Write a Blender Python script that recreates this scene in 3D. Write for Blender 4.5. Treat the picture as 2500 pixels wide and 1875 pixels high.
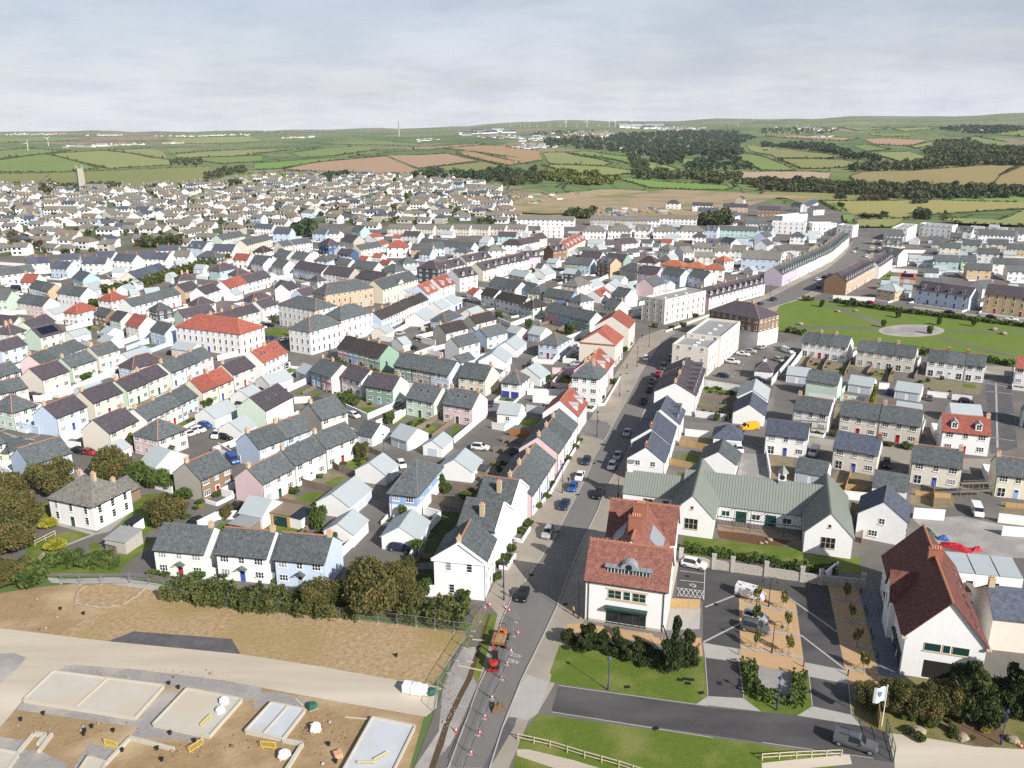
import bpy, math, random
import numpy as np
from mathutils import Vector, Matrix
from mathutils.geometry import delaunay_2d_cdt
R = math.radians
for o in list(bpy.data.objects): bpy.data.objects.remove(o)
scn = bpy.context.scene
COL = scn.collection
# camera
cam = bpy.data.cameras.new('camera'); cam.sensor_width = 36; cam.lens = 36*2050/2500
cam.clip_start = 1; cam.clip_end = 60000
camo = bpy.data.objects.new('camera', cam); COL.objects.link(camo)
camo.location = (0, 0, 75); camo.rotation_euler = (R(90-17), 0, 0)
scn.camera = camo
# sun and sky
SUN_EL, SUN_AZ = 32.0, 140.4          # azimuth clockwise from +Y (the view direction): behind the camera, to the right
d = Vector((math.sin(R(SUN_AZ))*math.cos(R(SUN_EL)), math.cos(R(SUN_AZ))*math.cos(R(SUN_EL)), math.sin(R(SUN_EL))))
sl = bpy.data.lights.new('sun', 'SUN'); sl.energy = 5.0; sl.angle = R(0.5); sl.color = (1, .965, .915)
so = bpy.data.objects.new('sun', sl); COL.objects.link(so); so.rotation_euler = d.to_track_quat('Z', 'Y').to_euler()
wd = bpy.data.worlds.new('World'); scn.world = wd; wd.use_nodes = True
nt = wd.node_tree; N = nt.nodes; N.clear()
def wn(t, **k):
 n = N.new(t)
 for a, v in k.items(): setattr(n, a, v)
 return n
sky = wn('ShaderNodeTexSky', sky_type='NISHITA', sun_disc=False, sun_elevation=R(SUN_EL), sun_rotation=R(SUN_AZ), altitude=60, air_density=1.0, dust_density=1.6, ozone_density=1.5)
tc = wn('ShaderNodeTexCoord'); sep = wn('ShaderNodeSeparateXYZ'); nt.links.new(tc.outputs['Generated'], sep.inputs[0])
zz = wn('ShaderNodeMath', operation='ADD'); zz.inputs[1].default_value = .04; nt.links.new(sep.outputs[2], zz.inputs[0])
zc = wn('ShaderNodeMath', operation='ADD'); zc.inputs[1].default_value = .16; nt.links.new(sep.outputs[2], zc.inputs[0])
cmb = wn('ShaderNodeCombineXYZ')
for i in (0, 1):
 m = wn('ShaderNodeMath', operation='DIVIDE'); nt.links.new(sep.outputs[i], m.inputs[0]); nt.links.new(zc.outputs[0], m.inputs[1]); nt.links.new(m.outputs[0], cmb.inputs[i])
n1 = wn('ShaderNodeTexNoise'); n1.inputs['Scale'].default_value = .45; n1.inputs['Detail'].default_value = 10; n1.inputs['Roughness'].default_value = .6
nt.links.new(cmb.outputs[0], n1.inputs['Vector'])
# thin high cloud: its slant thickness grows towards the horizon as 1/sin(elevation)
r1 = wn('ShaderNodeMapRange'); r1.inputs[1].default_value = .34; r1.inputs[2].default_value = .68; r1.inputs[3].default_value = .06; r1.inputs[4].default_value = .16
nt.links.new(n1.outputs[0], r1.inputs[0])
dv = wn('ShaderNodeMath', operation='DIVIDE'); nt.links.new(r1.outputs[0], dv.inputs[0]); nt.links.new(zz.outputs[0], dv.inputs[1])
ng = wn('ShaderNodeMath', operation='MULTIPLY'); ng.inputs[1].default_value = -1; nt.links.new(dv.outputs[0], ng.inputs[0])
ex = wn('ShaderNodeMath', operation='EXPONENT'); nt.links.new(ng.outputs[0], ex.inputs[0])
n2 = wn('ShaderNodeTexNoise'); n2.inputs['Scale'].default_value = 1.7; n2.inputs['Detail'].default_value = 10; n2.inputs['Roughness'].default_value = .62; nt.links.new(cmb.outputs[0], n2.inputs['Vector'])
cr = wn('ShaderNodeValToRGB'); ce = cr.color_ramp.elements; ce[0].position = .38; ce[0].color = (.54, .565, .665, 1); ce[1].position = .57; ce[1].color = (.655, .675, .76, 1); nt.links.new(n2.outputs[0], cr.inputs[0])
cs = wn('ShaderNodeVectorMath', operation='SCALE'); cs.inputs['Scale'].default_value = 15.2; nt.links.new(cr.outputs[0], cs.inputs[0])
mxa = wn('ShaderNodeMix', data_type='RGBA'); nt.links.new(cs.outputs[0], mxa.inputs[6])
nt.links.new(ex.outputs[0], mxa.inputs[0]); nt.links.new(sky.outputs[0], mxa.inputs[7])
bg = wn('ShaderNodeBackground'); bg.inputs[1].default_value = .07; nt.links.new(mxa.outputs[2], bg.inputs[0])
wo = wn('ShaderNodeOutputWorld'); nt.links.new(bg.outputs[0], wo.inputs[0])
# exposure
vs = scn.view_settings; vs.view_transform = 'Standard'; vs.look = 'None'; vs.exposure = 0.36; vs.gamma = 1; vs.use_curve_mapping = False
scn.cycles.max_bounces = 5; scn.cycles.diffuse_bounces = 2; scn.cycles.glossy_bounces = 2; scn.cycles.transmission_bounces = 3; scn.cycles.volume_bounces = 0; scn.cycles.transparent_max_bounces = 6
scn.cycles.caustics_reflective = False; scn.cycles.caustics_refractive = False; scn.cycles.use_denoising = False
random.seed(4); RNG = np.random.default_rng(4)
# materials
MATS = {}
def mat(name, col, rough=.85, c2=None, scale=1., mix=.5, detail=4, coord='Object', bump=0., bscale=None, metal=0., spec=.3, kind=None, c3=None, s3=.1, stretch=None, rg=.65):
 m = bpy.data.materials.new(name); m.use_nodes = True; t = m.node_tree; n = t.nodes; b = n['Principled BSDF']
 b.inputs['Roughness'].default_value = rough; b.inputs['Metallic'].default_value = metal; b.inputs['Specular IOR Level'].default_value = spec
 MATS[name] = m
 c = tuple(col)+(1,)
 b.inputs['Base Color'].default_value = c
 if c2 is None: return m
 tcn = n.new('ShaderNodeTexCoord'); out = tcn.outputs[coord] if coord != 'World' else None
 if coord == 'World':
  g = n.new('ShaderNodeNewGeometry'); out = g.outputs['Position']
 if stretch:
  mp = n.new('ShaderNodeMapping'); mp.inputs['Scale'].default_value = stretch; t.links.new(out, mp.inputs[0]); out = mp.outputs[0]
 nz = n.new('ShaderNodeTexNoise'); nz.inputs['Scale'].default_value = scale; nz.inputs['Detail'].default_value = detail; nz.inputs['Roughness'].default_value = rg
 t.links.new(out, nz.inputs['Vector'])
 mr = n.new('ShaderNodeMapRange'); mr.inputs[1].default_value = .5-mix*.5; mr.inputs[2].default_value = .5+mix*.5
 t.links.new(nz.outputs[0], mr.inputs[0])
 mx = n.new('ShaderNodeMix'); mx.data_type = 'RGBA'; mx.inputs[6].default_value = c; mx.inputs[7].default_value = tuple(c2)+(1,)
 t.links.new(mr.outputs[0], mx.inputs[0]); last = mx.outputs[2]
 if c3 is not None:
  nz2 = n.new('ShaderNodeTexNoise'); nz2.inputs['Scale'].default_value = s3; nz2.inputs['Detail'].default_value = 3; t.links.new(out, nz2.inputs['Vector'])
  mr2 = n.new('ShaderNodeMapRange'); mr2.inputs[1].default_value = .48; mr2.inputs[2].default_value = .66; t.links.new(nz2.outputs[0], mr2.inputs[0])
  mx2 = n.new('ShaderNodeMix'); mx2.data_type = 'RGBA'; mx2.inputs[7].default_value = tuple(c3)+(1,); t.links.new(mr2.outputs[0], mx2.inputs[0]); t.links.new(last, mx2.inputs[6]); last = mx2.outputs[2]
 t.links.new(last, b.inputs['Base Color'])
 if bump:
  nb = n.new('ShaderNodeTexNoise'); nb.inputs['Scale'].default_value = bscale or scale*3; nb.inputs['Detail'].default_value = 5; t.links.new(out, nb.inputs['Vector'])
  bp = n.new('ShaderNodeBump'); bp.inputs['Strength'].default_value = bump; bp.inputs['Distance'].default_value = .1; t.links.new(nb.outputs[0], bp.inputs['Height']); t.links.new(bp.outputs[0], b.inputs['Normal'])
 return m
def roofmat(name, col, var, bw=.32, bh=.2, rough=.75, mort=.6, spec=.25, lich=None):
 m = bpy.data.materials.new(name); m.use_nodes = True; t = m.node_tree; n = t.nodes; b = n['Principled BSDF']; MATS[name] = m
 b.inputs['Roughness'].default_value = rough; b.inputs['Specular IOR Level'].default_value = spec
 u = n.new('ShaderNodeUVMap'); br = n.new('ShaderNodeTexBrick'); br.inputs['Scale'].default_value = 1; br.inputs['Brick Width'].default_value = bw; br.inputs['Row Height'].default_value = bh
 br.inputs['Mortar Size'].default_value = .016; br.inputs['Bias'].default_value = 0
 br.inputs['Color1'].default_value = tuple(c*(1-var) for c in col)+(1,); br.inputs['Color2'].default_value = tuple(min(1, c*(1+var)) for c in col)+(1,); br.inputs['Mortar'].default_value = tuple(c*mort for c in col)+(1,)
 t.links.new(u.outputs[0], br.inputs['Vector'])
 g = n.new('ShaderNodeNewGeometry'); nz = n.new('ShaderNodeTexNoise'); nz.inputs['Scale'].default_value = 1.3; nz.inputs['Detail'].default_value = 6; t.links.new(g.outputs['Position'], nz.inputs['Vector'])
 mr = n.new('ShaderNodeMapRange'); mr.inputs[1].default_value = .3; mr.inputs[2].default_value = .7; mr.inputs[3].default_value = .78; mr.inputs[4].default_value = 1.22; t.links.new(nz.outputs[0], mr.inputs[0])
 mx = n.new('ShaderNodeMix'); mx.data_type = 'RGBA'; mx.blend_type = 'MULTIPLY'; mx.inputs[0].default_value = 1; t.links.new(br.outputs[0], mx.inputs[6]); t.links.new(mr.outputs[0], mx.inputs[7])
 last = mx.outputs[2]
 oi = n.new('ShaderNodeObjectInfo'); mo = n.new('ShaderNodeMapRange'); mo.inputs[3].default_value = .85; mo.inputs[4].default_value = 1.15; t.links.new(oi.outputs['Random'], mo.inputs[0])
 mz = n.new('ShaderNodeMix'); mz.data_type = 'RGBA'; mz.blend_type = 'MULTIPLY'; mz.inputs[0].default_value = 1; t.links.new(last, mz.inputs[6]); t.links.new(mo.outputs[0], mz.inputs[7]); last = mz.outputs[2]
 if lich:
  n2 = n.new('ShaderNodeTexNoise'); n2.inputs['Scale'].default_value = 1.7; n2.inputs['Detail'].default_value = 8; t.links.new(g.outputs['Position'], n2.inputs['Vector'])
  m2 = n.new('ShaderNodeMapRange'); m2.inputs[1].default_value = .55; m2.inputs[2].default_value = .75; m2.inputs[4].default_value = .6; t.links.new(n2.outputs[0], m2.inputs[0])
  x2 = n.new('ShaderNodeMix'); x2.data_type = 'RGBA'; x2.inputs[7].default_value = tuple(lich)+(1,); t.links.new(m2.outputs[0], x2.inputs[0]); t.links.new(last, x2.inputs[6]); last = x2.outputs[2]
 t.links.new(last, b.inputs['Base Color'])
 bp = n.new('ShaderNodeBump'); bp.inputs['Strength'].default_value = .35; bp.inputs['Distance'].default_value = .03; t.links.new(br.outputs['Fac'], bp.inputs['Height']); bp.invert = True; t.links.new(bp.outputs[0], b.inputs['Normal'])
 return m
def leafmat(name, ca, cb, cc, transl=.25):
 m = bpy.data.materials.new(name); m.use_nodes = True; t = m.node_tree; n = t.nodes; MATS[name] = m
 b = n['Principled BSDF']; b.inputs['Roughness'].default_value = .7; b.inputs['Specular IOR Level'].default_value = .2
 g = n.new('ShaderNodeNewGeometry'); nz = n.new('ShaderNodeTexNoise'); nz.inputs['Scale'].default_value = .45; nz.inputs['Detail'].default_value = 3; t.links.new(g.outputs['Position'], nz.inputs['Vector'])
 rp = n.new('ShaderNodeValToRGB'); e = rp.color_ramp.elements; e[0].position = .3; e[0].color = tuple(ca)+(1,); e[1].position = .7; e[1].color = tuple(cc)+(1,); x = e.new(.5); x.color = tuple(cb)+(1,)
 ad = n.new('ShaderNodeMath'); ad.operation = 'MULTIPLY_ADD'; ad.inputs[1].default_value = .3; t.links.new(g.outputs['Random Per Island'], ad.inputs[0])
 sb = n.new('ShaderNodeMath'); sb.operation = 'SUBTRACT'; sb.inputs[1].default_value = .15; t.links.new(nz.outputs[0], sb.inputs[0]); t.links.new(sb.outputs[0], ad.inputs[2]); t.links.new(ad.outputs[0], rp.inputs[0])
 t.links.new(rp.outputs[0], b.inputs['Base Color'])
 tr = n.new('ShaderNodeBsdfTranslucent'); t.links.new(rp.outputs[0], tr.inputs[0]); ms = n.new('ShaderNodeMixShader'); ms.inputs[0].default_value = transl
 t.links.new(b.outputs[0], ms.inputs[1]); t.links.new(tr.outputs[0], ms.inputs[2]); t.links.new(ms.outputs[0], n['Material Output'].inputs[0])
 return m
WALLC = {'W': (.82, .812, .795), 'C': (.70, .65, .56), 'B': (.55, .65, .79), 'b': (.28, .42, .64), 'G': (.58, .69, .57), 'g': (.27, .40, .31), 'P': (.76, .57, .58), 'p': (.55, .30, .36), 'Y': (.60, .44, .24), 'y': (.74, .68, .54),
 'O': (.62, .46, .31), 'K': (.075, .08, .09), 'S': (.46, .43, .37), 'T': (.30, .19, .11), 'L': (.54, .46, .56), 'A': (.40, .60, .58), 'N': (.30, .21, .14), 'e': (.06, .12, .24), 'M': (.72, .78, .70)}
WALLN = {'W': 'white', 'C': 'cream', 'B': 'pale blue', 'b': 'mid blue', 'G': 'pale green', 'g': 'dark green', 'P': 'pale pink', 'p': 'deep pink', 'Y': 'ochre', 'y': 'pale yellow', 'O': 'peach', 'K': 'charcoal', 'S': 'stone grey', 'T': 'brown brick', 'L': 'lilac', 'A': 'aqua', 'N': 'brown stone', 'e': 'dark blue', 'M': 'pale mint'}
for k, c in WALLC.items():
 dk = tuple(v*.90 for v in c) if k not in 'TNO' else tuple(v*.62 for v in c)
 mat('wall_'+k, c, .92, dk, 1.1 if k not in 'TN' else 5, .55, 5, coord='World', bump=.12, bscale=9)
ROOFN = {'s': 'slate', 'd': 'plum slate', 'r': 'red tile', 'n': 'black slate', 'z': 'zinc', 't': 'brown tile', 'o': 'weathered slate', 'u': 'blue slate', 'q': 'orange tile', 'f': 'flat', 'k': 'dark slate'}
roofmat('roof_s', (.105, .118, .122), .3); roofmat('roof_d', (.09, .076, .088), .22); roofmat('roof_r', (.33, .10, .072), .22, .3, .2); roofmat('roof_n', (.06, .052, .048), .3)
roofmat('roof_t', (.215, .175, .135), .25, lich=(.36, .27, .12)); roofmat('roof_o', (.195, .185, .165), .3, lich=(.33, .25, .12)); roofmat('roof_u', (.085, .098, .13), .2); roofmat('roof_q', (.38, .13, .07), .25); roofmat('roof_k', (.07, .07, .085), .2)
roofmat('roof_clay', (.235, .10, .078), .34, .2, .16, lich=None); roofmat('roof_clay_dark', (.155, .058, .045), .35, .2, .16)
mat('roof_z', (.40, .44, .45), .55, (.35, .39, .40), .8, .6, spec=.4); mat('roof_f', (.34, .34, .33), .8, (.26, .26, .26), .7, .6, coord='World')
mat('seam_green', (.235, .255, .22), .5, (.205, .225, .195), .6, .6, spec=.4)
mat('ridge_red', (.42, .19, .11), .8); mat('ridge_grey', (.16, .16, .16), .8); mat('lead', (.36, .38, .42), .5, (.28, .30, .33), 2, .6, metal=.2)
mat('frame_white', (.82, .82, .80), .5); mat('glass', (.018, .022, .028), .08, spec=.5); mat('glass_blind_reflect', (.34, .35, .36), .3, (.16, .17, .19), 1.2, .4, coord='World'); mat('glass_green', (.012, .05, .045), .1, spec=.5); mat('frame_stone', (.62, .50, .36), .8, (.52, .41, .29), 3, .5, coord='World'); mat('frame_green', (.02, .06, .05), .4)  # pale grey panes: blinds and reflected sky painted as one glass colour
mat('black_iron', (.02, .02, .022), .5); mat('lamp_blue', (.02, .04, .16), .4); mat('steel', (.45, .46, .48), .4, metal=.7); mat('chimney_brick', (.56, .43, .29), .9, (.46, .34, .22), 4, .6, coord='World'); mat('chimney_red', (.36, .15, .09), .9, (.28, .11, .07), 4, .6, coord='World'); mat('pot', (.60, .32, .20), .8); mat('solar', (.008, .01, .025), .15, spec=.6)
for k, c in {'r': (.42, .02, .04), 'b': (.06, .10, .36), 'g': (.35, .42, .45), 'n': (.03, .09, .06), 'w': (.75, .75, .73), 'l': (.30, .42, .62)}.items(): mat('door_'+k, c, .45)
mat('garage_door', (.52, .57, .64), .5); mat('garage_door_b', (.04, .06, .26), .5)
mat('wood_fence', (.26, .20, .15), .9, (.19, .15, .115), 3, .6, coord='World'); mat('wood_new', (.50, .33, .16), .85, (.40, .26, .12), 3, .6, coord='World'); mat('wood_orange', (.42, .19, .06), .8, (.34, .15, .05), 3, .6, coord='World'); mat('wood_pale', (.50, .44, .30), .85)
W_ = 'World'
mat('asphalt_old', (.165, .148, .132), .9, (.12, .11, .10), .35, .7, 6, W_, .3, 12, c3=(.19, .172, .152), s3=.05)
mat('asphalt_patch', (.07, .066, .07), .9, (.14, .135, .14), .5, .45, 10, W_, .3, 12)
mat('asphalt_new', (.05, .047, .049), .85, (.09, .084, .083), .5, .5, 12, W_, .35, 14, c3=(.105, .1, .098), s3=.1, rg=.8, stretch=(.5, 1.4, 1))
mat('road', (.195, .183, .17), .9, (.15, .142, .134), .25, .6, 7, W_, .25, 14, c3=(.17, .16, .15), s3=.07, stretch=(1.2, .5, 1))
mat('pavers', (.33, .29, .235), .9, (.27, .235, .19), .5, .6, 7, W_, .3, 16, c3=(.37, .33, .275), s3=.08)
mat('pavers_blue', (.19, .20, .22), .85, (.13, .14, .16), 3, .6, 3, W_, .3, 12)
mat('concrete', (.42, .40, .365), .9, (.34, .325, .295), .7, .7, 7, W_, .25, 12)
mat('concrete_dust', (.52, .455, .36), .95, (.41, .355, .275), .5, .45, 9, W_, .3, 6, c3=(.58, .515, .42), s3=.12, stretch=(.09, .8, 1))
mat('slab', (.54, .51, .44), .9, (.44, .41, .345), .5, .7, 8, W_, .2, 8, c3=(.50, .44, .34), s3=.15); mat('slab_white', (.54, .56, .59), .8, (.46, .48, .505), .5, .7, 8, W_, c3=(.48, .47, .45), s3=.2)
mat('soil', (.38, .265, .14), .95, (.24, .16, .085), .6, .45, 12, W_, .9, 1.5, rg=.8, c3=(.45, .34, .205), s3=.09)
mat('straw', (.54, .39, .23), .95, (.19, .125, .06), 1.3, .36, 12, W_, 1., 1.6, c3=(.30, .225, .09), s3=.06, rg=.82)
mat('gravel', (.38, .355, .33), .95, (.20, .19, .18), 1.6, .4, 10, W_, .8, 4, rg=.85, c3=(.40, .37, .335), s3=.15)
mat('earth', (.16, .10, .055), .95, (.11, .075, .04), 1, .7, 7, W_, .8, 3); mat('earth_dry', (.30, .24, .16), .95, (.13, .12, .06), .8, .7, 7, W_, .7, 3); mat('trench_dark', (.07, .045, .025), 1., (.11, .07, .04), 2, .6, 5, W_)
mat('orange_gravel', (.52, .345, .185), .95, (.42, .27, .14), 1., .7, 8, W_, .3, 10); mat('bark', (.16, .075, .04), .95, (.10, .05, .025), 3, .7, 6, W_, .7, 5); mat('deck', (.30, .215, .15), .8, (.24, .17, .12), 1, .6, 5, W_)
mat('lawn', (.13, .18, .02), .95, (.07, .115, .014), 1.2, .45, 12, W_, 1., 4, c3=(.185, .195, .05), s3=.16, rg=.8); mat('lawn_park', (.15, .21, .03), .95, (.105, .165, .022), .3, .6, 8, W_, .6, 4, c3=(.14, .19, .035), s3=.05, stretch=(1, .4, 1)); mat('lawn_dark', (.05, .085, .02), .95, (.03, .05, .015), 1.2, .7, 7, W_, .8, 6)
mat('grass_dry', (.15, .16, .042), .95, (.22, .17, .075), .6, .45, 12, W_, 1., 3, rg=.8, c3=(.075, .11, .022), s3=.2)
mat('verge', (.115, .125, .06), .95, (.07, .10, .03), .06, .6, 8, W_, c3=(.2, .19, .165), s3=.02)
for k, (a, b2) in {'f1': ((0.15, 0.215, 0.055), (0.19, 0.24, 0.07)), 'f2': ((0.22, 0.25, 0.075), (0.255, 0.27, 0.095)), 'f3': ((0.25, 0.24, 0.085), (0.2, 0.21, 0.07)), 'f4': ((0.14, 0.25, 0.045), (0.17, 0.265, 0.06)), 'f5': ((0.08, 0.16, 0.04), (0.1, 0.175, 0.045)), 'f6': ((0.26, 0.27, 0.065), (0.31, 0.27, 0.1)), 'br1': ((.40, .262, .165), (.37, .238, .145)), 'br2': ((0.396, 0.248, 0.125), (0.343, 0.224, 0.112)), 'br3': ((0.290, 0.195, 0.144), (0.238, 0.177, 0.112)), 'br4': ((0.436, 0.330, 0.225), (0.383, 0.283, 0.188)), 'br5': ((0.310, 0.236, 0.106), (0.251, 0.206, 0.088))}.items():
 mat(k, a, .95, b2, .012, .6, 8, W_, c3=b2, s3=.004, stretch=(1, .35, 1))
leafmat('leaf_oak', (.085, .095, .03), (.15, .145, .048), (.235, .18, .068), .35); leafmat('leaf_green', (.05, .08, .02), (.095, .145, .035), (.15, .185, .05), .3); leafmat('leaf_dark', (.03, .046, .016), (.058, .082, .025), (.10, .115, .04), .3); leafmat('leaf_yellow', (.20, .21, .02), (.32, .31, .03), (.40, .36, .05)); leafmat('leaf_far', (.05, .07, .026), (.075, .092, .034), (.11, .112, .042), .15); leafmat('leaf_hedge', (.055, .08, .02), (.105, .13, .035), (.165, .155, .05), .3)
leafmat('leaf_fardark', (.032, .056, .028), (.048, .075, .034), (.07, .09, .036), .15); leafmat('leaf_farbrown', (.075, .055, .025), (.10, .07, .03), (.08, .075, .025), .1)
leafmat('leaf_gorse', (.075, .095, .018), (.125, .14, .024), (.17, .17, .03), .1)
mat('site_earth', (.40, .30, .19), .95, (.30, .22, .13), .05, .5, 10, 'World', c3=(.20, .20, .08), s3=.02, rg=.75)
mat('bark_wood', (.10, .08, .06), .95)
for k, c in {'black': (.012, .012, .014), 'white': (.75, .75, .74), 'silver': (.42, .43, .44), 'grey': (.12, .125, .135), 'navy': (.02, .03, .075), 'blue': (.02, .09, .30), 'red': (.34, .015, .025), 'yellow': (.75, .36, .01)}.items(): mat('paint_'+k, c, .28, metal=.25 if k in ('silver', 'grey') else 0, spec=.5)
mat('tyre', (.018, .018, .018), .9); mat('rim', (.40, .41, .42), .35, metal=.6); mat('lamp_glass', (.75, .75, .72), .15); mat('lamp_red', (.35, .01, .01), .2); mat('plastic_orange', (.55, .18, .035), .5); mat('plastic_red', (.65, .03, .03), .5); mat('plastic_yellow', (.75, .55, .06), .5); mat('plastic_black', (.02, .02, .02), .6); mat('rubber', (.03, .03, .03), .9); mat('machine_red', (.34, .035, .025), .45); mat('stone_pale', (.50, .46, .40), .95, (.36, .33, .29), 2.5, .7, 5, W_, .5, 6); mat('boulder', (.36, .29, .21), .95, (.26, .21, .15), 1.5, .7, 6, W_, .6, 4); mat('sheet_red', (.42, .02, .03), .6); mat('wrap_white', (.72, .72, .74), .5); mat('green_tarp', (.03, .12, .08), .6); leafmat('leaf_sapling', (.10, .12, .03), (.17, .17, .045), (.24, .21, .06))
mat('marking', (.72, .71, .68), .8, (.5, .49, .47), 3, .5, 5, W_); mat('skin', (.55, .36, .27), .6); mat('hivis', (.75, .50, .05), .7); mat('cloth_dark', (.035, .035, .05), .9); mat('flag_white', (.78, .80, .82), .7); mat('emblem', (.12, .20, .34), .7); mat('church', (.40, .36, .30), .95, (.32, .29, .24), .6, .6, 5, W_)
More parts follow.
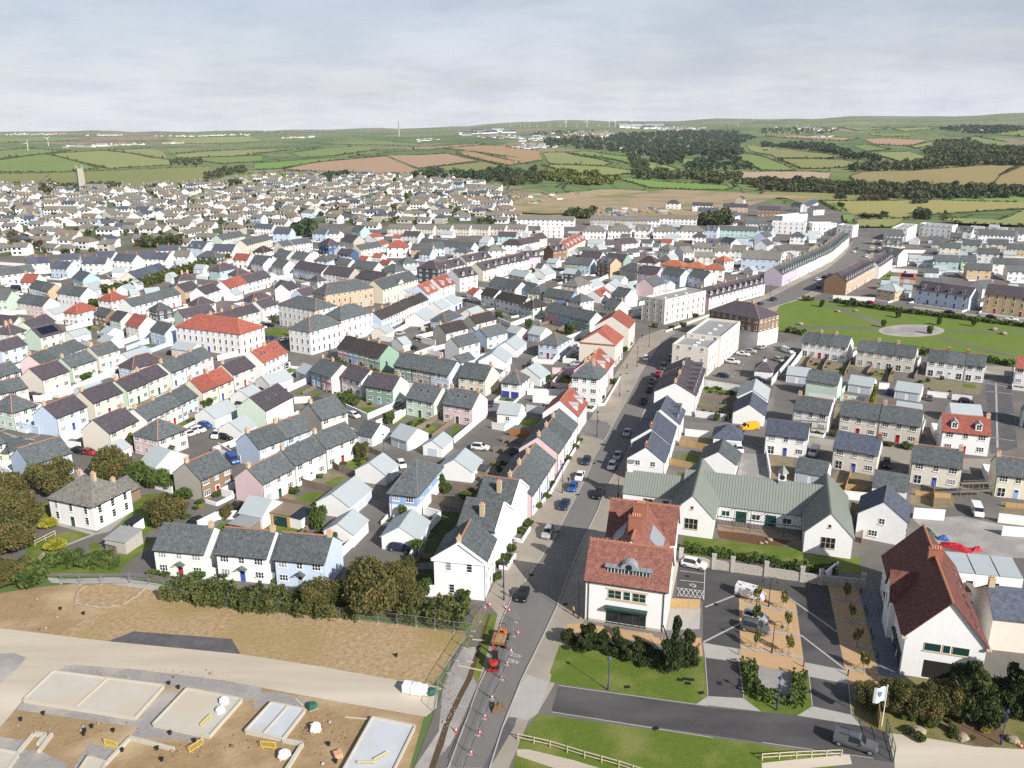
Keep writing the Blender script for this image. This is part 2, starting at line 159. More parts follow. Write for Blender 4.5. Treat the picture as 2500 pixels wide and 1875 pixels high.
# layout in metres
LMK=['the red-roofed flats','the long white flats','the orange brick block','the cream arcaded block','the white farmhouse','the school','the round park plaza','the flat-roofed cream block','the brown brick hall','the dark blue building','the charcoal tower house','the long hedge','the spoil heaps','the red-tiled shop','the white crescent','the blue-trimmed flats','the orange-roofed houses','the building plot','the yellow van','the pediment houses','the brown stone cottage','the solar-panelled house','the grey zinc garden room','the pink house','the blue garage doors','the market hall','the small car park','the car-lined main street','the haul road','the aqua terrace','the cream semis','the ochre terrace']
ROWS=[
(89.96,439.17,-0.557,10.95,8,5,('W:q',),('hip',),{},'1r16'),
(-54.2,615.32,-0.428,10.73,7,5,('C:o',),(),{},'1r30'),
(146.67,605.77,-0.263,27.55,7,5,('A:s','A:s','A:s'),(),{},'1b29'),
(-64.78,160.91,1.077,8.66,8,5,('N:s',),('near',),{'gl': 'S','door': 'r','ch': 'L'},'1b20'),
(-159.27,397.57,0.611,8.55,8,5,('A:d',),('hip',),{'ch': 'M'},'1r11'),
(-101.38,488.01,-0.583,10.31,7,5,('e:d',),(),{},'1r9'),
(-18.42,211.48,-0.468,9.0,8.5,5,('P:s',),('near',),{'ch': 'B','sky': 1},'1b23'),
(-120.32,524.51,-0.881,12.5,9,6,('e:d',),('hip',),{},'1b9'),
(86.68,411.38,-1.04,11.76,8,5.2,('W:s',),(),{},'1f16'),
(-164.24,284.24,1.188,9.7,7.5,5,('G:d',),(),{'solar': 1},'1b21'),
(-118.91,289.38,-0.414,29.23,12,7.8,('W:r',),('hip','flats'),{'kind': 'flats'},'1b0'),
(155.47,386.79,0.96,57.09,10,6.5,('O:d','O:d','O:d','O:d','O:d','O:d','O:d'),(),{'dorm': 2,'gl': 'T'},'1b31'),
(-36.61,358.09,1.248,12.27,9,6,('B:r',),(),{'dorm': 2},'1f10'),
(144.89,553.26,-0.363,8.29,7,3,('W:z',),(),{'kind': 'garage'},'1f29'),
(135.07,547.43,-1.249,12.5,7,4.5,('W:u',),(),{},'1f29'),
(-109.06,460.89,-0.253,8.53,8,5,('B:s',),('hip',),{},'1l9'),
(-78.1,347.0,0.792,24.49,10,8,('O:s',),('hip','flats'),{'kind': 'flats','arch': 1},'1b2'),
(-43.92,615.33,-0.327,13.84,7,5,('C:o','C:o'),(),{},'1r30'),
(169.62,652.5,0.0,7.73,7,5,('C:d',),('hip',),{},'1b29'),
(-69.69,615.33,-0.333,13.61,7,5,('C:o','C:o'),(),{},'1l30'),
(188.25,572.34,-0.359,9.13,7,4.5,('W:u',),('hip',),{},'1l15'),
(217.89,615.94,0.0,17.6,10,8.5,('W:f',),(),{'kind': 'flats'},'1b15'),
(-95.29,451.18,-0.693,10.79,7,5,('W:s',),(),{},'1f9'),
(-57.08,367.08,1.144,30.36,9.5,6.5,('y:s',),(),{'kind': 'flats','arch': 1,'gablet': 1},'1b3'),
(-4.55,122.51,1.388,8.86,8.5,7,('W:s',),('near','ped'),{'sash': 1,'ch': 'L','gw': 2},'1r19'),
(-146.15,250.45,1.384,20.97,7,5,('P:s','B:s','G:s'),(),{'ch': 'L'},'1f21'),
(-31.4,368.96,1.117,12.19,9,7,('W:r',),(),{'dorm': 2},'1r10'),
(79.06,446.31,-0.593,12.78,8,5,('W:q',),('hip',),{},'1l16'),
(269.62,577.97,0.963,34,10,9,('W:f',),(),{'kind': 'flats'},'1b14'),
(99.26,431.52,-0.268,9.92,8,5,('W:q',),('hip',),{},'2r16'),
(104.98,483.17,-0.206,11.28,6,4,('C:o',),(),{},'1b16'),
(49.4,215.56,1.263,27.38,11,5.8,('W:d','W:d','W:d'),('near',),{'dorm': 2,'ch': 'L'},'1f7'),
(-47.84,420.88,-0.473,12.1,9,7.5,('K:d',),('hip',),{},'1b10'),
(-3.19,232.42,-0.357,5.75,8,4.6,('W:s',),('hip','near'),{'gd': 2,'gdc': 'b'},'1b24'),
(-49.88,313.39,1.232,42.54,7,5,('B:n','B:n','W:n','W:n','W:n','W:n'),(),{'ch': 'L'},'1f3'),
(136.58,600.98,-0.503,8.91,7,5.8,('B:s',),(),{'dorm': 2},'1l29'),
(-91.47,151.74,-0.365,11.46,9.5,5.2,('W:o',),('hip',),{'sash': 1,'ch': 'M'},'1b4'),
(61.16,253.18,1.095,15.59,11.5,9.4,('C:f',),(),{'kind': 'flats'},'1l8'),
(293.55,611.23,-0.766,21.93,11,9,('W:f',),(),{'kind': 'flats'},'2b14'),
(49.15,192.09,-0.289,6.66,7,2.8,('W:u',),('hip',),{'kind': 'garage'},'1l18'),
(-145.55,369.36,1.299,10.8,8,5,('O:d',),(),{},'1f11'),
(74.54,418.44,-0.938,12.98,8,5.2,('B:s',),(),{},'1l16'),
(-184.64,461.13,0.644,7.03,6,3,('W:z',),(),{'kind': 'garage'},'1b11'),
(-185.61,412.03,1.439,29.29,8,3.6,('C:u','C:u','C:u','C:u'),(),{},'1l11'),
(185.2,501.62,1.007,12.5,8,5.5,('C:s',),(),{},'1f15'),
(100.02,490.42,0.528,7.73,8,5,('W:o',),(),{},'1b16'),
(-61.42,295.81,1.013,16.81,10,8.6,('W:s',),('hip','flats'),{'kind': 'flats','ch': 'M'},'1f2'),
(-58.8,532.17,-0.568,40.36,8,5,('W:s','W:s','W:s'),(),{},'1f30'),
(-68.9,279.18,1.04,15.6,10,8.3,('W:s',),('hip','flats'),{'kind': 'flats','ch': 'M'},'1b1'),
(-110.14,545.69,-0.727,12.5,9,5.5,('S:d',),(),{},'1b9'),
(-3.95,209.98,-0.298,5.84,6.5,2.8,('W:z',),(),{'kind': 'garage'},'1f24'),
(177.41,644.23,0.0,16.17,8,5,('C:s','C:s'),(),{},'1r29'),
(129.09,496.69,-0.494,8.33,8,5.5,('W:o',),(),{},'1f29'),
(-58.12,270.61,-0.671,20.37,8.5,5,('p:n','b:n','S:n','g:n'),('near',),{'door': 'n','ch': 'L'},'1r1'),
(261.43,514.7,-0.38,11.32,7,5,('y:s',),(),{},'1r14'),
(119.25,496.71,-0.274,9.16,8,5.5,('W:o',),(),{},'2f29'),
(246.25,555.2,-0.185,10.21,10,7,('W:s','W:s'),(),{},'1l14'),
(-48.44,509.47,0.269,7.86,8,5,('B:s',),(),{},'1f30'),
(292.76,565.08,-0.464,7.04,7,5,('K:s',),(),{},'1r14'),
(186.41,489.43,1.081,75.42,9,6.5,('C:s','C:s','C:s','W:s','W:s','W:s','P:s','P:s','P:s'),(),{'dorm': 1,'ch': 'L'},'1r15'),
(67.65,264.16,1.084,26.08,11.5,10.2,('C:f',),(),{'kind': 'flats'},'1b8'),
(-173.87,297.06,1.462,13.16,7,5,('G:d','W:d'),(),{'ch': 'L'},'1b21'),
(191.22,625.48,-0.416,23.65,10,8.5,('W:f',),(),{'kind': 'flats'},'1l15'),
(-87.43,476.25,-0.411,5.54,6,3,('W:r',),(),{'kind': 'garage'},'1r9'),
(183.29,701.77,0.977,14,8,5,('W:u','W:u'),(),{},'2b29'),
(166.34,378.69,-0.866,8.58,9,4.6,('Y:z',),('hip',),{},'1r31'),
(174.09,600.99,-0.443,10.02,7,5.8,('B:s',),(),{'dorm': 2},'1r29'),
(-128.03,582.74,0.15,9.05,7,5,('W:s',),(),{},'1b9'),
(-158.6,295.08,1.182,7.73,5,2.5,('W:z',),(),{'kind': 'garage'},'1r21'),
(-135.7,526.5,0.985,14.94,7,5,('W:s','W:s'),(),{},'1l9'),
(219.95,691.82,0.648,34,9,6,('W:f',),(),{'kind': 'flats'},'2b15'),
(233.23,608.11,-0.753,11.07,10,8.5,('W:f',),(),{'kind': 'flats'},'1r15'),
(-94.78,419.71,-0.586,17.75,9,5,('W:d','S:d'),(),{},'1f9'),
(-74.45,574.74,-0.511,13.24,7,5,('W:d','W:d'),(),{},'2l30'),
(229.94,521.84,-0.255,10.85,9,6,('C:s','C:s'),(),{'dorm': 1},'2l14'),
(-124.64,474.04,-0.69,12.5,8,5,('W:s',),(),{},'1l9'),
(121.63,569.14,-0.225,8.56,7,4.5,('W:d',),('hip',),{},'1l29'),
(110.79,513.13,-0.243,10.9,7,5,('C:o','C:o'),(),{},'1b16'),
(-137.9,584.75,-0.321,10.66,7,5,('B:s',),(),{},'1b9'),
(-36.86,425.7,1.018,22.73,8,5.5,('P:d','W:d'),(),{'dorm': 1},'1b10'),
(-90.22,502.67,1.05,8.88,7,5,('C:s',),(),{},'1r9'),
(-191.7,475.46,0.0,8.71,8,5,('W:o',),(),{},'1b11'),
(64.91,380.85,0.965,12.5,9,5.2,('P:s',),(),{},'1l16'),
(94.25,502.73,0.776,7.3,8,5,('W:o',),('hip',),{},'2b16'),
(-58.51,450.39,0.486,8.86,8,5,('G:s',),('hip',),{},'1b10'),
(-114.1,437.19,-0.762,25.37,8.5,5,('B:d','W:d'),(),{},'2f9'),
(-30.17,615.33,-0.33,13.75,7,5,('C:o','C:o'),(),{},'2r30'),
(158.62,495.25,0.764,12.5,8,5,('C:s',),(),{},'2f15'),
(3.77,153.43,1.282,19.85,9,5,('P:s','B:s','C:s'),('near',),{'ch': 'L'},'1l27'),
(60.59,188.51,-0.403,9.56,7,5,('W:u',),('near',),{'back': 1},'1r18'),
(-84.57,440.33,-0.628,16.36,8,5,('C:s','C:s'),(),{},'1r9'),
(-90.06,358.67,1.138,9.37,7,5,('B:d',),(),{},'1l2'),
(313.4,602.12,-0.628,12.05,7,5,('W:s',),(),{'dorm': 2},'1r14'),
(-60.72,505.35,-0.197,12.99,8,5,('O:s',),(),{},'1f30'),
(268.25,759.08,0.423,12.5,8,5,('W:d',),(),{},'1b15'),
(113.98,450.08,0.598,7.44,8,6,('W:q',),('hip',),{},'3r16'),
(-166.79,265.3,1.253,10.04,7,5,('B:d',),(),{},'1l21'),
(-177.29,289.0,1.26,6.69,8,5,('G:d',),('hip',),{'ch': 'M'},'1l21'),
(227.18,469.67,-0.414,7.48,9,3,('W:z',),(),{'kind': 'garage'},'1f14'),
(-207.99,468.27,-0.254,17.48,8,5.2,('W:u','W:u'),(),{'ch': 'R'},'1b11'),
(168.84,561.84,0.954,12.5,8,5,('B:s',),(),{},'2r29'),
(-9.71,136.29,-0.33,7.21,9,7,('W:s',),('near','pedR'),{'sash': 1,'ch': 'C'},'1b19'),
(-155.44,337.63,1.209,28.11,7,5,('W:s','W:s','W:s'),(),{},'1f11'),
(-34.79,499.18,-0.517,9.98,7,4.8,('W:s',),('hip',),{},'1f30'),
(-75.88,405.82,-0.605,17.33,9,5,('g:d','g:d'),(),{},'1b2'),
(-101.97,240.93,1.266,20.06,7,5,('W:s','B:s','P:s'),('near',),{'door': 'b','ch': 'L'},'1f0'),
(-126.55,317.14,0.92,13.88,7,4.8,('G:d','y:d'),(),{},'1b0'),
(-92.64,397.07,0.765,4.68,7,4.8,('W:d',),('hip',),{},'1b2'),
(65.93,207.15,1.244,11.5,8,3,('W:u',),(),{'kind': 'garage'},'1b18'),
(116.78,594.33,-0.202,17.45,9,5.5,('W:o','W:o'),('hip',),{},'1l29'),
(-24.7,394.17,0.897,12.84,9,7,('W:d',),(),{'dorm': 2},'1r10'),
(194.58,788.21,-0.274,22.16,7,5,('O:k','O:k'),(),{},'3b29'),
(-90.33,615.33,-0.241,18.66,7,5,('C:o','C:o'),(),{},'3l30'),
(-33.67,321.16,1.24,11.5,9,2.6,('W:z',),(),{'kind': 'garage'},'1f3'),
(-54.88,497.03,-0.344,7.16,8,3.5,('B:s',),(),{},'2f30'),
(50.11,174.16,1.23,8.61,8,2.8,('W:s',),(),{'kind': 'garage'},'1f18'),
(60.36,326.14,0.764,28.34,10,10,('C:f',),(),{'kind': 'flats'},'1f16'),
(-29.24,342.99,1.149,11.5,8,2.6,('W:z',),(),{'kind': 'garage'},'1r3'),
(-134.48,363.24,1.361,12.5,7.5,5,('W:d',),(),{},'1r11'),
(-134.63,246.51,1.211,9.7,7,5,('G:s',),(),{'ch': 'L'},'1r21'),
(232.91,460.88,-0.384,11.35,7.5,5,('A:s',),(),{},'1f14'),
(163.1,748.04,-0.191,17.2,7,5,('T:u','T:u'),(),{},'4b29'),
(157.73,521.02,0.986,12.5,8,5,('W:s',),(),{},'1l15'),
(-114.26,603.53,-0.755,10.38,8,5,('A:s',),(),{},'1b9'),
(-24.6,351.52,1.222,8.49,9,3,('W:z',),(),{'kind': 'garage','gd': 2,'gdc': 'b'},'1f10'),
(-67.25,429.96,-0.682,10.56,8,5,('W:s',),('hip',),{},'1b3'),
(-81.18,487.62,-0.398,5.97,6,3,('W:r',),(),{'kind': 'garage'},'2r9'),
(189.24,430.83,0.993,36.76,9,6.5,('W:d','W:d','W:d','W:d'),(),{'dorm': 2},'2b31'),
(75.29,250.36,-0.358,5.29,7,3,('W:d',),('hip',),{'kind': 'out','cupola': 1},'1f8'),
(-28.85,216.65,-0.521,9.3,8.5,5,('G:s',),('near',),{'ch': 'R','sky': 1},'1l23'),
(-179.05,476.81,-0.344,13.4,8,4.8,('K:s',),('hip',),{},'1b11'),
(-53.69,150.49,-0.379,5.52,7,2.6,('W:z',),(),{'kind': 'garage'},'1l22'),
(210.25,482.17,-1.089,13.14,8,6.5,('W:s',),(),{'dorm': 1},'1l14'),
(112.99,266.27,-0.568,17.42,7.5,5.2,('C:s','C:s','C:s'),('near',),{'back': 1,'ch': 'M'},'1f6'),
(-20.61,376.57,-0.891,5.43,7,3,('W:r',),(),{'kind': 'garage'},'1r10'),
(63.74,422.09,-0.712,10.93,8,5.2,('L:d',),(),{},'1l16'),
(-140.98,518.3,1.101,9.17,7,5,('C:s',),(),{},'1l9'),
(68.5,456.63,-0.409,10.5,8,5,('W:n',),('hip',),{},'1l16'),
(-211.2,500.29,0.206,12.32,7,5,('W:u','W:u'),(),{'ch': 'L'},'2b11'),
(-85.65,510.39,1.006,10.66,7,5,('W:s',),(),{},'1r9'),
(-20.64,564.13,-0.388,6.48,7,3,('W:z',),(),{'kind': 'garage'},'1r30'),
(272.66,788.07,1.075,58.41,8,5,('W:u','W:u','W:u','W:u','W:u','W:u','W:u'),(),{},'1b15'),
(282.39,529.36,-0.554,10.51,7,5,('G:s',),(),{},'1r14'),
(132.69,409.44,0.983,97.49,9,6,('L:s','L:s','L:s','W:s','W:s','B:s','B:s','W:s','W:s','C:s','C:s'),(),{'dorm': 2,'ch': 'L'},'1f15'),
(260.65,800.34,-1.05,12.5,8,5,('W:d',),(),{},'2b15'),
(-81.67,576.7,-0.381,6.88,6,3,('W:r',),(),{'kind': 'garage'},'1l30'),
(62.44,678.56,-0.246,54.66,7,5,('S:o','S:o','S:o','S:o','S:o','W:o'),(),{},'1f12'),
(8.6,242.74,1.08,6.79,9,2.6,('W:z',),(),{'kind': 'garage'},'1b24'),
(97.56,553.25,-0.429,7.09,6,3,('W:r',),(),{'kind': 'garage'},'1b16'),
(-16.53,185.53,1.235,6.53,5,2.4,('W:z',),(),{'kind': 'garage','gdl': 1},'1f23'),
(126.82,464.21,-0.385,20.74,10,6,('B:o','B:o'),(),{},'1f29'),
(-60.73,243.05,-0.761,10.64,8.5,5,('b:s','p:s'),('near',),{'gr': 'P','ch': 'L'},'1f1'),
(140.05,471.73,0.965,12.5,8,5,('B:o',),(),{},'1r29'),
(-131.03,296.23,-0.632,9.64,7,5,('B:s',),(),{'ch': 'R'},'1l0'),
(-136.43,233.24,1.257,9.98,8,5,('C:d',),('near',),{},'1f21'),
(-110.6,308.18,1.118,22.72,7,5,('W:d','B:d','y:d','G:d'),(),{'ch': 'L'},'2b0'),
(-129.74,339.98,0.894,8.57,7,4.8,('W:d',),('hip',),{},'1f11'),
(-15.88,237.0,-0.462,9.11,8.5,5,('y:s',),('near',),{'door': 'b','ch': 'R'},'1l24'),
(-136.54,480.92,-0.687,12.5,8,5,('y:s',),(),{},'1l9'),
(-20.7,507.37,-0.609,6.22,7,4.5,('W:n',),('hip',),{},'1r30'),
(194.34,419.75,-0.439,8.12,6,2.6,('O:r',),(),{'kind': 'garage','solar': 1},'1r31'),
(-142.31,330.48,0.856,6.66,7,4.5,('K:s',),('hip',),{},'1f11'),
(215.01,748.26,-0.288,19.36,8,6,('T:d','T:d'),(),{},'5b29'),
(-152.47,302.66,-0.688,5.71,6,2.6,('W:z',),(),{'kind': 'garage'},'2r21'),
(-197.01,511.02,-0.424,12.65,9,5.5,('B:u',),(),{'dorm': 2},'1b11'),
(-92.05,325.35,-0.61,21.34,11,8.5,('W:s',),('hip','flats'),{'kind': 'flats','shop': 1},'1l2'),
(-75.7,509.47,0.0,12.5,9,5.5,('W:r',),('hip',),{},'1l30'),
(73.0,304.49,-0.841,20.97,13,10.5,('T:d',),('hip','flats','twoW'),{'kind': 'flats','ch': 'M'},'1b8'),
(-73.64,463.23,-0.622,7.17,6,3,('W:r',),(),{'kind': 'garage'},'1l10'),
(169.21,800.48,-0.135,18.45,7,5,('W:k','W:k'),(),{},'6b29'),
(-94.23,574.66,1.062,11.14,7,3,('W:r',),(),{'kind': 'garage'},'3r9'),
(-15.98,615.32,-0.392,11.66,7,5,('C:o','C:o'),(),{},'3r30'),
(-148.45,425.04,1.117,12.57,8,5,('A:d',),('hip',),{'ch': 'M'},'2r11'),
(49.52,594.33,-0.229,15.4,9,5.5,('W:o','W:o'),('hip',),{},'2f12'),
(-67.36,251.36,-0.815,6.05,6,2.6,('W:z',),(),{'kind': 'garage'},'1f1'),
(-82.54,538.6,1.397,11.5,7,3,('W:r',),(),{'kind': 'garage'},'4r9'),
(-100.24,372.64,1.319,9.45,7,5,('W:d',),(),{},'1l2'),
(84.24,353.62,0.796,48.31,9,5.6,('P:d','B:d','W:d','W:d','W:d'),(),{'dorm': 2,'ch': 'L'},'1r16'),
(-128.04,446.28,-0.758,11.53,8,5,('W:s',),(),{},'2l9'),
(-132.54,259.86,1.197,8.81,7,5,('C:s',),(),{'ch': 'L'},'1r21'),
(247.86,462.03,-0.294,7.34,7,4.5,('G:s',),(),{},'2r14'),
(-17.28,139.06,1.385,7.71,7,2.6,('W:z',),(),{'kind': 'garage'},'1l19'),
(-50.44,237.44,-0.738,9.5,7.5,5,('W:d',),('near',),{},'1f1'),
(-164.14,580.58,-0.219,12.5,9,5.5,('B:u',),(),{},'1l9'),
(234.38,867.66,1.143,14,8,5,('S:d','S:d'),(),{},'7b29'),
(-208.58,435.45,0.0,6.48,6,3,('W:z',),(),{'kind': 'garage'},'1l11'),
(-24.93,311.48,1.134,12.5,7,4.5,('b:s',),('hip',),{},'1r3'),
(119.73,687.71,-0.319,29.2,7,5,('W:t','W:t','W:t'),(),{},'2l29'),
(-77.01,249.97,1.262,13.85,8,5.5,('W:r','W:r'),('near',),{'sky': 1,'ch': 'L'},'1l1'),
(67.6,596.45,-0.225,15.76,9,5.5,('W:o','W:o'),('hip',),{},'3f12'),
(3.87,678.57,-0.195,46.04,7,5,('W:o','W:o','W:o','W:o'),(),{},'1l12'),
(-219.52,461.71,-0.327,13.31,8,5.2,('W:u','W:u'),(),{'ch': 'R'},'2l11'),
(-24.19,453.28,0.932,21.58,8,5.5,('y:d','C:d'),(),{'dorm': 1},'2f30'),
(-2.0,259.65,1.374,9.93,9,2.8,('W:z',),(),{'kind': 'garage'},'2b24'),
(-13.71,363.59,-0.818,8.62,7,5,('W:n',),(),{},'1r10'),
(-145.5,494.08,1.29,10.36,8,4.8,('W:n',),('hip',),{},'1l9'),
(-82.7,238.5,1.195,10.3,7.5,5,('C:d',),('near',),{'ch': 'L'},'1f0'),
(55.69,382.3,1.098,11.5,8,3,('W:z',),(),{'kind': 'garage'},'1l16'),
(-197.32,308.42,-0.367,12.87,7,4.8,('G:d',),(),{},'2l21'),
(-170.89,323.71,1.23,10.29,7,5,('W:r',),('hip',),{},'1b21'),
(-178.71,500.29,-0.216,13.95,9,5,('W:u','W:u'),(),{},'1r11'),
(-128.11,376.31,1.359,16.17,7.5,5.2,('W:r','W:r'),(),{},'2r11'),
(55.51,431.37,-0.871,12.17,8,5.5,('S:s',),('hip',),{},'1l16'),
(-14.26,497.78,0.333,10.72,8,5,('W:o',),('hip',),{},'1r30'),
(20.24,601.38,-0.244,15.35,8,8,('W:f',),(),{'kind': 'flats'},'1f12'),
(70.39,220.37,1.227,11.5,8,3,('W:z',),(),{'kind': 'garage'},'1b18'),
(-164.52,323.91,-0.621,8.7,6,4.8,('T:s',),(),{'ch': 'R'},'1b21'),
(99.35,594.33,-0.221,15.93,9,5.5,('W:o','W:o'),('hip',),{},'2b16'),
(-168.24,347.55,1.145,8.14,8,5.2,('W:r',),('hip',),{'ch': 'M'},'1l11'),
(-51.31,158.78,1.105,9.87,7.5,5,('P:s',),('near',),{'ch': 'L'},'1b22'),
(270.83,490.42,-0.514,11.65,7,5,('W:s',),(),{},'2r14'),
(179.94,369.87,-0.861,22.83,9,6,('B:d','B:d'),(),{'dorm': 2,'sash': 1,'door': 'b'},'1b6'),
(-115.73,246.41,1.044,11.72,7,4.6,('B:d',),('hip',),{},'1l0'),
(-80.03,158.93,1.207,4.24,6,2.6,('N:o',),(),{'kind': 'out','ch': 'L'},'1r4'),
(-136.08,412.58,0.961,8.61,7,5,('W:d',),('hip',),{},'2r11'),
(-125.58,265.65,1.229,10.09,5,2.4,('W:z',),(),{'kind': 'garage'},'1l0'),
(-207.59,346.72,-0.472,16.79,7.5,5,('C:s','P:s'),(),{},'2b21'),
(73.17,206.69,-0.542,8.74,7.5,5,('W:s',),(),{'ch': 'L'},'1r18'),
(-29.56,140.92,1.293,6.51,6,2.6,('W:z',),(),{'kind': 'garage'},'1r22'),
(130.53,254.34,-0.538,15.88,7.5,5.2,('W:s','W:s','W:s'),('near',),{'back': 1,'ch': 'M'},'2f6'),
(-84.11,176.17,-0.556,5.82,8.5,2.7,('W:z',),(),{'kind': 'garage'},'1l20'),
(-154.84,465.21,-0.321,9.61,7,5,('W:r',),(),{'ch': 'R'},'1r11'),
(-15.69,332.66,1.086,9.1,6,2.5,('W:z',),(),{'kind': 'garage'},'1r10'),
(318.6,578.06,-0.309,21.54,9,5,('W:s','W:s','W:s'),(),{'ch': 'B'},'1r14'),
(40.91,193.95,1.263,11.24,9,5.5,('W:u',),('near',),{'dorm': 2},'1l18'),
(-152.16,232.34,1.163,11.02,7,5,('W:s','W:s'),(),{},'2f21'),
(69.0,529.37,0.538,12.5,8,5,('P:d',),(),{},'1l16'),
(-154.61,315.56,-0.611,7.57,7,4.8,('G:d',),(),{},'1r21'),
(87.08,601.44,-0.332,10.96,9,5.5,('W:o',),(),{'dorm': 2},'1f12'),
(-9.69,569.58,-0.202,12.5,7,5,('A:d',),(),{},'1r30'),
(-29.76,193.53,-0.698,5.93,7,2.6,('W:z',),(),{'kind': 'garage','gd': 2},'1l23'),
(-32.44,152.84,1.246,9.35,7.5,2.6,('W:z',),(),{'kind': 'garage','gd': 3},'2r22'),
(-143.04,460.88,-0.37,11.73,7,5,('W:s',),(),{},'3l9'),
(-16.36,259.92,0.928,7.05,5.5,2.6,('W:s',),(),{'kind': 'garage'},'1b24'),
(299.5,532.18,-0.498,11.71,7,5,('y:s',),(),{},'2r14'),
(-40.39,127.6,-0.178,9.07,8,5.0,('B:s',),('near',),{'door': 'g','porch': 1,'ch': 'R'},'1f22'),
(-109.33,381.99,-0.703,6.88,7,5,('b:d',),(),{},'1l2'),
(-3.98,615.33,-0.315,14.38,7,5,('C:o','C:o'),(),{},'4r30'),
(16.44,199.81,1.28,11.65,9,5.5,('W:r',),('near',),{'dorm': 2,'ch': 'R'},'1r24'),
(-11.0,389.59,-0.879,19.48,8,5,('B:s','W:s'),(),{},'1r10'),
(-85.95,221.67,1.212,13.37,7.5,5,('y:r','y:r'),('near',),{'ch': 'L'},'2f0'),
(-164.69,523.65,1.351,32.67,8,5,('y:s','y:s','y:s','y:s'),(),{},'2l9'),
(84.25,247.29,-0.454,6.6,6,2.6,('W:z',),(),{'kind': 'garage','gd': 2},'1r8'),
(-23.32,290.49,0.862,10.98,7,5,('W:n',),(),{'gl': 'S','ch': 'L'},'1f3'),
(234.49,430.76,-0.269,11.27,7.5,5,('Y:s',),(),{},'1r14'),
(49.31,388.21,1.21,11.5,8,3,('W:z',),(),{'kind': 'garage'},'2l16'),
(-6.4,526.62,-0.185,12.5,8,5,('W:n',),('hip',),{},'2r30'),
(48.9,547.4,-0.29,10.11,8,3,('C:z',),(),{'kind': 'garage'},'1f12'),
(36.36,180.71,1.29,12.5,9,5.4,('W:u',),('near',),{'ch': 'L'},'2l18'),
(147.77,820.23,-0.405,12.5,8,5.5,('W:d',),('hip',),{},'2l29'),
(51.45,467.35,-0.694,12.5,8,5,('g:d',),(),{'ch': 'R'},'1l16'),
(-142.16,456.58,-0.737,12.31,8,5,('W:s',),(),{},'4l9'),
(52.6,334.22,-0.595,3.27,8,6,('W:f',),(),{'kind': 'flats'},'1f16'),
(33.75,506.68,1.256,45.96,9,5.5,('y:r','y:r','y:r','y:r','y:r'),(),{'dorm': 1,'ch': 'L'},'4f12'),
(-143.86,305.19,-0.611,8.69,8,5,('W:r',),(),{'ch': 'R'},'1l0'),
(-100.18,331.58,1.175,9.42,7,5.5,('W:d',),(),{'door': 'n','ch': 'L'},'2l2'),
(-71.38,236.11,0.946,8.82,6.5,2.6,('W:z',),(),{'kind': 'garage','gd': 3},'2f1'),
(-36.39,248.94,-0.575,21.09,8.5,5,('g:s','S:s','B:s'),('near',),{'door': 'b','ch': 'L'},'1b23'),
(16.75,226.87,-0.369,7.81,9,8,('W:s',),('hip',),{'ch': 'M'},'1r24'),
(-187.42,616.83,-0.262,14.43,7,5,('W:u','W:u'),(),{},'3l9'),
(-201.27,366.66,-0.453,15.55,8,5,('W:s','W:s'),(),{},'3b21'),
(-6.83,146.5,-0.344,7.24,9,7,('W:s',),('near','pedR'),{'sash': 1,'ch': 'C'},'2b19'),
(-238.0,476.37,-0.18,12.66,7,5,('W:u','W:u'),(),{},'3l11'),
(1.69,276.24,1.252,10.8,8,2.6,('W:z',),(),{'kind': 'garage'},'3b24'),
(-83.12,184.55,1.093,8.54,8.5,4.9,('P:s',),('hip','near'),{},'1b20'),
(-124.58,392.65,1.2,17.63,8,5,('B:d','W:d'),(),{},'4l9'),
(-122.85,229.06,1.069,7.17,4,2.4,('W:z',),(),{'kind': 'garage'},'1f21'),
(-9.68,432.05,0.985,24.06,8,6,('W:d','W:d'),(),{'dorm': 2},'2r10'),
(-14.67,423.86,1.023,46.94,9,5.5,('y:d','G:d','W:d','W:d'),(),{'dorm': 1},'3r10'),
(-41.72,227.75,-0.477,9.54,8,5,('g:d',),('near',),{'gr': 'G','ch': 'R'},'1f1'),
(16.72,548.64,0.953,11.27,8,5.5,('y:d',),(),{},'1f12'),
(-50.96,129.51,-0.173,9.38,8,5.0,('W:s',),('near',),{'door': 'b','porch': 1,'ch': 'R'},'1f22'),
(-109.45,348.62,0.819,10.18,7,5,('B:d',),('hip',),{},'2l2'),
(10.21,175.86,1.284,20.55,9,5,('P:s','W:s','W:s'),('near',),{'ch': 'L'},'1b27'),
(-13.24,305.61,0.853,10.89,7,5,('W:n',),(),{'gl': 'S','ch': 'L'},'1f10'),
(-6.97,355.22,-0.893,17.68,7,5,('W:n','W:n'),(),{'ch': 'R'},'4r10'),
(-8.82,170.67,1.29,7.25,8,2.6,('W:z',),(),{'kind': 'garage'},'2f23'),
(82.57,223.11,-0.521,6.71,4,2.5,('W:z',),(),{'kind': 'garage'},'1r18'),
(-231.36,450.42,0.0,12.73,8,5,('W:u','W:u'),(),{'ch': 'L'},'4l11'),
(43.71,363.97,-0.891,8.09,8,4.8,('W:s',),(),{},'1l16'),
(-188.64,549.51,1.204,23.39,8,5,('G:s','G:s','G:s'),(),{},'3b11'),
(99.15,278.37,-0.63,14.86,7.5,5.2,('W:s','W:s','W:s'),('near',),{'back': 1,'ch': 'M'},'1r8'),
(33.17,170.58,1.273,10.94,8,5,('W:u',),('near',),{'gw': 2,'ch': 'L'},'3l18'),
(-107.36,222.94,1.273,17.07,7,5,('G:d','G:d'),('near',),{'door': 'n','ch': 'L'},'3f0'),
(-1.85,419.08,-0.815,11.96,7,4.5,('G:z',),(),{},'1r10'),
(-142.02,216.72,1.04,10.81,7,5,('C:s','C:s'),(),{},'3f21'),
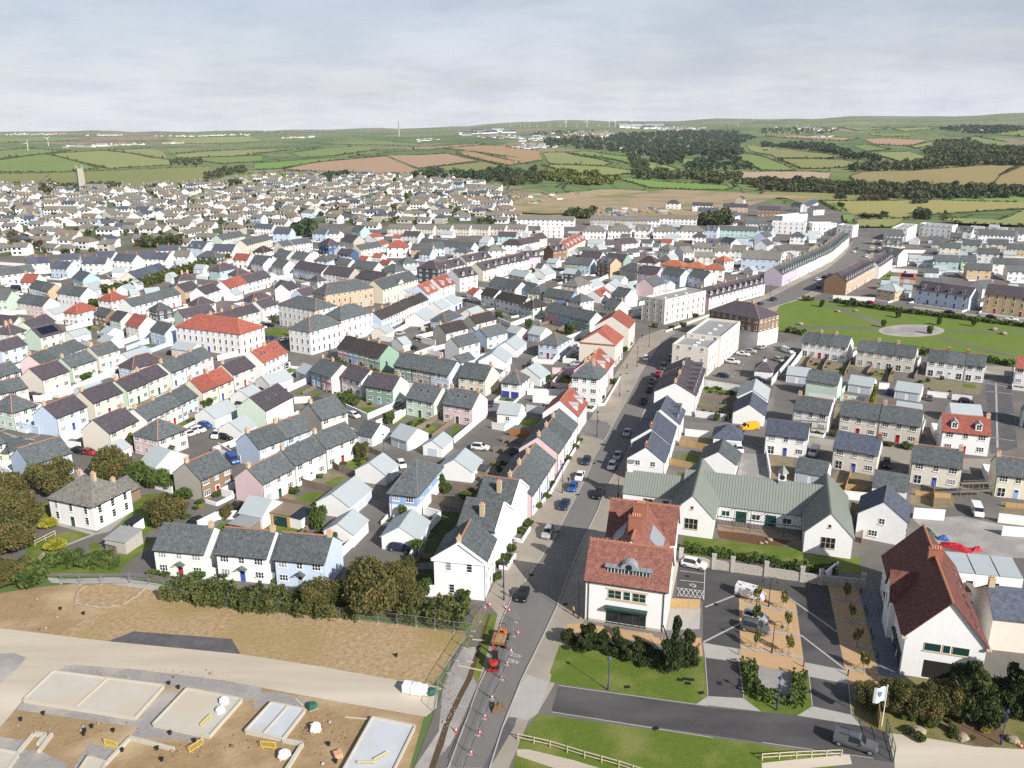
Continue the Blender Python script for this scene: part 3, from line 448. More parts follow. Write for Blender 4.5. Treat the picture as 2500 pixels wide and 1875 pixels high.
(-67.13,195.93,1.216,5.93,7,2.6,('W:z',),(),{'kind': 'garage'},'1b20'),
(44.72,441.47,-0.917,10.03,8,7,('T:s',),(),{'dorm': 2,'gr': 'O'},'1l16'),
(-221.87,382.0,-0.643,18.01,7,5,('W:s','B:s','O:s'),(),{},'4b21'),
(62.42,171.33,-0.53,6.45,6.5,2.7,('W:s',),(),{'kind': 'garage'},'2f18'),
(258.69,450.41,-0.276,11.94,7,5,('W:s',),(),{},'3r14'),
(5.72,526.51,0.959,20.91,8,5,('W:d','W:d'),(),{},'5r30'),
(-224.25,352.69,-0.105,9.62,8,5,('G:s','G:s'),(),{},'5b21'),
(8.97,276.27,-0.456,7.15,11,5,('B:s',),('hip','near'),{},'1b24'),
(-1.68,384.97,-0.893,17.01,7,5,('b:s','b:s'),(),{},'5r10'),
(24.01,490.62,0.725,11.23,8,6,('T:d',),(),{'dorm': 2,'ch': 'L'},'1f12'),
(-46.95,168.16,1.036,9.61,7.5,5.2,('W:s',),('near',),{'ch': 'L'},'1b22'),
(-17.57,271.19,0.857,10.03,7,5,('W:s',),('near',),{'ch': 'L'},'2b24'),
(26.9,236.52,1.252,14.51,9,6,('P:r','P:r'),(),{'dorm': 1,'ch': 'L'},'1l7'),
(39.53,368.17,1.079,11.5,7,3,('W:r',),(),{'kind': 'garage'},'1l16'),
(33.4,263.82,1.232,12.5,12,7.5,('C:r',),('hipL',),{'shop': 1},'1l7'),
(-104.61,168.82,0.974,9.29,8,5,('B:s',),('near',),{},'1b4'),
(38.1,392.39,1.002,11.5,7,2.8,('W:z',),(),{'kind': 'garage'},'3l16'),
(-57.69,178.38,0.97,16.26,8,5,('B:s','B:s'),('near',),{'door': 'b','ch': 'L'},'1r20'),
(300.65,510.5,-0.386,13.72,7,5,('Y:s','Y:s'),(),{},'2r14'),
(38.45,476.33,-0.559,12.5,8,5,('W:d',),(),{},'1f12'),
(110.57,231.31,-0.555,6.79,6,2.6,('W:z',),(),{'kind': 'garage','gd': 2},'1f6'),
(-214.77,407.48,-0.738,12.5,8,5,('A:u',),(),{},'1l11'),
(6.47,465.09,0.438,10.52,8,6,('L:d',),(),{'dorm': 2},'1r30'),
(-92.09,183.32,1.232,3.8,5,2.5,('W:z',),(),{'kind': 'garage'},'2l20'),
(85.43,233.67,-0.566,8.91,6,4.8,('G:s',),(),{'blank': 1},'1r8'),
(-8.69,284.73,0.822,10.38,7,5,('B:s',),('near',),{'ch': 'L'},'2b24'),
(-38.37,194.89,-0.495,4.78,7,2.6,('W:s',),(),{'kind': 'garage'},'1l23'),
(99.54,237.67,-0.59,6.74,6,2.6,('W:z',),(),{'kind': 'garage','gd': 2},'2f6'),
(-111.36,211.64,1.224,10.39,7.5,5,('y:d',),('near',),{'door': 'r','ch': 'L'},'1f21'),
(40.65,285.08,1.253,12.5,12,8.2,('C:r',),(),{'shop': 1},'1b7'),
(-232.99,394.41,-0.206,7.76,8,5,('W:r',),(),{'ch': 'L'},'2b21'),
(5.84,300.08,-0.668,5.78,7,2.8,('W:z',),(),{'kind': 'garage','gd': 2},'4b24'),
(215.24,379.75,0.35,8.66,8,4.6,('W:s',),(),{},'1f14'),
(-2.14,304.12,-0.787,5.57,6,2.6,('P:z',),(),{'kind': 'garage'},'1b24'),
(37.53,339.6,-0.901,7.05,7.5,4.8,('y:s',),(),{'ch': 'R'},'1l16'),
(-72.81,222.42,1.204,5.93,7,2.6,('W:z',),(),{'kind': 'garage'},'1f0'),
(36.16,374.35,-0.802,5.44,6,2.8,('W:r',),(),{'kind': 'garage'},'2l16'),
(-77.22,206.13,1.138,8.68,7,2.6,('W:z',),(),{'kind': 'garage','gd': 3},'2b20'),
(-128.27,203.95,1.136,7.04,9,5,('G:s',),('hip',),{},'1f21'),
(347.99,581.39,-0.197,17.01,8,5,('W:s','W:s'),(),{},'3r14'),
(7.24,369.03,-0.617,6.76,7,5,('A:s',),('hip',),{},'1r10'),
(-63.84,205.39,1.26,13.13,8.5,5,('W:d',),('near',),{'gl': 'G','blank': 1,'sky': 1},'2f1'),
(10.05,400.68,1.061,7.45,6,3,('W:z',),(),{'kind': 'garage'},'2r10'),
(28.3,452.44,-0.558,15.35,8,5,('S:s','B:s'),(),{},'5f12'),
(30.0,381.94,0.962,13.13,8,5,('C:o',),('hip',),{},'1l16'),
(-114.91,199.76,1.248,9.91,7.5,5,('B:d',),('near',),{'door': 'b','ch': 'L'},'1f21'),
(73.46,179.37,-0.525,9.54,7.5,5,('C:u',),('near',),{'back': 1,'ch': 'R'},'1r18'),
(-249.75,463.03,0.355,10.02,7,5,('W:u','W:u'),(),{},'5l11'),
(-27.67,169.15,1.207,6.06,7.5,2.6,('W:z',),(),{'kind': 'garage','gd': 2},'3f23'),
(-24.75,154.28,-0.244,6.0,16,5,('b:s',),('hip','two'),{'he2': 1},'1r22'),
(-91.49,198.35,1.299,20.7,7,5,('W:s','G:s','B:s'),('near',),{'ch': 'L'},'4f0'),
(199.52,350.11,-0.698,19.1,9,8,('Y:d','Y:d'),(),{'sash': 1,'door': 'r'},'1r6'),
(-47.77,198.32,0.873,8.4,9,5,('y:s',),('near',),{'gl': 'S','ch': 'L'},'1f1'),
(-62.33,131.03,-0.166,9.56,8,5.0,('M:s',),('near',),{'door': 'r','porch': 1,'ch': 'R'},'1r4'),
(252.37,425.19,-0.21,17.45,7,5,('W:s','C:s'),(),{},'4r14'),
(28.77,346.29,0.697,7.68,7,5,('W:s',),('hip',),{},'2l16'),
(-253.18,412.6,0.859,16.51,8,5,('W:s','W:s','W:s'),(),{},'6b21'),
(-240.8,436.48,-0.347,11.26,8,5,('B:u','B:u'),(),{},'6l11'),
(8.51,334.07,0.715,9.02,7.5,5,('G:n',),('hip',),{'ch': 'M'},'1r10'),
(-96.51,188.59,1.274,10.07,8,5,('C:d',),('near',),{'ch': 'R'},'1l20'),
(25.77,419.71,-0.582,6.47,7,5,('K:z',),(),{},'1l16'),
(-117.05,181.36,1.404,7.91,7,2.8,('y:s',),('hip',),{'kind': 'garage','gd': 2},'1b4'),
(-42.33,177.99,0.961,9.97,7.5,5.2,('G:s',),('near',),{'ch': 'L'},'2l23'),
(16.95,424.34,1.04,11.5,8,3,('W:z',),(),{'kind': 'garage'},'3r10'),
(-259.67,448.33,0.613,10.74,8,5,('W:u','W:u'),(),{'ch': 'B'},'7b21'),
(13.58,361.49,-0.707,14.57,7,5,('S:s','b:s'),(),{},'6r10'),
(102.4,212.61,-0.524,6.14,6,2.6,('W:z',),(),{'kind': 'garage'},'3f6'),
(83.68,202.6,-0.53,18.7,8,5,('C:s','C:s'),('near',),{'door': 'r','ch': 'L'},'1r18'),
(152.35,244.3,-0.543,7.9,7,5.5,('W:r',),(),{},'1r6'),
(-120.66,177.32,1.123,6.15,7,5,('y:s',),(),{},'1b4'),
(13.06,329.91,-0.855,24.95,7.5,5,('p:s','b:s','g:s'),(),{'gr': 'G','ch': 'L'},'1b24'),
(116.43,210.44,-0.232,7.51,6,2.6,('W:z',),(),{'kind': 'garage'},'4f6'),
(76.09,163.24,-0.463,6.71,7,2.7,('W:s',),(),{'kind': 'garage'},'1r5'),
(73.26,141.37,1.103,8.83,8.5,5,('W:u',),('near',),{'gw': 1},'1b25'),
(103.35,189.65,-0.339,10.38,7.5,5.4,('W:r',),('near',),{'dorm': 2,'ch': 'R'},'1f6'),
(132.94,207.65,-0.979,6.19,8,5,('G:u',),(),{},'1f6'),
(87.6,171.01,-0.424,9.84,7.5,5,('C:s',),('near',),{'back': 1,'ch': 'B'},'1r18'),
(102.33,163.89,-0.348,8.25,7.5,5,('y:s',),('near',),{'back': 1,'ch': 'L'},'1b25'),
(78.4,480.0,0.53,6.5,6,2.6,('C:z',),(),{'kind': 'garage'},'1l16'),
(56.9,491.8,0.53,6.5,6,2.6,('W:z',),(),{'kind': 'garage'},'2l16'),
(99.2,614.7,-0.33,4,6,2.6,('C:z',),(),{'kind': 'garage'},'1b16'),
(397.2,647.7,-0.2,6.5,6,2.6,('C:z',),(),{'kind': 'garage'},'1r14'),
(48.9,414.8,-0.71,6.5,6,2.6,('C:z',),(),{'kind': 'garage'},'3l16'),
(177.2,399.8,-0.44,4,6,2.6,('W:z',),(),{'kind': 'garage'},'1r31'),
(252.1,396.9,-0.21,6.5,6,2.6,('W:s',),(),{'kind': 'garage'},'2r14'),
(19.2,470.6,-0.56,6.5,6,2.6,('W:z',),(),{'kind': 'garage'},'1f12'),
(-252.7,401.2,0.86,4,6,2.6,('W:z',),(),{'kind': 'garage'},'1b21'),
(2.1,598.7,-0.24,4,6,2.6,('W:z',),(),{'kind': 'garage'},'1r30'),
(-89.3,562.4,1.06,6.5,6,2.6,('W:z',),(),{'kind': 'garage'},'1r9'),
(-122.6,501.9,-0.88,4,6,2.6,('C:z',),(),{'kind': 'garage'},'1l9'),
(147.4,541.4,-0.36,6.5,6,2.6,('C:z',),(),{'kind': 'garage'},'1f29'),
(-145.0,539.1,0.98,4,6,2.6,('W:z',),(),{'kind': 'garage'},'2l9'),
(310.0,492.0,-0.39,6.5,6,2.6,('W:z',),(),{'kind': 'garage'},'3r14'),
(-144.4,382.9,1.36,6.5,6,2.6,('W:z',),(),{'kind': 'garage'},'1r11'),
(208.2,646.8,-0.42,4,6,2.6,('C:z',),(),{'kind': 'garage'},'1l15'),
(228.1,360.7,0.35,4,6,2.6,('W:z',),(),{'kind': 'garage'},'1r6'),
(182.2,387.5,-0.44,4,6,2.6,('C:z',),(),{'kind': 'garage'},'2r31'),
(-185.2,333.3,1.23,9,6,2.6,('W:z',),(),{'kind': 'garage'},'2b21'),
(-1.8,545.6,0.95,9,6,2.6,('W:s',),(),{'kind': 'garage'},'2r30'),
(85.5,554.0,-0.43,6.5,6,2.6,('W:s',),(),{'kind': 'garage'},'4l16'),
(-172.5,374.9,0.61,4,6,2.6,('W:z',),(),{'kind': 'garage'},'1l11'),
(-171.6,421.1,1.12,4,6,2.6,('W:z',),(),{'kind': 'garage'},'2r11'),
(37.2,498.9,1.26,6.5,6,2.6,('W:z',),(),{'kind': 'garage'},'2f12'),
(-79.9,372.6,1.14,6.5,6,2.6,('W:s',),(),{'kind': 'garage'},'1b2'),
(-112.4,401.4,0.77,9,6,2.6,('W:z',),(),{'kind': 'garage'},'1f9'),
(74.9,583.2,-0.23,6.5,6,2.6,('W:s',),(),{'kind': 'garage'},'3f12'),
(-77.9,627.7,-0.33,6.5,6,2.6,('W:z',),(),{'kind': 'garage'},'1l30'),
(95.4,524.1,-0.24,6.5,6,2.6,('W:s',),(),{'kind': 'garage'},'2b16'),
(-163.0,448.5,-0.32,9,6,2.6,('W:s',),(),{'kind': 'garage'},'3r11'),
(126.2,525.2,-1.25,6.5,6,2.6,('W:s',),(),{'kind': 'garage'},'2f29'),
(227.0,502.9,-0.26,6.5,6,2.6,('W:z',),(),{'kind': 'garage'},'1l14'),
(-58.3,281.7,-0.67,6.5,6,2.6,('C:z',),(),{'kind': 'garage'},'1r1'),
(71.6,401.7,-1.04,4,6,2.6,('C:z',),(),{'kind': 'garage'},'5l16'),
(342.6,634.8,-0.63,9,6,2.6,('C:z',),(),{'kind': 'garage'},'4r14'),
(-49.7,304.1,1.23,4,6,2.6,('W:z',),(),{'kind': 'garage'},'2r1'),
(-46.4,376.9,1.12,9,6,2.6,('W:z',),(),{'kind': 'garage'},'1r3'),
(162.5,585.7,-0.44,6.5,6,2.6,('C:z',),(),{'kind': 'garage'},'1r29'),
(-51.2,629.1,-0.33,6.5,6,2.6,('W:z',),(),{'kind': 'garage'},'3r30'),
(77.0,555.9,-0.43,6.5,6,2.6,('W:z',),(),{'kind': 'garage'},'6l16'),
(249.2,491.6,-0.51,9,6,2.6,('W:z',),(),{'kind': 'garage'},'1f14'),
(-147.0,289.2,-0.63,6.5,6,2.6,('W:z',),(),{'kind': 'garage'},'1r21'),
(-197.9,392.7,1.44,9,6,2.6,('C:z',),(),{'kind': 'garage'},'2l11'),
(-14.1,628.7,-0.39,6.5,6,2.6,('W:z',),(),{'kind': 'garage'},'4r30'),
(210.7,601.5,0.0,9,6,2.6,('C:z',),(),{'kind': 'garage'},'2l15'),
(339.7,610.0,-0.63,6.5,6,2.6,('W:s',),(),{'kind': 'garage'},'5r14'),
(166.4,496.3,0.76,6.5,6,2.6,('W:z',),(),{'kind': 'garage'},'1f15'),
(168.8,530.6,0.99,9,6,2.6,('C:z',),(),{'kind': 'garage'},'3l15'),
(78.4,648.8,-0.25,4,6,2.6,('W:s',),(),{'kind': 'garage'},'4f12'),
(91.1,484.7,0.53,6.5,6,2.6,('C:z',),(),{'kind': 'garage'},'7l16'),
(218.7,350.6,0.35,4,6,2.6,('W:z',),(),{'kind': 'garage'},'2r6'),
(11.9,523.1,0.96,4,6,2.6,('W:z',),(),{'kind': 'garage'},'5r30'),
(401.7,638.7,-0.2,4,6,2.6,('W:z',),(),{'kind': 'garage'},'6r14'),
(25.8,431.2,-0.58,6.5,6,2.6,('W:z',),(),{'kind': 'garage'},'8l16'),
(88.8,635.5,-0.25,9,6,2.6,('W:z',),(),{'kind': 'garage'},'5f12'),
(264.2,496.7,-0.51,6.5,6,2.6,('W:z',),(),{'kind': 'garage'},'7r14'),
(-80.4,523.4,1.4,6.5,6,2.6,('W:z',),(),{'kind': 'garage'},'2r9'),
(352.6,609.5,-0.63,4,6,2.6,('W:z',),(),{'kind': 'garage'},'8r14'),
(37.7,584.3,-0.23,6.5,6,2.6,('W:s',),(),{'kind': 'garage'},'6f12'),
(22.3,333.7,0.7,6.5,6,2.6,('W:z',),(),{'kind': 'garage'},'9l16'),
(-139.3,509.5,1.1,4,6,2.6,('W:s',),(),{'kind': 'garage'},'3l9'),
(-166.9,378.0,0.61,6.5,6,2.6,('W:z',),(),{'kind': 'garage'},'1f11'),
(33.5,483.3,-0.56,6.5,6,2.6,('W:s',),(),{'kind': 'garage'},'7f12'),
(272.2,547.3,-0.55,6.5,6,2.6,('W:s',),(),{'kind': 'garage'},'2f14'),
(118.5,648.5,-0.25,9,6,2.6,('W:z',),(),{'kind': 'garage'},'1l29'),
(215.8,436.3,-0.27,6.5,6,2.6,('W:s',),(),{'kind': 'garage'},'3f14'),
(292.4,515.3,-0.39,4,6,2.6,('W:s',),(),{'kind': 'garage'},'9r14'),
(89.2,534.6,-0.24,4,6,2.6,('W:s',),(),{'kind': 'garage'},'10l16'),
(357.8,625.9,-0.63,6.5,6,2.6,('W:z',),(),{'kind': 'garage'},'10r14'),
(105.6,582.1,-0.2,9,6,2.6,('W:z',),(),{'kind': 'garage'},'3b16'),
(-116.8,278.7,-0.41,9,6,2.6,('C:z',),(),{'kind': 'garage'},'1l0'),
(271.2,563.0,0.96,4,6,2.6,('W:z',),(),{'kind': 'garage'},'4f14'),
(102.3,443.8,0.6,4,6,2.6,('W:z',),(),{'kind': 'garage'},'1r16'),
(17.3,626.4,-0.24,4,6,2.6,('W:s',),(),{'kind': 'garage'},'1l12'),
(-122.8,460.5,-0.25,9,6,2.6,('W:z',),(),{'kind': 'garage'},'4l9'),
(317.6,535.3,-0.5,9,6,2.6,('W:z',),(),{'kind': 'garage'},'11r14'),
(159.0,635.6,0.0,6.5,6,2.6,('W:z',),(),{'kind': 'garage'},'1b29'),
(52.9,503.6,0.53,9,6,2.6,('W:s',),(),{'kind': 'garage'},'11l16'),
(7.5,590.9,-0.24,4,6,2.6,('W:z',),(),{'kind': 'garage'},'6r30'),
(-179.5,399.8,1.44,4,6,2.6,('W:z',),(),{'kind': 'garage'},'3l11'),
(-3.5,366.3,-0.62,9,6,2.6,('C:z',),(),{'kind': 'garage'},'1r10'),
(-98.5,475.2,-0.41,6.5,6,2.6,('W:z',),(),{'kind': 'garage'},'3r9'),
(-38.0,283.7,0.86,4,6,2.6,('W:z',),(),{'kind': 'garage'},'1f3'),
(197.5,380.6,0.35,6.5,6,2.6,('W:z',),(),{'kind': 'garage'},'1b6'),
(232.9,388.6,-0.21,4,6,2.6,('W:z',),(),{'kind': 'garage'},'12r14'),
(-128.8,427.0,-0.76,6.5,6,2.6,('C:z',),(),{'kind': 'garage'},'5l9'),
(200.4,555.9,-0.36,6.5,6,2.6,('W:s',),(),{'kind': 'garage'},'2f15'),
(-40.9,450.4,0.93,9,6,2.6,('W:z',),(),{'kind': 'garage'},'1b10'),
(229.1,484.5,-0.26,6.5,6,2.6,('C:z',),(),{'kind': 'garage'},'5f14'),
(178.6,636.8,0.0,4,6,2.6,('W:z',),(),{'kind': 'garage'},'2r29'),
(-23.3,479.2,0.33,4,6,2.6,('W:z',),(),{'kind': 'garage'},'2r10'),
(-56.0,440.5,0.49,9,6,2.6,('W:z',),(),{'kind': 'garage'},'2b10'),
(-126.7,600.7,-0.76,4,6,2.6,('W:z',),(),{'kind': 'garage'},'1b9'),
(-50.6,600.8,-0.33,9,6,2.6,('W:z',),(),{'kind': 'garage'},'1f30'),
(-104.7,514.3,1.01,6.5,6,2.6,('W:z',),(),{'kind': 'garage'},'4r9'),
(277.3,452.0,-0.28,4,6,2.6,('C:z',),(),{'kind': 'garage'},'13r14'),
(-142.4,545.3,0.98,4,6,2.6,('W:z',),(),{'kind': 'garage'},'6l9'),
(293.0,501.1,-0.39,6.5,6,2.6,('C:z',),(),{'kind': 'garage'},'14r14'),
(33.1,562.5,-0.23,6.5,6,2.6,('W:z',),(),{'kind': 'garage'},'8f12'),
(127.0,440.7,0.6,4,6,2.6,('W:z',),(),{'kind': 'garage'},'3f29'),
(122.0,606.9,-0.5,6.5,6,2.6,('W:z',),(),{'kind': 'garage'},'2l29'),
(102.2,570.8,-0.2,6.5,6,2.6,('C:z',),(),{'kind': 'garage'},'4b16'),
(-164.6,357.2,1.15,4,6,2.6,('W:z',),(),{'kind': 'garage'},'2f11'),
(288.0,547.2,-0.46,6.5,6,2.6,('C:z',),(),{'kind': 'garage'},'15r14'),
(72.0,507.9,0.54,6.5,6,2.6,('W:s',),(),{'kind': 'garage'},'12l16'),
(201.3,588.3,0.0,9,6,2.6,('W:z',),(),{'kind': 'garage'},'4l15'),
(87.7,657.0,-0.25,4,6,2.6,('W:z',),(),{'kind': 'garage'},'9f12'),
(12.6,452.6,-0.56,4,6,2.6,('W:s',),(),{'kind': 'garage'},'3r10'),
(194.0,537.6,-0.36,6.5,6,2.6,('W:z',),(),{'kind': 'garage'},'3f15'),
(8.0,507.8,0.96,4,6,2.6,('W:z',),(),{'kind': 'garage'},'7r30'),
(118.4,624.3,-0.5,6.5,6,2.6,('W:s',),(),{'kind': 'garage'},'3l29'),
(315.1,634.7,-0.63,6.5,6,2.6,('W:s',),(),{'kind': 'garage'},'1b14'),
(136.2,556.6,-0.36,9,6,2.6,('W:s',),(),{'kind': 'garage'},'4f29'),
(66.6,497.5,0.54,6.5,6,2.6,('W:s',),(),{'kind': 'garage'},'13l16'),
(-86.6,393.6,0.77,6.5,6,2.6,('W:z',),(),{'kind': 'garage'},'2b2'),
(39.5,598.8,-0.23,9,6,2.6,('W:z',),(),{'kind': 'garage'},'10f12'),
(328.6,589.9,-0.31,9,6,2.6,('W:s',),(),{'kind': 'garage'},'16r14'),
(-171.0,448.7,-0.32,6.5,6,2.6,('W:z',),(),{'kind': 'garage'},'4r11'),
(-193.9,383.6,1.44,6.5,6,2.6,('W:z',),(),{'kind': 'garage'},'4l11'),
(379.1,604.9,-0.63,6.5,6,2.6,('W:z',),(),{'kind': 'garage'},'17r14'),
(128.7,530.7,-1.25,6.5,6,2.6,('W:z',),(),{'kind': 'garage'},'5f29'),
(-80.1,386.6,0.77,6.5,6,2.6,('W:s',),(),{'kind': 'garage'},'3b2'),
(-63.1,581.2,-0.51,6.5,6,2.6,('W:s',),(),{'kind': 'garage'},'2l30'),
(201.6,573.0,0.0,6.5,6,2.6,('W:z',),(),{'kind': 'garage'},'4f15'),
(-178.5,548.0,1.2,6.5,6,2.6,('W:z',),(),{'kind': 'garage'},'5r11'),
(-178.7,386.5,1.44,6.5,6,2.6,('W:z',),(),{'kind': 'garage'},'5l11'),
(54.2,527.3,0.54,6.5,6,2.6,('W:z',),(),{'kind': 'garage'},'11f12'),
(199.2,405.3,-0.44,9,6,2.6,('W:s',),(),{'kind': 'garage'},'3r31'),
(-70.7,544.0,-0.57,4,6,2.6,('W:s',),(),{'kind': 'garage'},'3l30'),
(62.6,403.2,-1.04,9,6,2.6,('C:z',),(),{'kind': 'garage'},'14l16'),
(-21.7,553.9,-0.39,6.5,6,2.6,('W:z',),(),{'kind': 'garage'},'8r30'),
(281.6,571.1,-0.46,9,6,2.6,('W:s',),(),{'kind': 'garage'},'18r14'),
(223.9,443.9,-0.27,6.5,6,2.6,('W:z',),(),{'kind': 'garage'},'6f14'),
(-124.5,373.4,1.36,6.5,6,2.6,('W:z',),(),{'kind': 'garage'},'6r11'),
(-12.3,300.0,0.85,4,6,2.6,('W:z',),(),{'kind': 'garage'},'2r3'),
(301.6,557.4,-0.46,4,6,2.6,('W:z',),(),{'kind': 'garage'},'19r14'),
(-47.2,554.1,-0.39,4,6,2.6,('C:z',),(),{'kind': 'garage'},'2f30'),
(-46.3,300.5,1.23,6.5,6,2.6,('C:z',),(),{'kind': 'garage'},'2f3'),
(76.4,471.3,0.53,4,6,2.6,('W:z',),(),{'kind': 'garage'},'15l16'),
(41.7,514.7,0.54,9,6,2.6,('W:s',),(),{'kind': 'garage'},'12f12'),
(358.1,570.0,-0.2,6.5,6,2.6,('W:z',),(),{'kind': 'garage'},'20r14'),
(42.3,457.3,-0.69,9,6,2.6,('W:z',),(),{'kind': 'garage'},'16l16'),
(65.8,646.4,-0.25,6.5,6,2.6,('W:z',),(),{'kind': 'garage'},'13f12'),
(361.4,643.5,-0.63,6.5,6,2.6,('W:z',),(),{'kind': 'garage'},'21r14'),
(151.8,619.7,0.0,4,6,2.6,('W:z',),(),{'kind': 'garage'},'4l29'),
(186.3,410.4,-0.44,4,6,2.6,('W:z',),(),{'kind': 'garage'},'4r31'),
(-75.9,333.9,0.79,6.5,6,2.6,('C:z',),(),{'kind': 'garage'},'1f2'),
(322.1,561.1,-0.31,6.5,6,2.6,('W:z',),(),{'kind': 'garage'},'22r14'),
(-214.9,337.1,-0.47,6.5,6,2.6,('C:z',),(),{'kind': 'garage'},'1l21')]
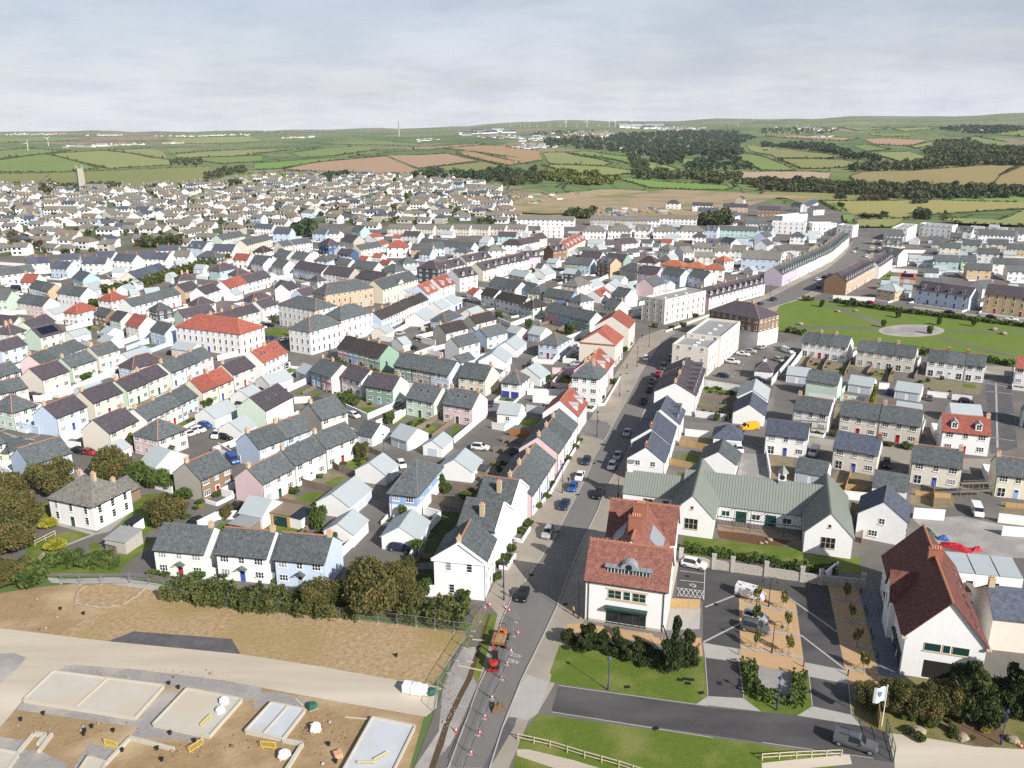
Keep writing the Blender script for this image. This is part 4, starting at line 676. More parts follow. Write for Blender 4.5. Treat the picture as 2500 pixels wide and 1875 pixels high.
GROUND=[
('town_ground','asphalt_old',0,[(-122.41,127.01),(-76.69,130.71),(-58.68,128.63),(-44.36,123.36),(-16.35,117.26),(-5.84,116.1),(-9.3,101.67),(-12.03,84.55),(-14.39,76.59),(78.93,76.59),(534.91,651.58),(401.37,665.39),(283.19,651.58),(311.09,780.52),(298.77,842.57),(187.57,982.29),(-7.5,780.52),(-184.14,694.78),(-221.22,548.43),(-357.3,487.69)]),
('village_ground','verge',1,[(-357.3,487.69),(-221.22,548.43),(-181.81,685.7),(-81.27,673.95),(-1.64,679.78),(0.0,1277.84),(-171.62,1448.62),(-420.44,1363.66),(-544.46,1088.63),(-751.87,1088.63)]),
('estate_verge','site_earth',2,[(-6.9,716.88),(52.23,723.45),(119.74,710.43),(216.49,820.85),(303.52,970.41),(302.81,842.57),(342.9,970.41),(202.23,1088.63),(-8.29,865.44)]),
('building_plot','soil',0,[(-127.8,125.16),(-86.2,124.9),(-79.74,127.01),(-73.97,128.09),(-59.45,127.01),(-42.18,120.61),(-16.08,114.96),(-7.02,113.84),(-11.04,101.67),(-12.53,84.55),(-14.77,76.01),(-90.0,76.01)]),
('rough_field','straw',1,[(-70.01,112.84),(-68.17,116.59),(-65.27,120.55),(-62.31,126.96),(-59.68,126.96),(-57.3,123.45),(-51.97,121.27),(-42.84,120.02),(-36.72,118.98),(-30.56,117.94),(-21.02,116.42),(-14.82,114.77),(-6.89,112.37),(-11.27,100.31),(-19.92,102.44),(-27.16,104.64),(-36.99,107.07),(-61.85,111.06)]),
('haul_road','concrete_dust',2,[(-86.18,115.26),(-80.16,114.54),(-69.89,112.62),(-61.85,111.06),(-40.39,107.74),(-36.98,107.01),(-27.15,104.59),(-19.94,102.58),(-10.26,100.18),(-10.2,95.66),(-11.47,93.87),(-23.92,97.01),(-36.2,100.26),(-40.65,101.5),(-53.06,103.86),(-64.02,105.26),(-65.83,103.75),(-66.95,97.45),(-66.9,91.8),(-66.58,86.19),(-77.7,99.02)]),
('new_tarmac','asphalt_patch',2,[(-61.67,111.06),(-58.83,113.7),(-42.96,111.65),(-40.41,107.8)]),
('gravel_bed','gravel',3,[(-65.69,103.81),(-63.99,105.21),(-53.03,103.81),(-40.6,101.37),(-34.99,100.05),(-34.79,97.5),(-36.79,97.13),(-45.6,99.92),(-48.74,100.31),(-65.96,103.67)]),
('gravel_bed','gravel',1,[(-66.86,97.01),(-49.99,93.52),(-48.33,99.28),(-45.58,99.41),(-47.2,92.48),(-42.8,91.12),(-39.26,89.79),(-40.46,88.93),(-43.13,89.58),(-49.09,90.01),(-48.94,91.8),(-66.71,95.3)]),
('gravel_bed','gravel',1,[(-53.79,84.2),(-53.75,88.93),(-49.55,87.65),(-50.25,84.98),(-50.23,83.4)]),
('gravel_bed','gravel',1,[(-66.6,90.23),(-62.14,89.36),(-61.74,87.02),(-65.2,87.86)]),
('gravel_bed','gravel',1,[(-61.49,87.65),(-59.7,87.65),(-54.58,85.18),(-54.54,83.4),(-61.6,84.2)]),
('gravel_bed','gravel',4,[(-35.84,99.02),(-31.66,98.77),(-27.15,97.01),(-27.94,95.54),(-32.98,97.01),(-34.75,95.3)]),
('soil_mound','straw',2,[(-72.83,126.96),(-73.19,125.43),(-72.69,123.81),(-71.64,121.88),(-69.2,121.09),(-66.24,120.55),(-63.95,121.52),(-62.87,124.0),(-62.41,126.96),(-67.55,127.81),(-70.49,128.01)]),
('gravel_bed','gravel',3,[(-76.76,107.51),(-76.23,107.8),(-74.25,108.04),(-71.86,106.92),(-71.63,104.64),(-72.17,100.84),(-72.71,100.05)]),
('road_patch','concrete',1,[(-3.21,97.01),(-0.78,96.88),(-1.24,94.34),(-3.48,95.06)]),
('verge','grass_dry',1,[(-6.27,118.98),(-4.16,118.98),(-8.94,100.31),(-9.91,100.05),(-8.38,107.22),(-6.54,112.68)]),
('verge','gravel',2,[(-9.71,99.53),(-7.79,108.99),(-5.85,109.59),(-3.87,108.99),(-4.31,101.1),(-4.93,100.05),(-7.8,88.71),(-10.37,84.2),(-12.11,84.2),(-9.5,91.12)]),
('verge','lawn',3,[(-4.34,118.63),(-1.47,118.29),(-2.2,115.92),(-3.26,113.32),(-3.82,107.22),(-4.16,101.64),(-4.97,100.84),(-5.93,103.53),(-5.03,111.43)]),
('trench','trench_dark',4,[(-3.67,118.63),(-4.33,115.26),(-5.72,106.64),(-6.53,101.9),(-7.76,97.5),(-8.98,92.25),(-9.58,88.5),(-10.23,84.2),(-9.5,84.2),(-8.68,88.5),(-8.21,92.48),(-6.95,97.5),(-5.68,101.9),(-4.88,107.51),(-4.02,114.28),(-3.38,118.29)]),
('pavement','pavers',4,[(-4.48,122.54),(4.14,154.55),(10.62,178.59),(16.48,196.48),(33.0,256.69),(47.68,304.63),(63.16,324.25),(112.78,380.0),(183.41,487.69),(233.11,579.12),(256.38,594.6),(209.62,487.69),(159.17,408.98),(124.62,364.23),(90.01,327.87),(67.76,307.21),(55.8,272.41),(41.03,215.46),(30.8,190.08),(23.69,164.44),(20.46,156.07),(11.35,116.1),(7.97,108.49),(6.39,101.67),(3.28,94.29),(2.16,93.08),(0.62,87.73),(-0.5,84.21),(-1.17,77.19),(-9.34,77.19),(-8.02,84.55),(-5.12,98.96),(-3.14,111.65),(-2.31,118.44)]),
('main_road','road',5,[(-7.77,84.55),(-4.66,100.3),(-3.4,104.89),(-1.63,116.56),(0.21,124.64),(2.19,128.5),(8.29,145.32),(15.91,171.24),(18.79,182.54),(23.19,197.05),(30.35,220.78),(42.24,260.94),(54.05,297.15),(65.09,316.54),(82.78,339.21),(118.14,380.97),(147.06,423.91),(175.88,465.44),(206.05,520.72),(238.2,587.87),(254.08,594.6),(203.53,486.76),(154.93,412.34),(127.86,374.29),(109.12,354.66),(75.34,320.7),(58.86,288.84),(42.79,240.65),(37.38,223.17),(29.14,192.82),(24.78,179.81),(20.0,166.77),(17.63,157.02),(13.46,143.82),(9.45,129.32),(7.37,120.73),(5.08,113.28),(1.37,101.67),(-1.23,91.81),(-2.73,84.55)]),
('street_join','road',6,[(26.52,204.49),(23.6,197.05),(-7.85,217.5),(-21.62,220.99),(-30.28,217.5),(-33.73,226.42),(-20.07,230.17),(-5.82,226.42),(8.97,217.5),(25.08,210.82)]),
('footpath','asphalt_patch',6,[(-1.21,91.57),(-0.45,93.76),(0.65,93.64),(0.34,92.02),(-2.73,84.54),(-3.78,81.49),(-4.5,81.86)]),
('footpath','concrete',7,[(0.65,93.64),(1.91,93.17),(3.52,94.7),(5.22,101.1),(2.07,102.99),(0.68,99.02),(-0.29,94.11)]),
('side_street','road',6,[(27.0,191.44),(48.38,188.74),(59.86,187.42),(68.04,201.46),(69.66,214.11),(81.01,244.25),(73.69,236.02),(63.89,209.2),(47.98,210.82),(34.77,217.5)]),
('lawn','lawn',5,[(7.21,110.05),(8.75,108.99),(28.31,107.22),(26.92,97.96),(24.84,96.46),(5.35,101.16),(5.67,102.93),(5.39,103.2)]),
('access_lane','asphalt_new',1,[(6.51,100.31),(27.11,95.66),(38.07,94.18),(46.37,92.02),(48.68,90.9),(47.19,85.38),(40.25,87.19),(31.85,88.99),(5.27,94.89)]),
('lawn','lawn',5,[(3.43,94.45),(31.74,88.61),(40.05,86.72),(37.83,77.19),(-1.17,77.19),(1.1,89.73)]),
('garden_path','concrete_dust',6,[(0.62,87.8),(2.06,87.73),(7.61,85.87),(15.25,82.53),(21.02,77.19),(16.35,77.19),(9.35,82.53),(0.61,86.65)]),
('garden_path','concrete_dust',6,[(30.82,85.38),(42.23,86.92),(41.85,85.18),(30.37,83.79)]),
('track','concrete_dust',2,[(48.63,90.79),(52.57,90.01),(58.67,88.28),(65.8,87.65),(63.54,81.49),(46.16,83.01),(47.19,85.38)]),
('rough_verge','grass_dry',2,[(45.8,95.78),(49.91,101.64),(57.55,102.17),(74.12,101.64),(65.8,87.65),(58.72,88.39),(52.59,90.06),(48.0,91.12),(46.41,92.14),(45.56,94.34)]),
('earth_patch','earth',3,[(57.06,92.94),(59.98,93.76),(64.12,92.71),(63.3,89.58),(60.05,88.07),(56.92,89.58)]),
('car_park','asphalt_new',1,[(30.1,135.91),(34.49,133.9),(49.97,129.1),(54.22,127.8),(48.11,103.9),(42.83,105.88),(34.06,109.17),(29.05,110.74),(31.57,122.33),(27.35,123.36)]),
('parking_bay','orange_gravel',2,[(39.39,126.89),(41.61,126.71),(45.3,125.46),(46.75,121.65),(42.8,105.8),(42.39,102.56),(33.33,106.01),(34.33,109.03),(37.72,123.01)]),
('parking_bay','orange_gravel',2,[(54.18,127.69),(59.03,126.71),(52.62,103.0),(52.91,102.36),(47.52,101.11),(48.11,103.9)]),
('shop_path','pavers_blue',3,[(59.25,127.25),(62.43,129.47),(60.22,119.65),(55.5,102.11),(52.57,102.87)]),
('shop_path','orange_gravel',3,[(48.54,103.77),(52.44,102.74),(54.39,102.11),(52.18,100.61),(47.33,100.61)]),
('terrace','orange_gravel',6,[(8.73,115.76),(11.45,115.76),(17.07,114.28),(21.68,113.0),(21.89,112.05),(26.69,111.43),(28.91,110.81),(28.28,107.07),(26.14,108.69),(20.97,110.81),(8.58,113.32)]),
('entrance_lane','asphalt_new',1,[(28.53,106.82),(33.26,105.74),(31.8,97.73),(27.02,98.2)]),
('entrance_lane','asphalt_new',4,[(42.42,102.36),(47.35,100.66),(45.33,94.31),(40.69,96.06)]),
('block_apron','concrete',3,[(29.04,110.68),(34.28,109.03),(33.29,105.88),(28.56,106.96)]),
('block_apron','concrete',4,[(42.8,105.8),(48.11,103.9),(47.37,100.71),(42.42,102.46)]),
('block_apron','concrete',6,[(27.0,98.11),(31.79,97.68),(33.45,94.93),(25.04,96.45)]),
('block_apron','concrete',2,[(40.68,96.01),(45.31,94.26),(45.68,92.13),(38.03,94.13)]),
('lawn','lawn',5,[(33.31,105.96),(35.6,105.08),(42.36,102.56),(40.69,96.06),(38.03,94.13),(33.52,94.93),(31.86,97.68)]),
('plaza','gravel',6,[(35.31,105.21),(40.41,103.18),(38.74,97.49),(34.3,98.2)]),
('yard','concrete',1,[(24.98,120.38),(30.79,120.38),(29.29,114.28),(23.68,113.96)]),
('school_lawn','lawn',1,[(33.01,145.33),(38.97,144.27),(41.15,143.82),(45.96,142.15),(52.78,141.06),(53.72,139.42),(60.94,136.99),(63.64,137.39),(61.31,131.04),(49.19,134.44),(30.94,138.22),(31.59,141.6)]),
('play_bark','bark',2,[(39.8,147.84),(45.38,146.48),(52.64,143.45),(50.06,141.08),(52.82,141.17),(45.96,142.15),(42.16,143.63),(39.62,144.76)]),
('play_deck','deck',1,[(40.87,151.24),(52.89,147.64),(55.32,143.64),(54.13,140.67),(52.7,143.63),(48.73,145.71),(40.03,148.03)]),
('park','lawn_park',6,[(118.28,364.61),(132.64,377.93),(144.6,371.76),(163.1,352.14),(206.22,317.31),(176.28,267.92),(157.79,268.59),(140.84,278.88),(123.47,293.0),(110.24,310.24),(97.5,315.51)]),
('park_path','asphalt_old',7,[(137.0,369.35),(139.4,369.35),(149.4,327.54),(146.06,324.69)]),
('park_path','asphalt_old',7,[(108.35,323.75),(144.08,320.96),(141.98,316.95),(107.19,320.04)]),
('park_path','asphalt_old',7,[(165.0,316.41),(203.52,312.86),(201.93,310.24),(164.69,314.09)]),
('park_path','asphalt_old',7,[(158.31,305.13),(160.72,305.97),(172.48,276.76),(169.18,276.76)]),
('park_circle_rim','concrete',8,[(166.76,315.51),(165.04,312.9),(162.6,310.5),(159.63,308.46),(156.31,306.92),(152.86,305.96),(149.51,305.63),(146.45,305.96),(143.88,306.92),(141.97,308.46),(140.85,310.5),(140.6,312.9),(141.26,315.51),(142.8,318.17),(145.15,320.68),(148.14,322.87),(151.58,324.57),(155.22,325.64),(158.78,326.01),(162.01,325.64),(164.67,324.57),(166.56,322.87),(167.57,320.68),(167.63,318.17)]),
('park_circle','gravel',9,[(164.98,315.51),(163.59,313.45),(161.56,311.54),(159.03,309.92),(156.17,308.69),(153.18,307.92),(150.23,307.66),(147.52,307.92),(145.22,308.69),(143.49,309.92),(142.43,311.54),(142.13,313.45),(142.62,315.51),(143.89,317.61),(145.85,319.58),(148.39,321.3),(151.32,322.62),(154.45,323.46),(157.54,323.75),(160.37,323.46),(162.73,322.62),(164.46,321.3),(165.44,319.58),(165.61,317.61)]),
('park_road','asphalt_old',1,[(141.67,385.59),(160.99,369.35),(175.99,362.28),(209.85,330.44),(204.22,320.96),(170.36,349.96),(145.5,374.21)]),
('park_pavement','pavers',2,[(175.99,362.28),(209.85,330.44),(207.56,326.58),(173.9,357.71)]),
('close','asphalt_patch',1,[(149.27,254.1),(157.06,254.1),(123.64,191.91),(114.77,187.68)]),
('close_pavement','pavers',1,[(155.66,265.96),(163.76,264.66),(157.74,254.1),(150.24,255.91)]),
('close_pavement','pavers',1,[(74.91,199.36),(82.22,197.07),(91.72,194.09),(96.72,190.48),(102.66,187.68),(106.92,184.95),(114.55,184.95),(110.26,177.16),(102.83,178.42),(91.94,181.05),(87.69,186.99),(77.67,189.77),(72.4,191.91)]),
('building_yard','gravel',1,[(80.27,152.77),(90.47,154.23),(94.96,151.34),(102.83,146.73),(96.69,136.6),(83.65,137.8),(79.96,142.35),(80.44,148.54)]),
('building_plot','gravel',7,[(50.56,174.33),(55.26,188.34),(60.66,187.74),(57.64,173.29)]),
('garden_lawn','lawn',1,[(-45.99,161.38),(-43.97,166.06),(-38.15,164.87),(-39.96,159.57)]),
('garden_lawn','lawn',1,[(-41.44,170.99),(-39.6,174.07),(-37.43,173.55),(-35.8,172.01),(-37.32,168.74),(-40.1,169.49)]),
('garden_lawn','lawn',1,[(-49.04,147.64),(-47.81,151.03),(-40.81,147.84),(-41.1,145.33),(-45.36,145.33)]),
('garden_lawn','lawn',1,[(-39.76,144.19),(-36.7,148.82),(-35.01,147.64),(-35.73,143.45)]),
('garden_lawn','lawn',1,[(-58.03,147.64),(-57.79,151.24),(-55.82,150.83),(-54.92,148.03)]),
('garden_lawn','lawn',1,[(-38.54,180.54),(-37.44,183.93),(-32.77,183.36),(-34.37,179.98),(-36.27,178.61)]),
('garden_bed','earth_dry',2,[(-50.97,162.53),(-47.94,166.79),(-45.36,162.76),(-45.93,161.15),(-48.65,161.15)]),
('garden_bed','earth_dry',2,[(-45.74,172.78),(-42.1,178.07),(-36.65,173.81),(-39.55,173.81),(-41.38,170.74),(-44.15,171.24)]),
('garden_bed','earth_dry',2,[(-41.3,182.51),(-37.15,185.97),(-37.44,183.93),(-38.54,180.54)]),
('garden_lawn','lawn',1,[(-27.82,207.91),(-25.7,215.3),(-22.43,215.3),(-24.92,203.69)]),
('garden_lawn','lawn',1,[(-23.25,203.69),(-20.83,208.63),(-18.81,207.91),(-20.85,200.96)]),
('garden_lawn','lawn',1,[(-16.22,202.32),(-15.16,207.91),(-13.18,207.19),(-14.85,199.62)]),
('garden_lawn','lawn',1,[(-31.23,207.91),(-29.97,215.3),(-28.12,214.54),(-31.04,206.48)]),
('garden_lawn','lawn',7,[(1.88,207.91),(3.68,214.54),(8.63,213.03),(6.7,206.48)]),
('garden_lawn','lawn',1,[(-12.54,265.13),(-8.8,271.98),(-8.36,267.37),(-10.94,262.91)]),
('garden_lawn','lawn',1,[(-1.6,330.9),(1.03,336.89),(2.92,336.03),(-0.48,330.06)]),
('garden_lawn','lawn',1,[(-15.11,356.15),(-14.29,361.04),(-11.4,359.07),(-11.65,354.23)]),
('garden_bed','earth_dry',1,[(-21.02,210.81),(-17.93,212.29),(-14.81,210.08),(-15.65,207.91),(-18.14,208.63)]),
('garden_bed','earth_dry',1,[(9.5,327.57),(15.27,324.3),(23.51,316.38),(23.68,308.81),(18.25,311.79),(11.5,321.08)]),
('garden_bed','earth_dry',1,[(-8.31,255.42),(-5.17,260.73),(-1.26,254.39),(-4.39,249.31)]),
('garden_bed','lawn_dark',1,[(6.97,234.25),(8.78,239.7),(17.36,239.7),(16.97,233.8)]),
('garden_lawn','lawn_dark',1,[(-16.79,155.41),(-15.4,156.71),(-10.61,155.84),(-10.89,151.24),(-12.74,144.19),(-12.48,136.32),(-17.99,134.63),(-17.15,132.98),(-12.21,132.98),(-11.82,127.95),(-17.55,127.95),(-17.46,134.3),(-16.35,139.8),(-15.67,147.25)]),
('garden_lawn','lawn',1,[(-0.78,200.39),(-1.02,202.42),(4.66,201.41),(3.92,199.73)]),
('garden_bed','earth_dry',1,[(-12.57,162.53),(-11.57,165.35),(-7.58,164.87),(-7.45,161.61)]),
('garden_bed','earth_dry',1,[(-6.26,179.71),(-4.82,181.94),(-0.71,180.82),(-2.77,174.33),(-7.88,172.26),(-8.26,176.45)]),
('garden_lawn','lawn',1,[(-63.96,235.59),(-62.93,241.57),(-61.04,240.63),(-62.82,234.25)]),
('garden_lawn','lawn',1,[(-59.16,232.48),(-58.54,236.94),(-55.26,236.94),(-56.54,231.61)]),
('garden_lawn','lawn',1,[(-42.17,219.97),(-41.57,224.0),(-37.93,222.37),(-39.61,218.39)]),
('garden_lawn','lawn',1,[(-96.58,311.79),(-93.46,321.08),(-85.09,319.5),(-81.35,305.88),(-93.14,305.88)]),
('garden_bed','earth_dry',2,[(-55.37,238.77),(-51.32,240.63),(-43.72,235.14),(-34.44,229.02),(-37.8,223.19),(-44.29,223.19),(-51.17,231.61)]),
('garden_bed','earth_dry',1,[(-60.38,223.19),(-58.03,226.49),(-55.21,225.65),(-56.84,219.18)]),
('garden_bed','earth_dry',1,[(-83.84,228.17),(-83.43,234.25),(-80.73,236.04),(-81.73,229.02)]),
('garden_bed','earth_dry',1,[(-170.24,314.83),(-167.95,321.08),(-165.2,327.57),(-158.87,319.5),(-161.34,314.83),(-165.5,310.29)]),
('garden_bed','earth_dry',1,[(-157.06,298.76),(-153.62,302.99),(-147.6,297.38),(-151.69,294.64)]),
('garden_bed','earth_dry',1,[(-192.7,352.33),(-185.93,346.73),(-184.87,343.09),(-191.39,346.73)]),
('garden_lawn','lawn',2,[(-164.79,317.93),(-163.94,320.29),(-161.39,318.71),(-162.42,315.6)]),
('garden_lawn','lawn',1,[(-145.69,298.76),(-145.72,302.99),(-143.37,301.57),(-143.91,296.69)]),
('garden_lawn','lawn',1,[(-107.73,225.65),(-106.54,230.31),(-105.47,229.02),(-106.23,224.0)]),
('garden_lawn','lawn',1,[(-91.6,141.6),(-86.67,147.25),(-84.53,147.64),(-80.38,145.71),(-84.36,142.7),(-84.05,138.74),(-74.71,137.01),(-70.41,138.74),(-69.26,144.19),(-67.54,143.45),(-69.34,133.64),(-68.84,131.05),(-81.68,131.69),(-86.06,134.63)]),
('garden_lawn','lawn',1,[(-78.42,148.43),(-78.81,164.4),(-76.04,165.35),(-69.64,150.43),(-71.1,142.34),(-76.58,151.24)]),
('garden_lawn','lawn',1,[(-100.88,157.58),(-97.88,161.61),(-91.7,152.06),(-90.79,149.62),(-94.14,150.43)]),
('garden_lawn','lawn',1,[(-79.64,142.34),(-78.77,143.45),(-75.0,139.45),(-75.37,137.7),(-78.25,139.45)]),
('garden_path','gravel',2,[(-91.06,150.83),(-89.07,151.24),(-80.39,146.86),(-78.61,156.27),(-77.67,155.41),(-78.06,147.25),(-80.02,146.09),(-81.59,144.19),(-83.61,141.24),(-84.16,141.97),(-81.09,146.09)]),
('footway','concrete',3,[(-81.32,130.1),(-77.62,129.47),(-72.95,129.78),(-69.06,130.1),(-60.93,127.95),(-57.28,126.71),(-59.95,125.51),(-68.89,127.95),(-75.25,127.95),(-79.22,128.23)]),
('garden_bed','earth_dry',1,[(93.96,271.94),(99.4,277.46),(110.33,266.61),(105.92,257.74),(98.02,262.74)]),
('garden_bed','earth_dry',1,[(110.83,267.92),(113.16,266.61),(122.39,257.74),(117.1,247.1),(113.09,249.4)]),
('garden_bed','earth_dry',1,[(127.71,252.91),(129.3,250.56),(143.63,244.85),(136.93,234.11),(124.2,240.45)]),
('garden_bed','earth_dry',1,[(90.33,226.12),(93.07,226.12),(85.49,207.34),(83.54,208.17)]),
('garden_lawn','lawn',2,[(114.37,254.1),(117.07,258.97),(119.13,256.52),(116.75,251.73)]),
('garden_lawn','lawn',2,[(137.98,245.97),(141.34,244.85),(138.69,240.45),(135.99,242.08)]),
('garden_lawn','lawn',2,[(125.58,249.4),(127.87,248.24),(126.47,245.97),(124.2,247.1)]),
('garden_lawn','lawn',1,[(40.1,184.8),(40.89,187.74),(46.97,187.15),(45.47,181.38),(42.15,183.08)]),
('garden_lawn','lawn',1,[(37.28,181.38),(39.11,187.74),(39.78,187.74),(38.14,181.38)]),
('garden_lawn','lawn',1,[(37.14,174.86),(37.75,176.98),(40.48,175.92),(39.32,174.33)]),
('garden_bed','earth_dry',7,[(41.77,197.09),(42.76,201.07),(50.66,198.4),(49.48,193.25),(42.11,196.44)]),
('garden_bed','earth_dry',1,[(61.71,187.15),(62.57,188.94),(66.79,185.38),(62.5,171.24),(57.44,172.26)]),
('garden_bed','earth_dry',1,[(72.72,176.24),(74.4,177.48),(80.75,175.01),(76.05,163.5),(70.99,164.59),(70.94,172.0)]),
('garden_bed','earth_dry',1,[(86.97,167.94),(94.66,165.14),(91.19,158.23),(86.95,157.72),(82.8,159.78)]),
('garden_bed','earth_dry',1,[(102.68,161.35),(108.2,159.26),(103.49,151.34),(99.59,156.21)]),
('garden_lawn','lawn',1,[(56.59,238.77),(58.58,245.38),(68.97,239.7),(66.81,232.48)]),
('garden_lawn','lawn',1,[(52.18,223.19),(53.95,229.02),(63.65,222.37),(61.96,216.84)]),
('garden_lawn','lawn',1,[(207.41,424.0),(187.98,430.98),(198.17,449.43),(207.74,449.43)]),
('garden_lawn','lawn',1,[(224.83,486.72),(241.0,520.07),(251.26,520.07),(232.42,482.29)]),
('garden_bed','earth_dry',1,[(-214.77,346.73),(-211.69,352.33),(-206.87,343.09),(-210.08,341.3)])]
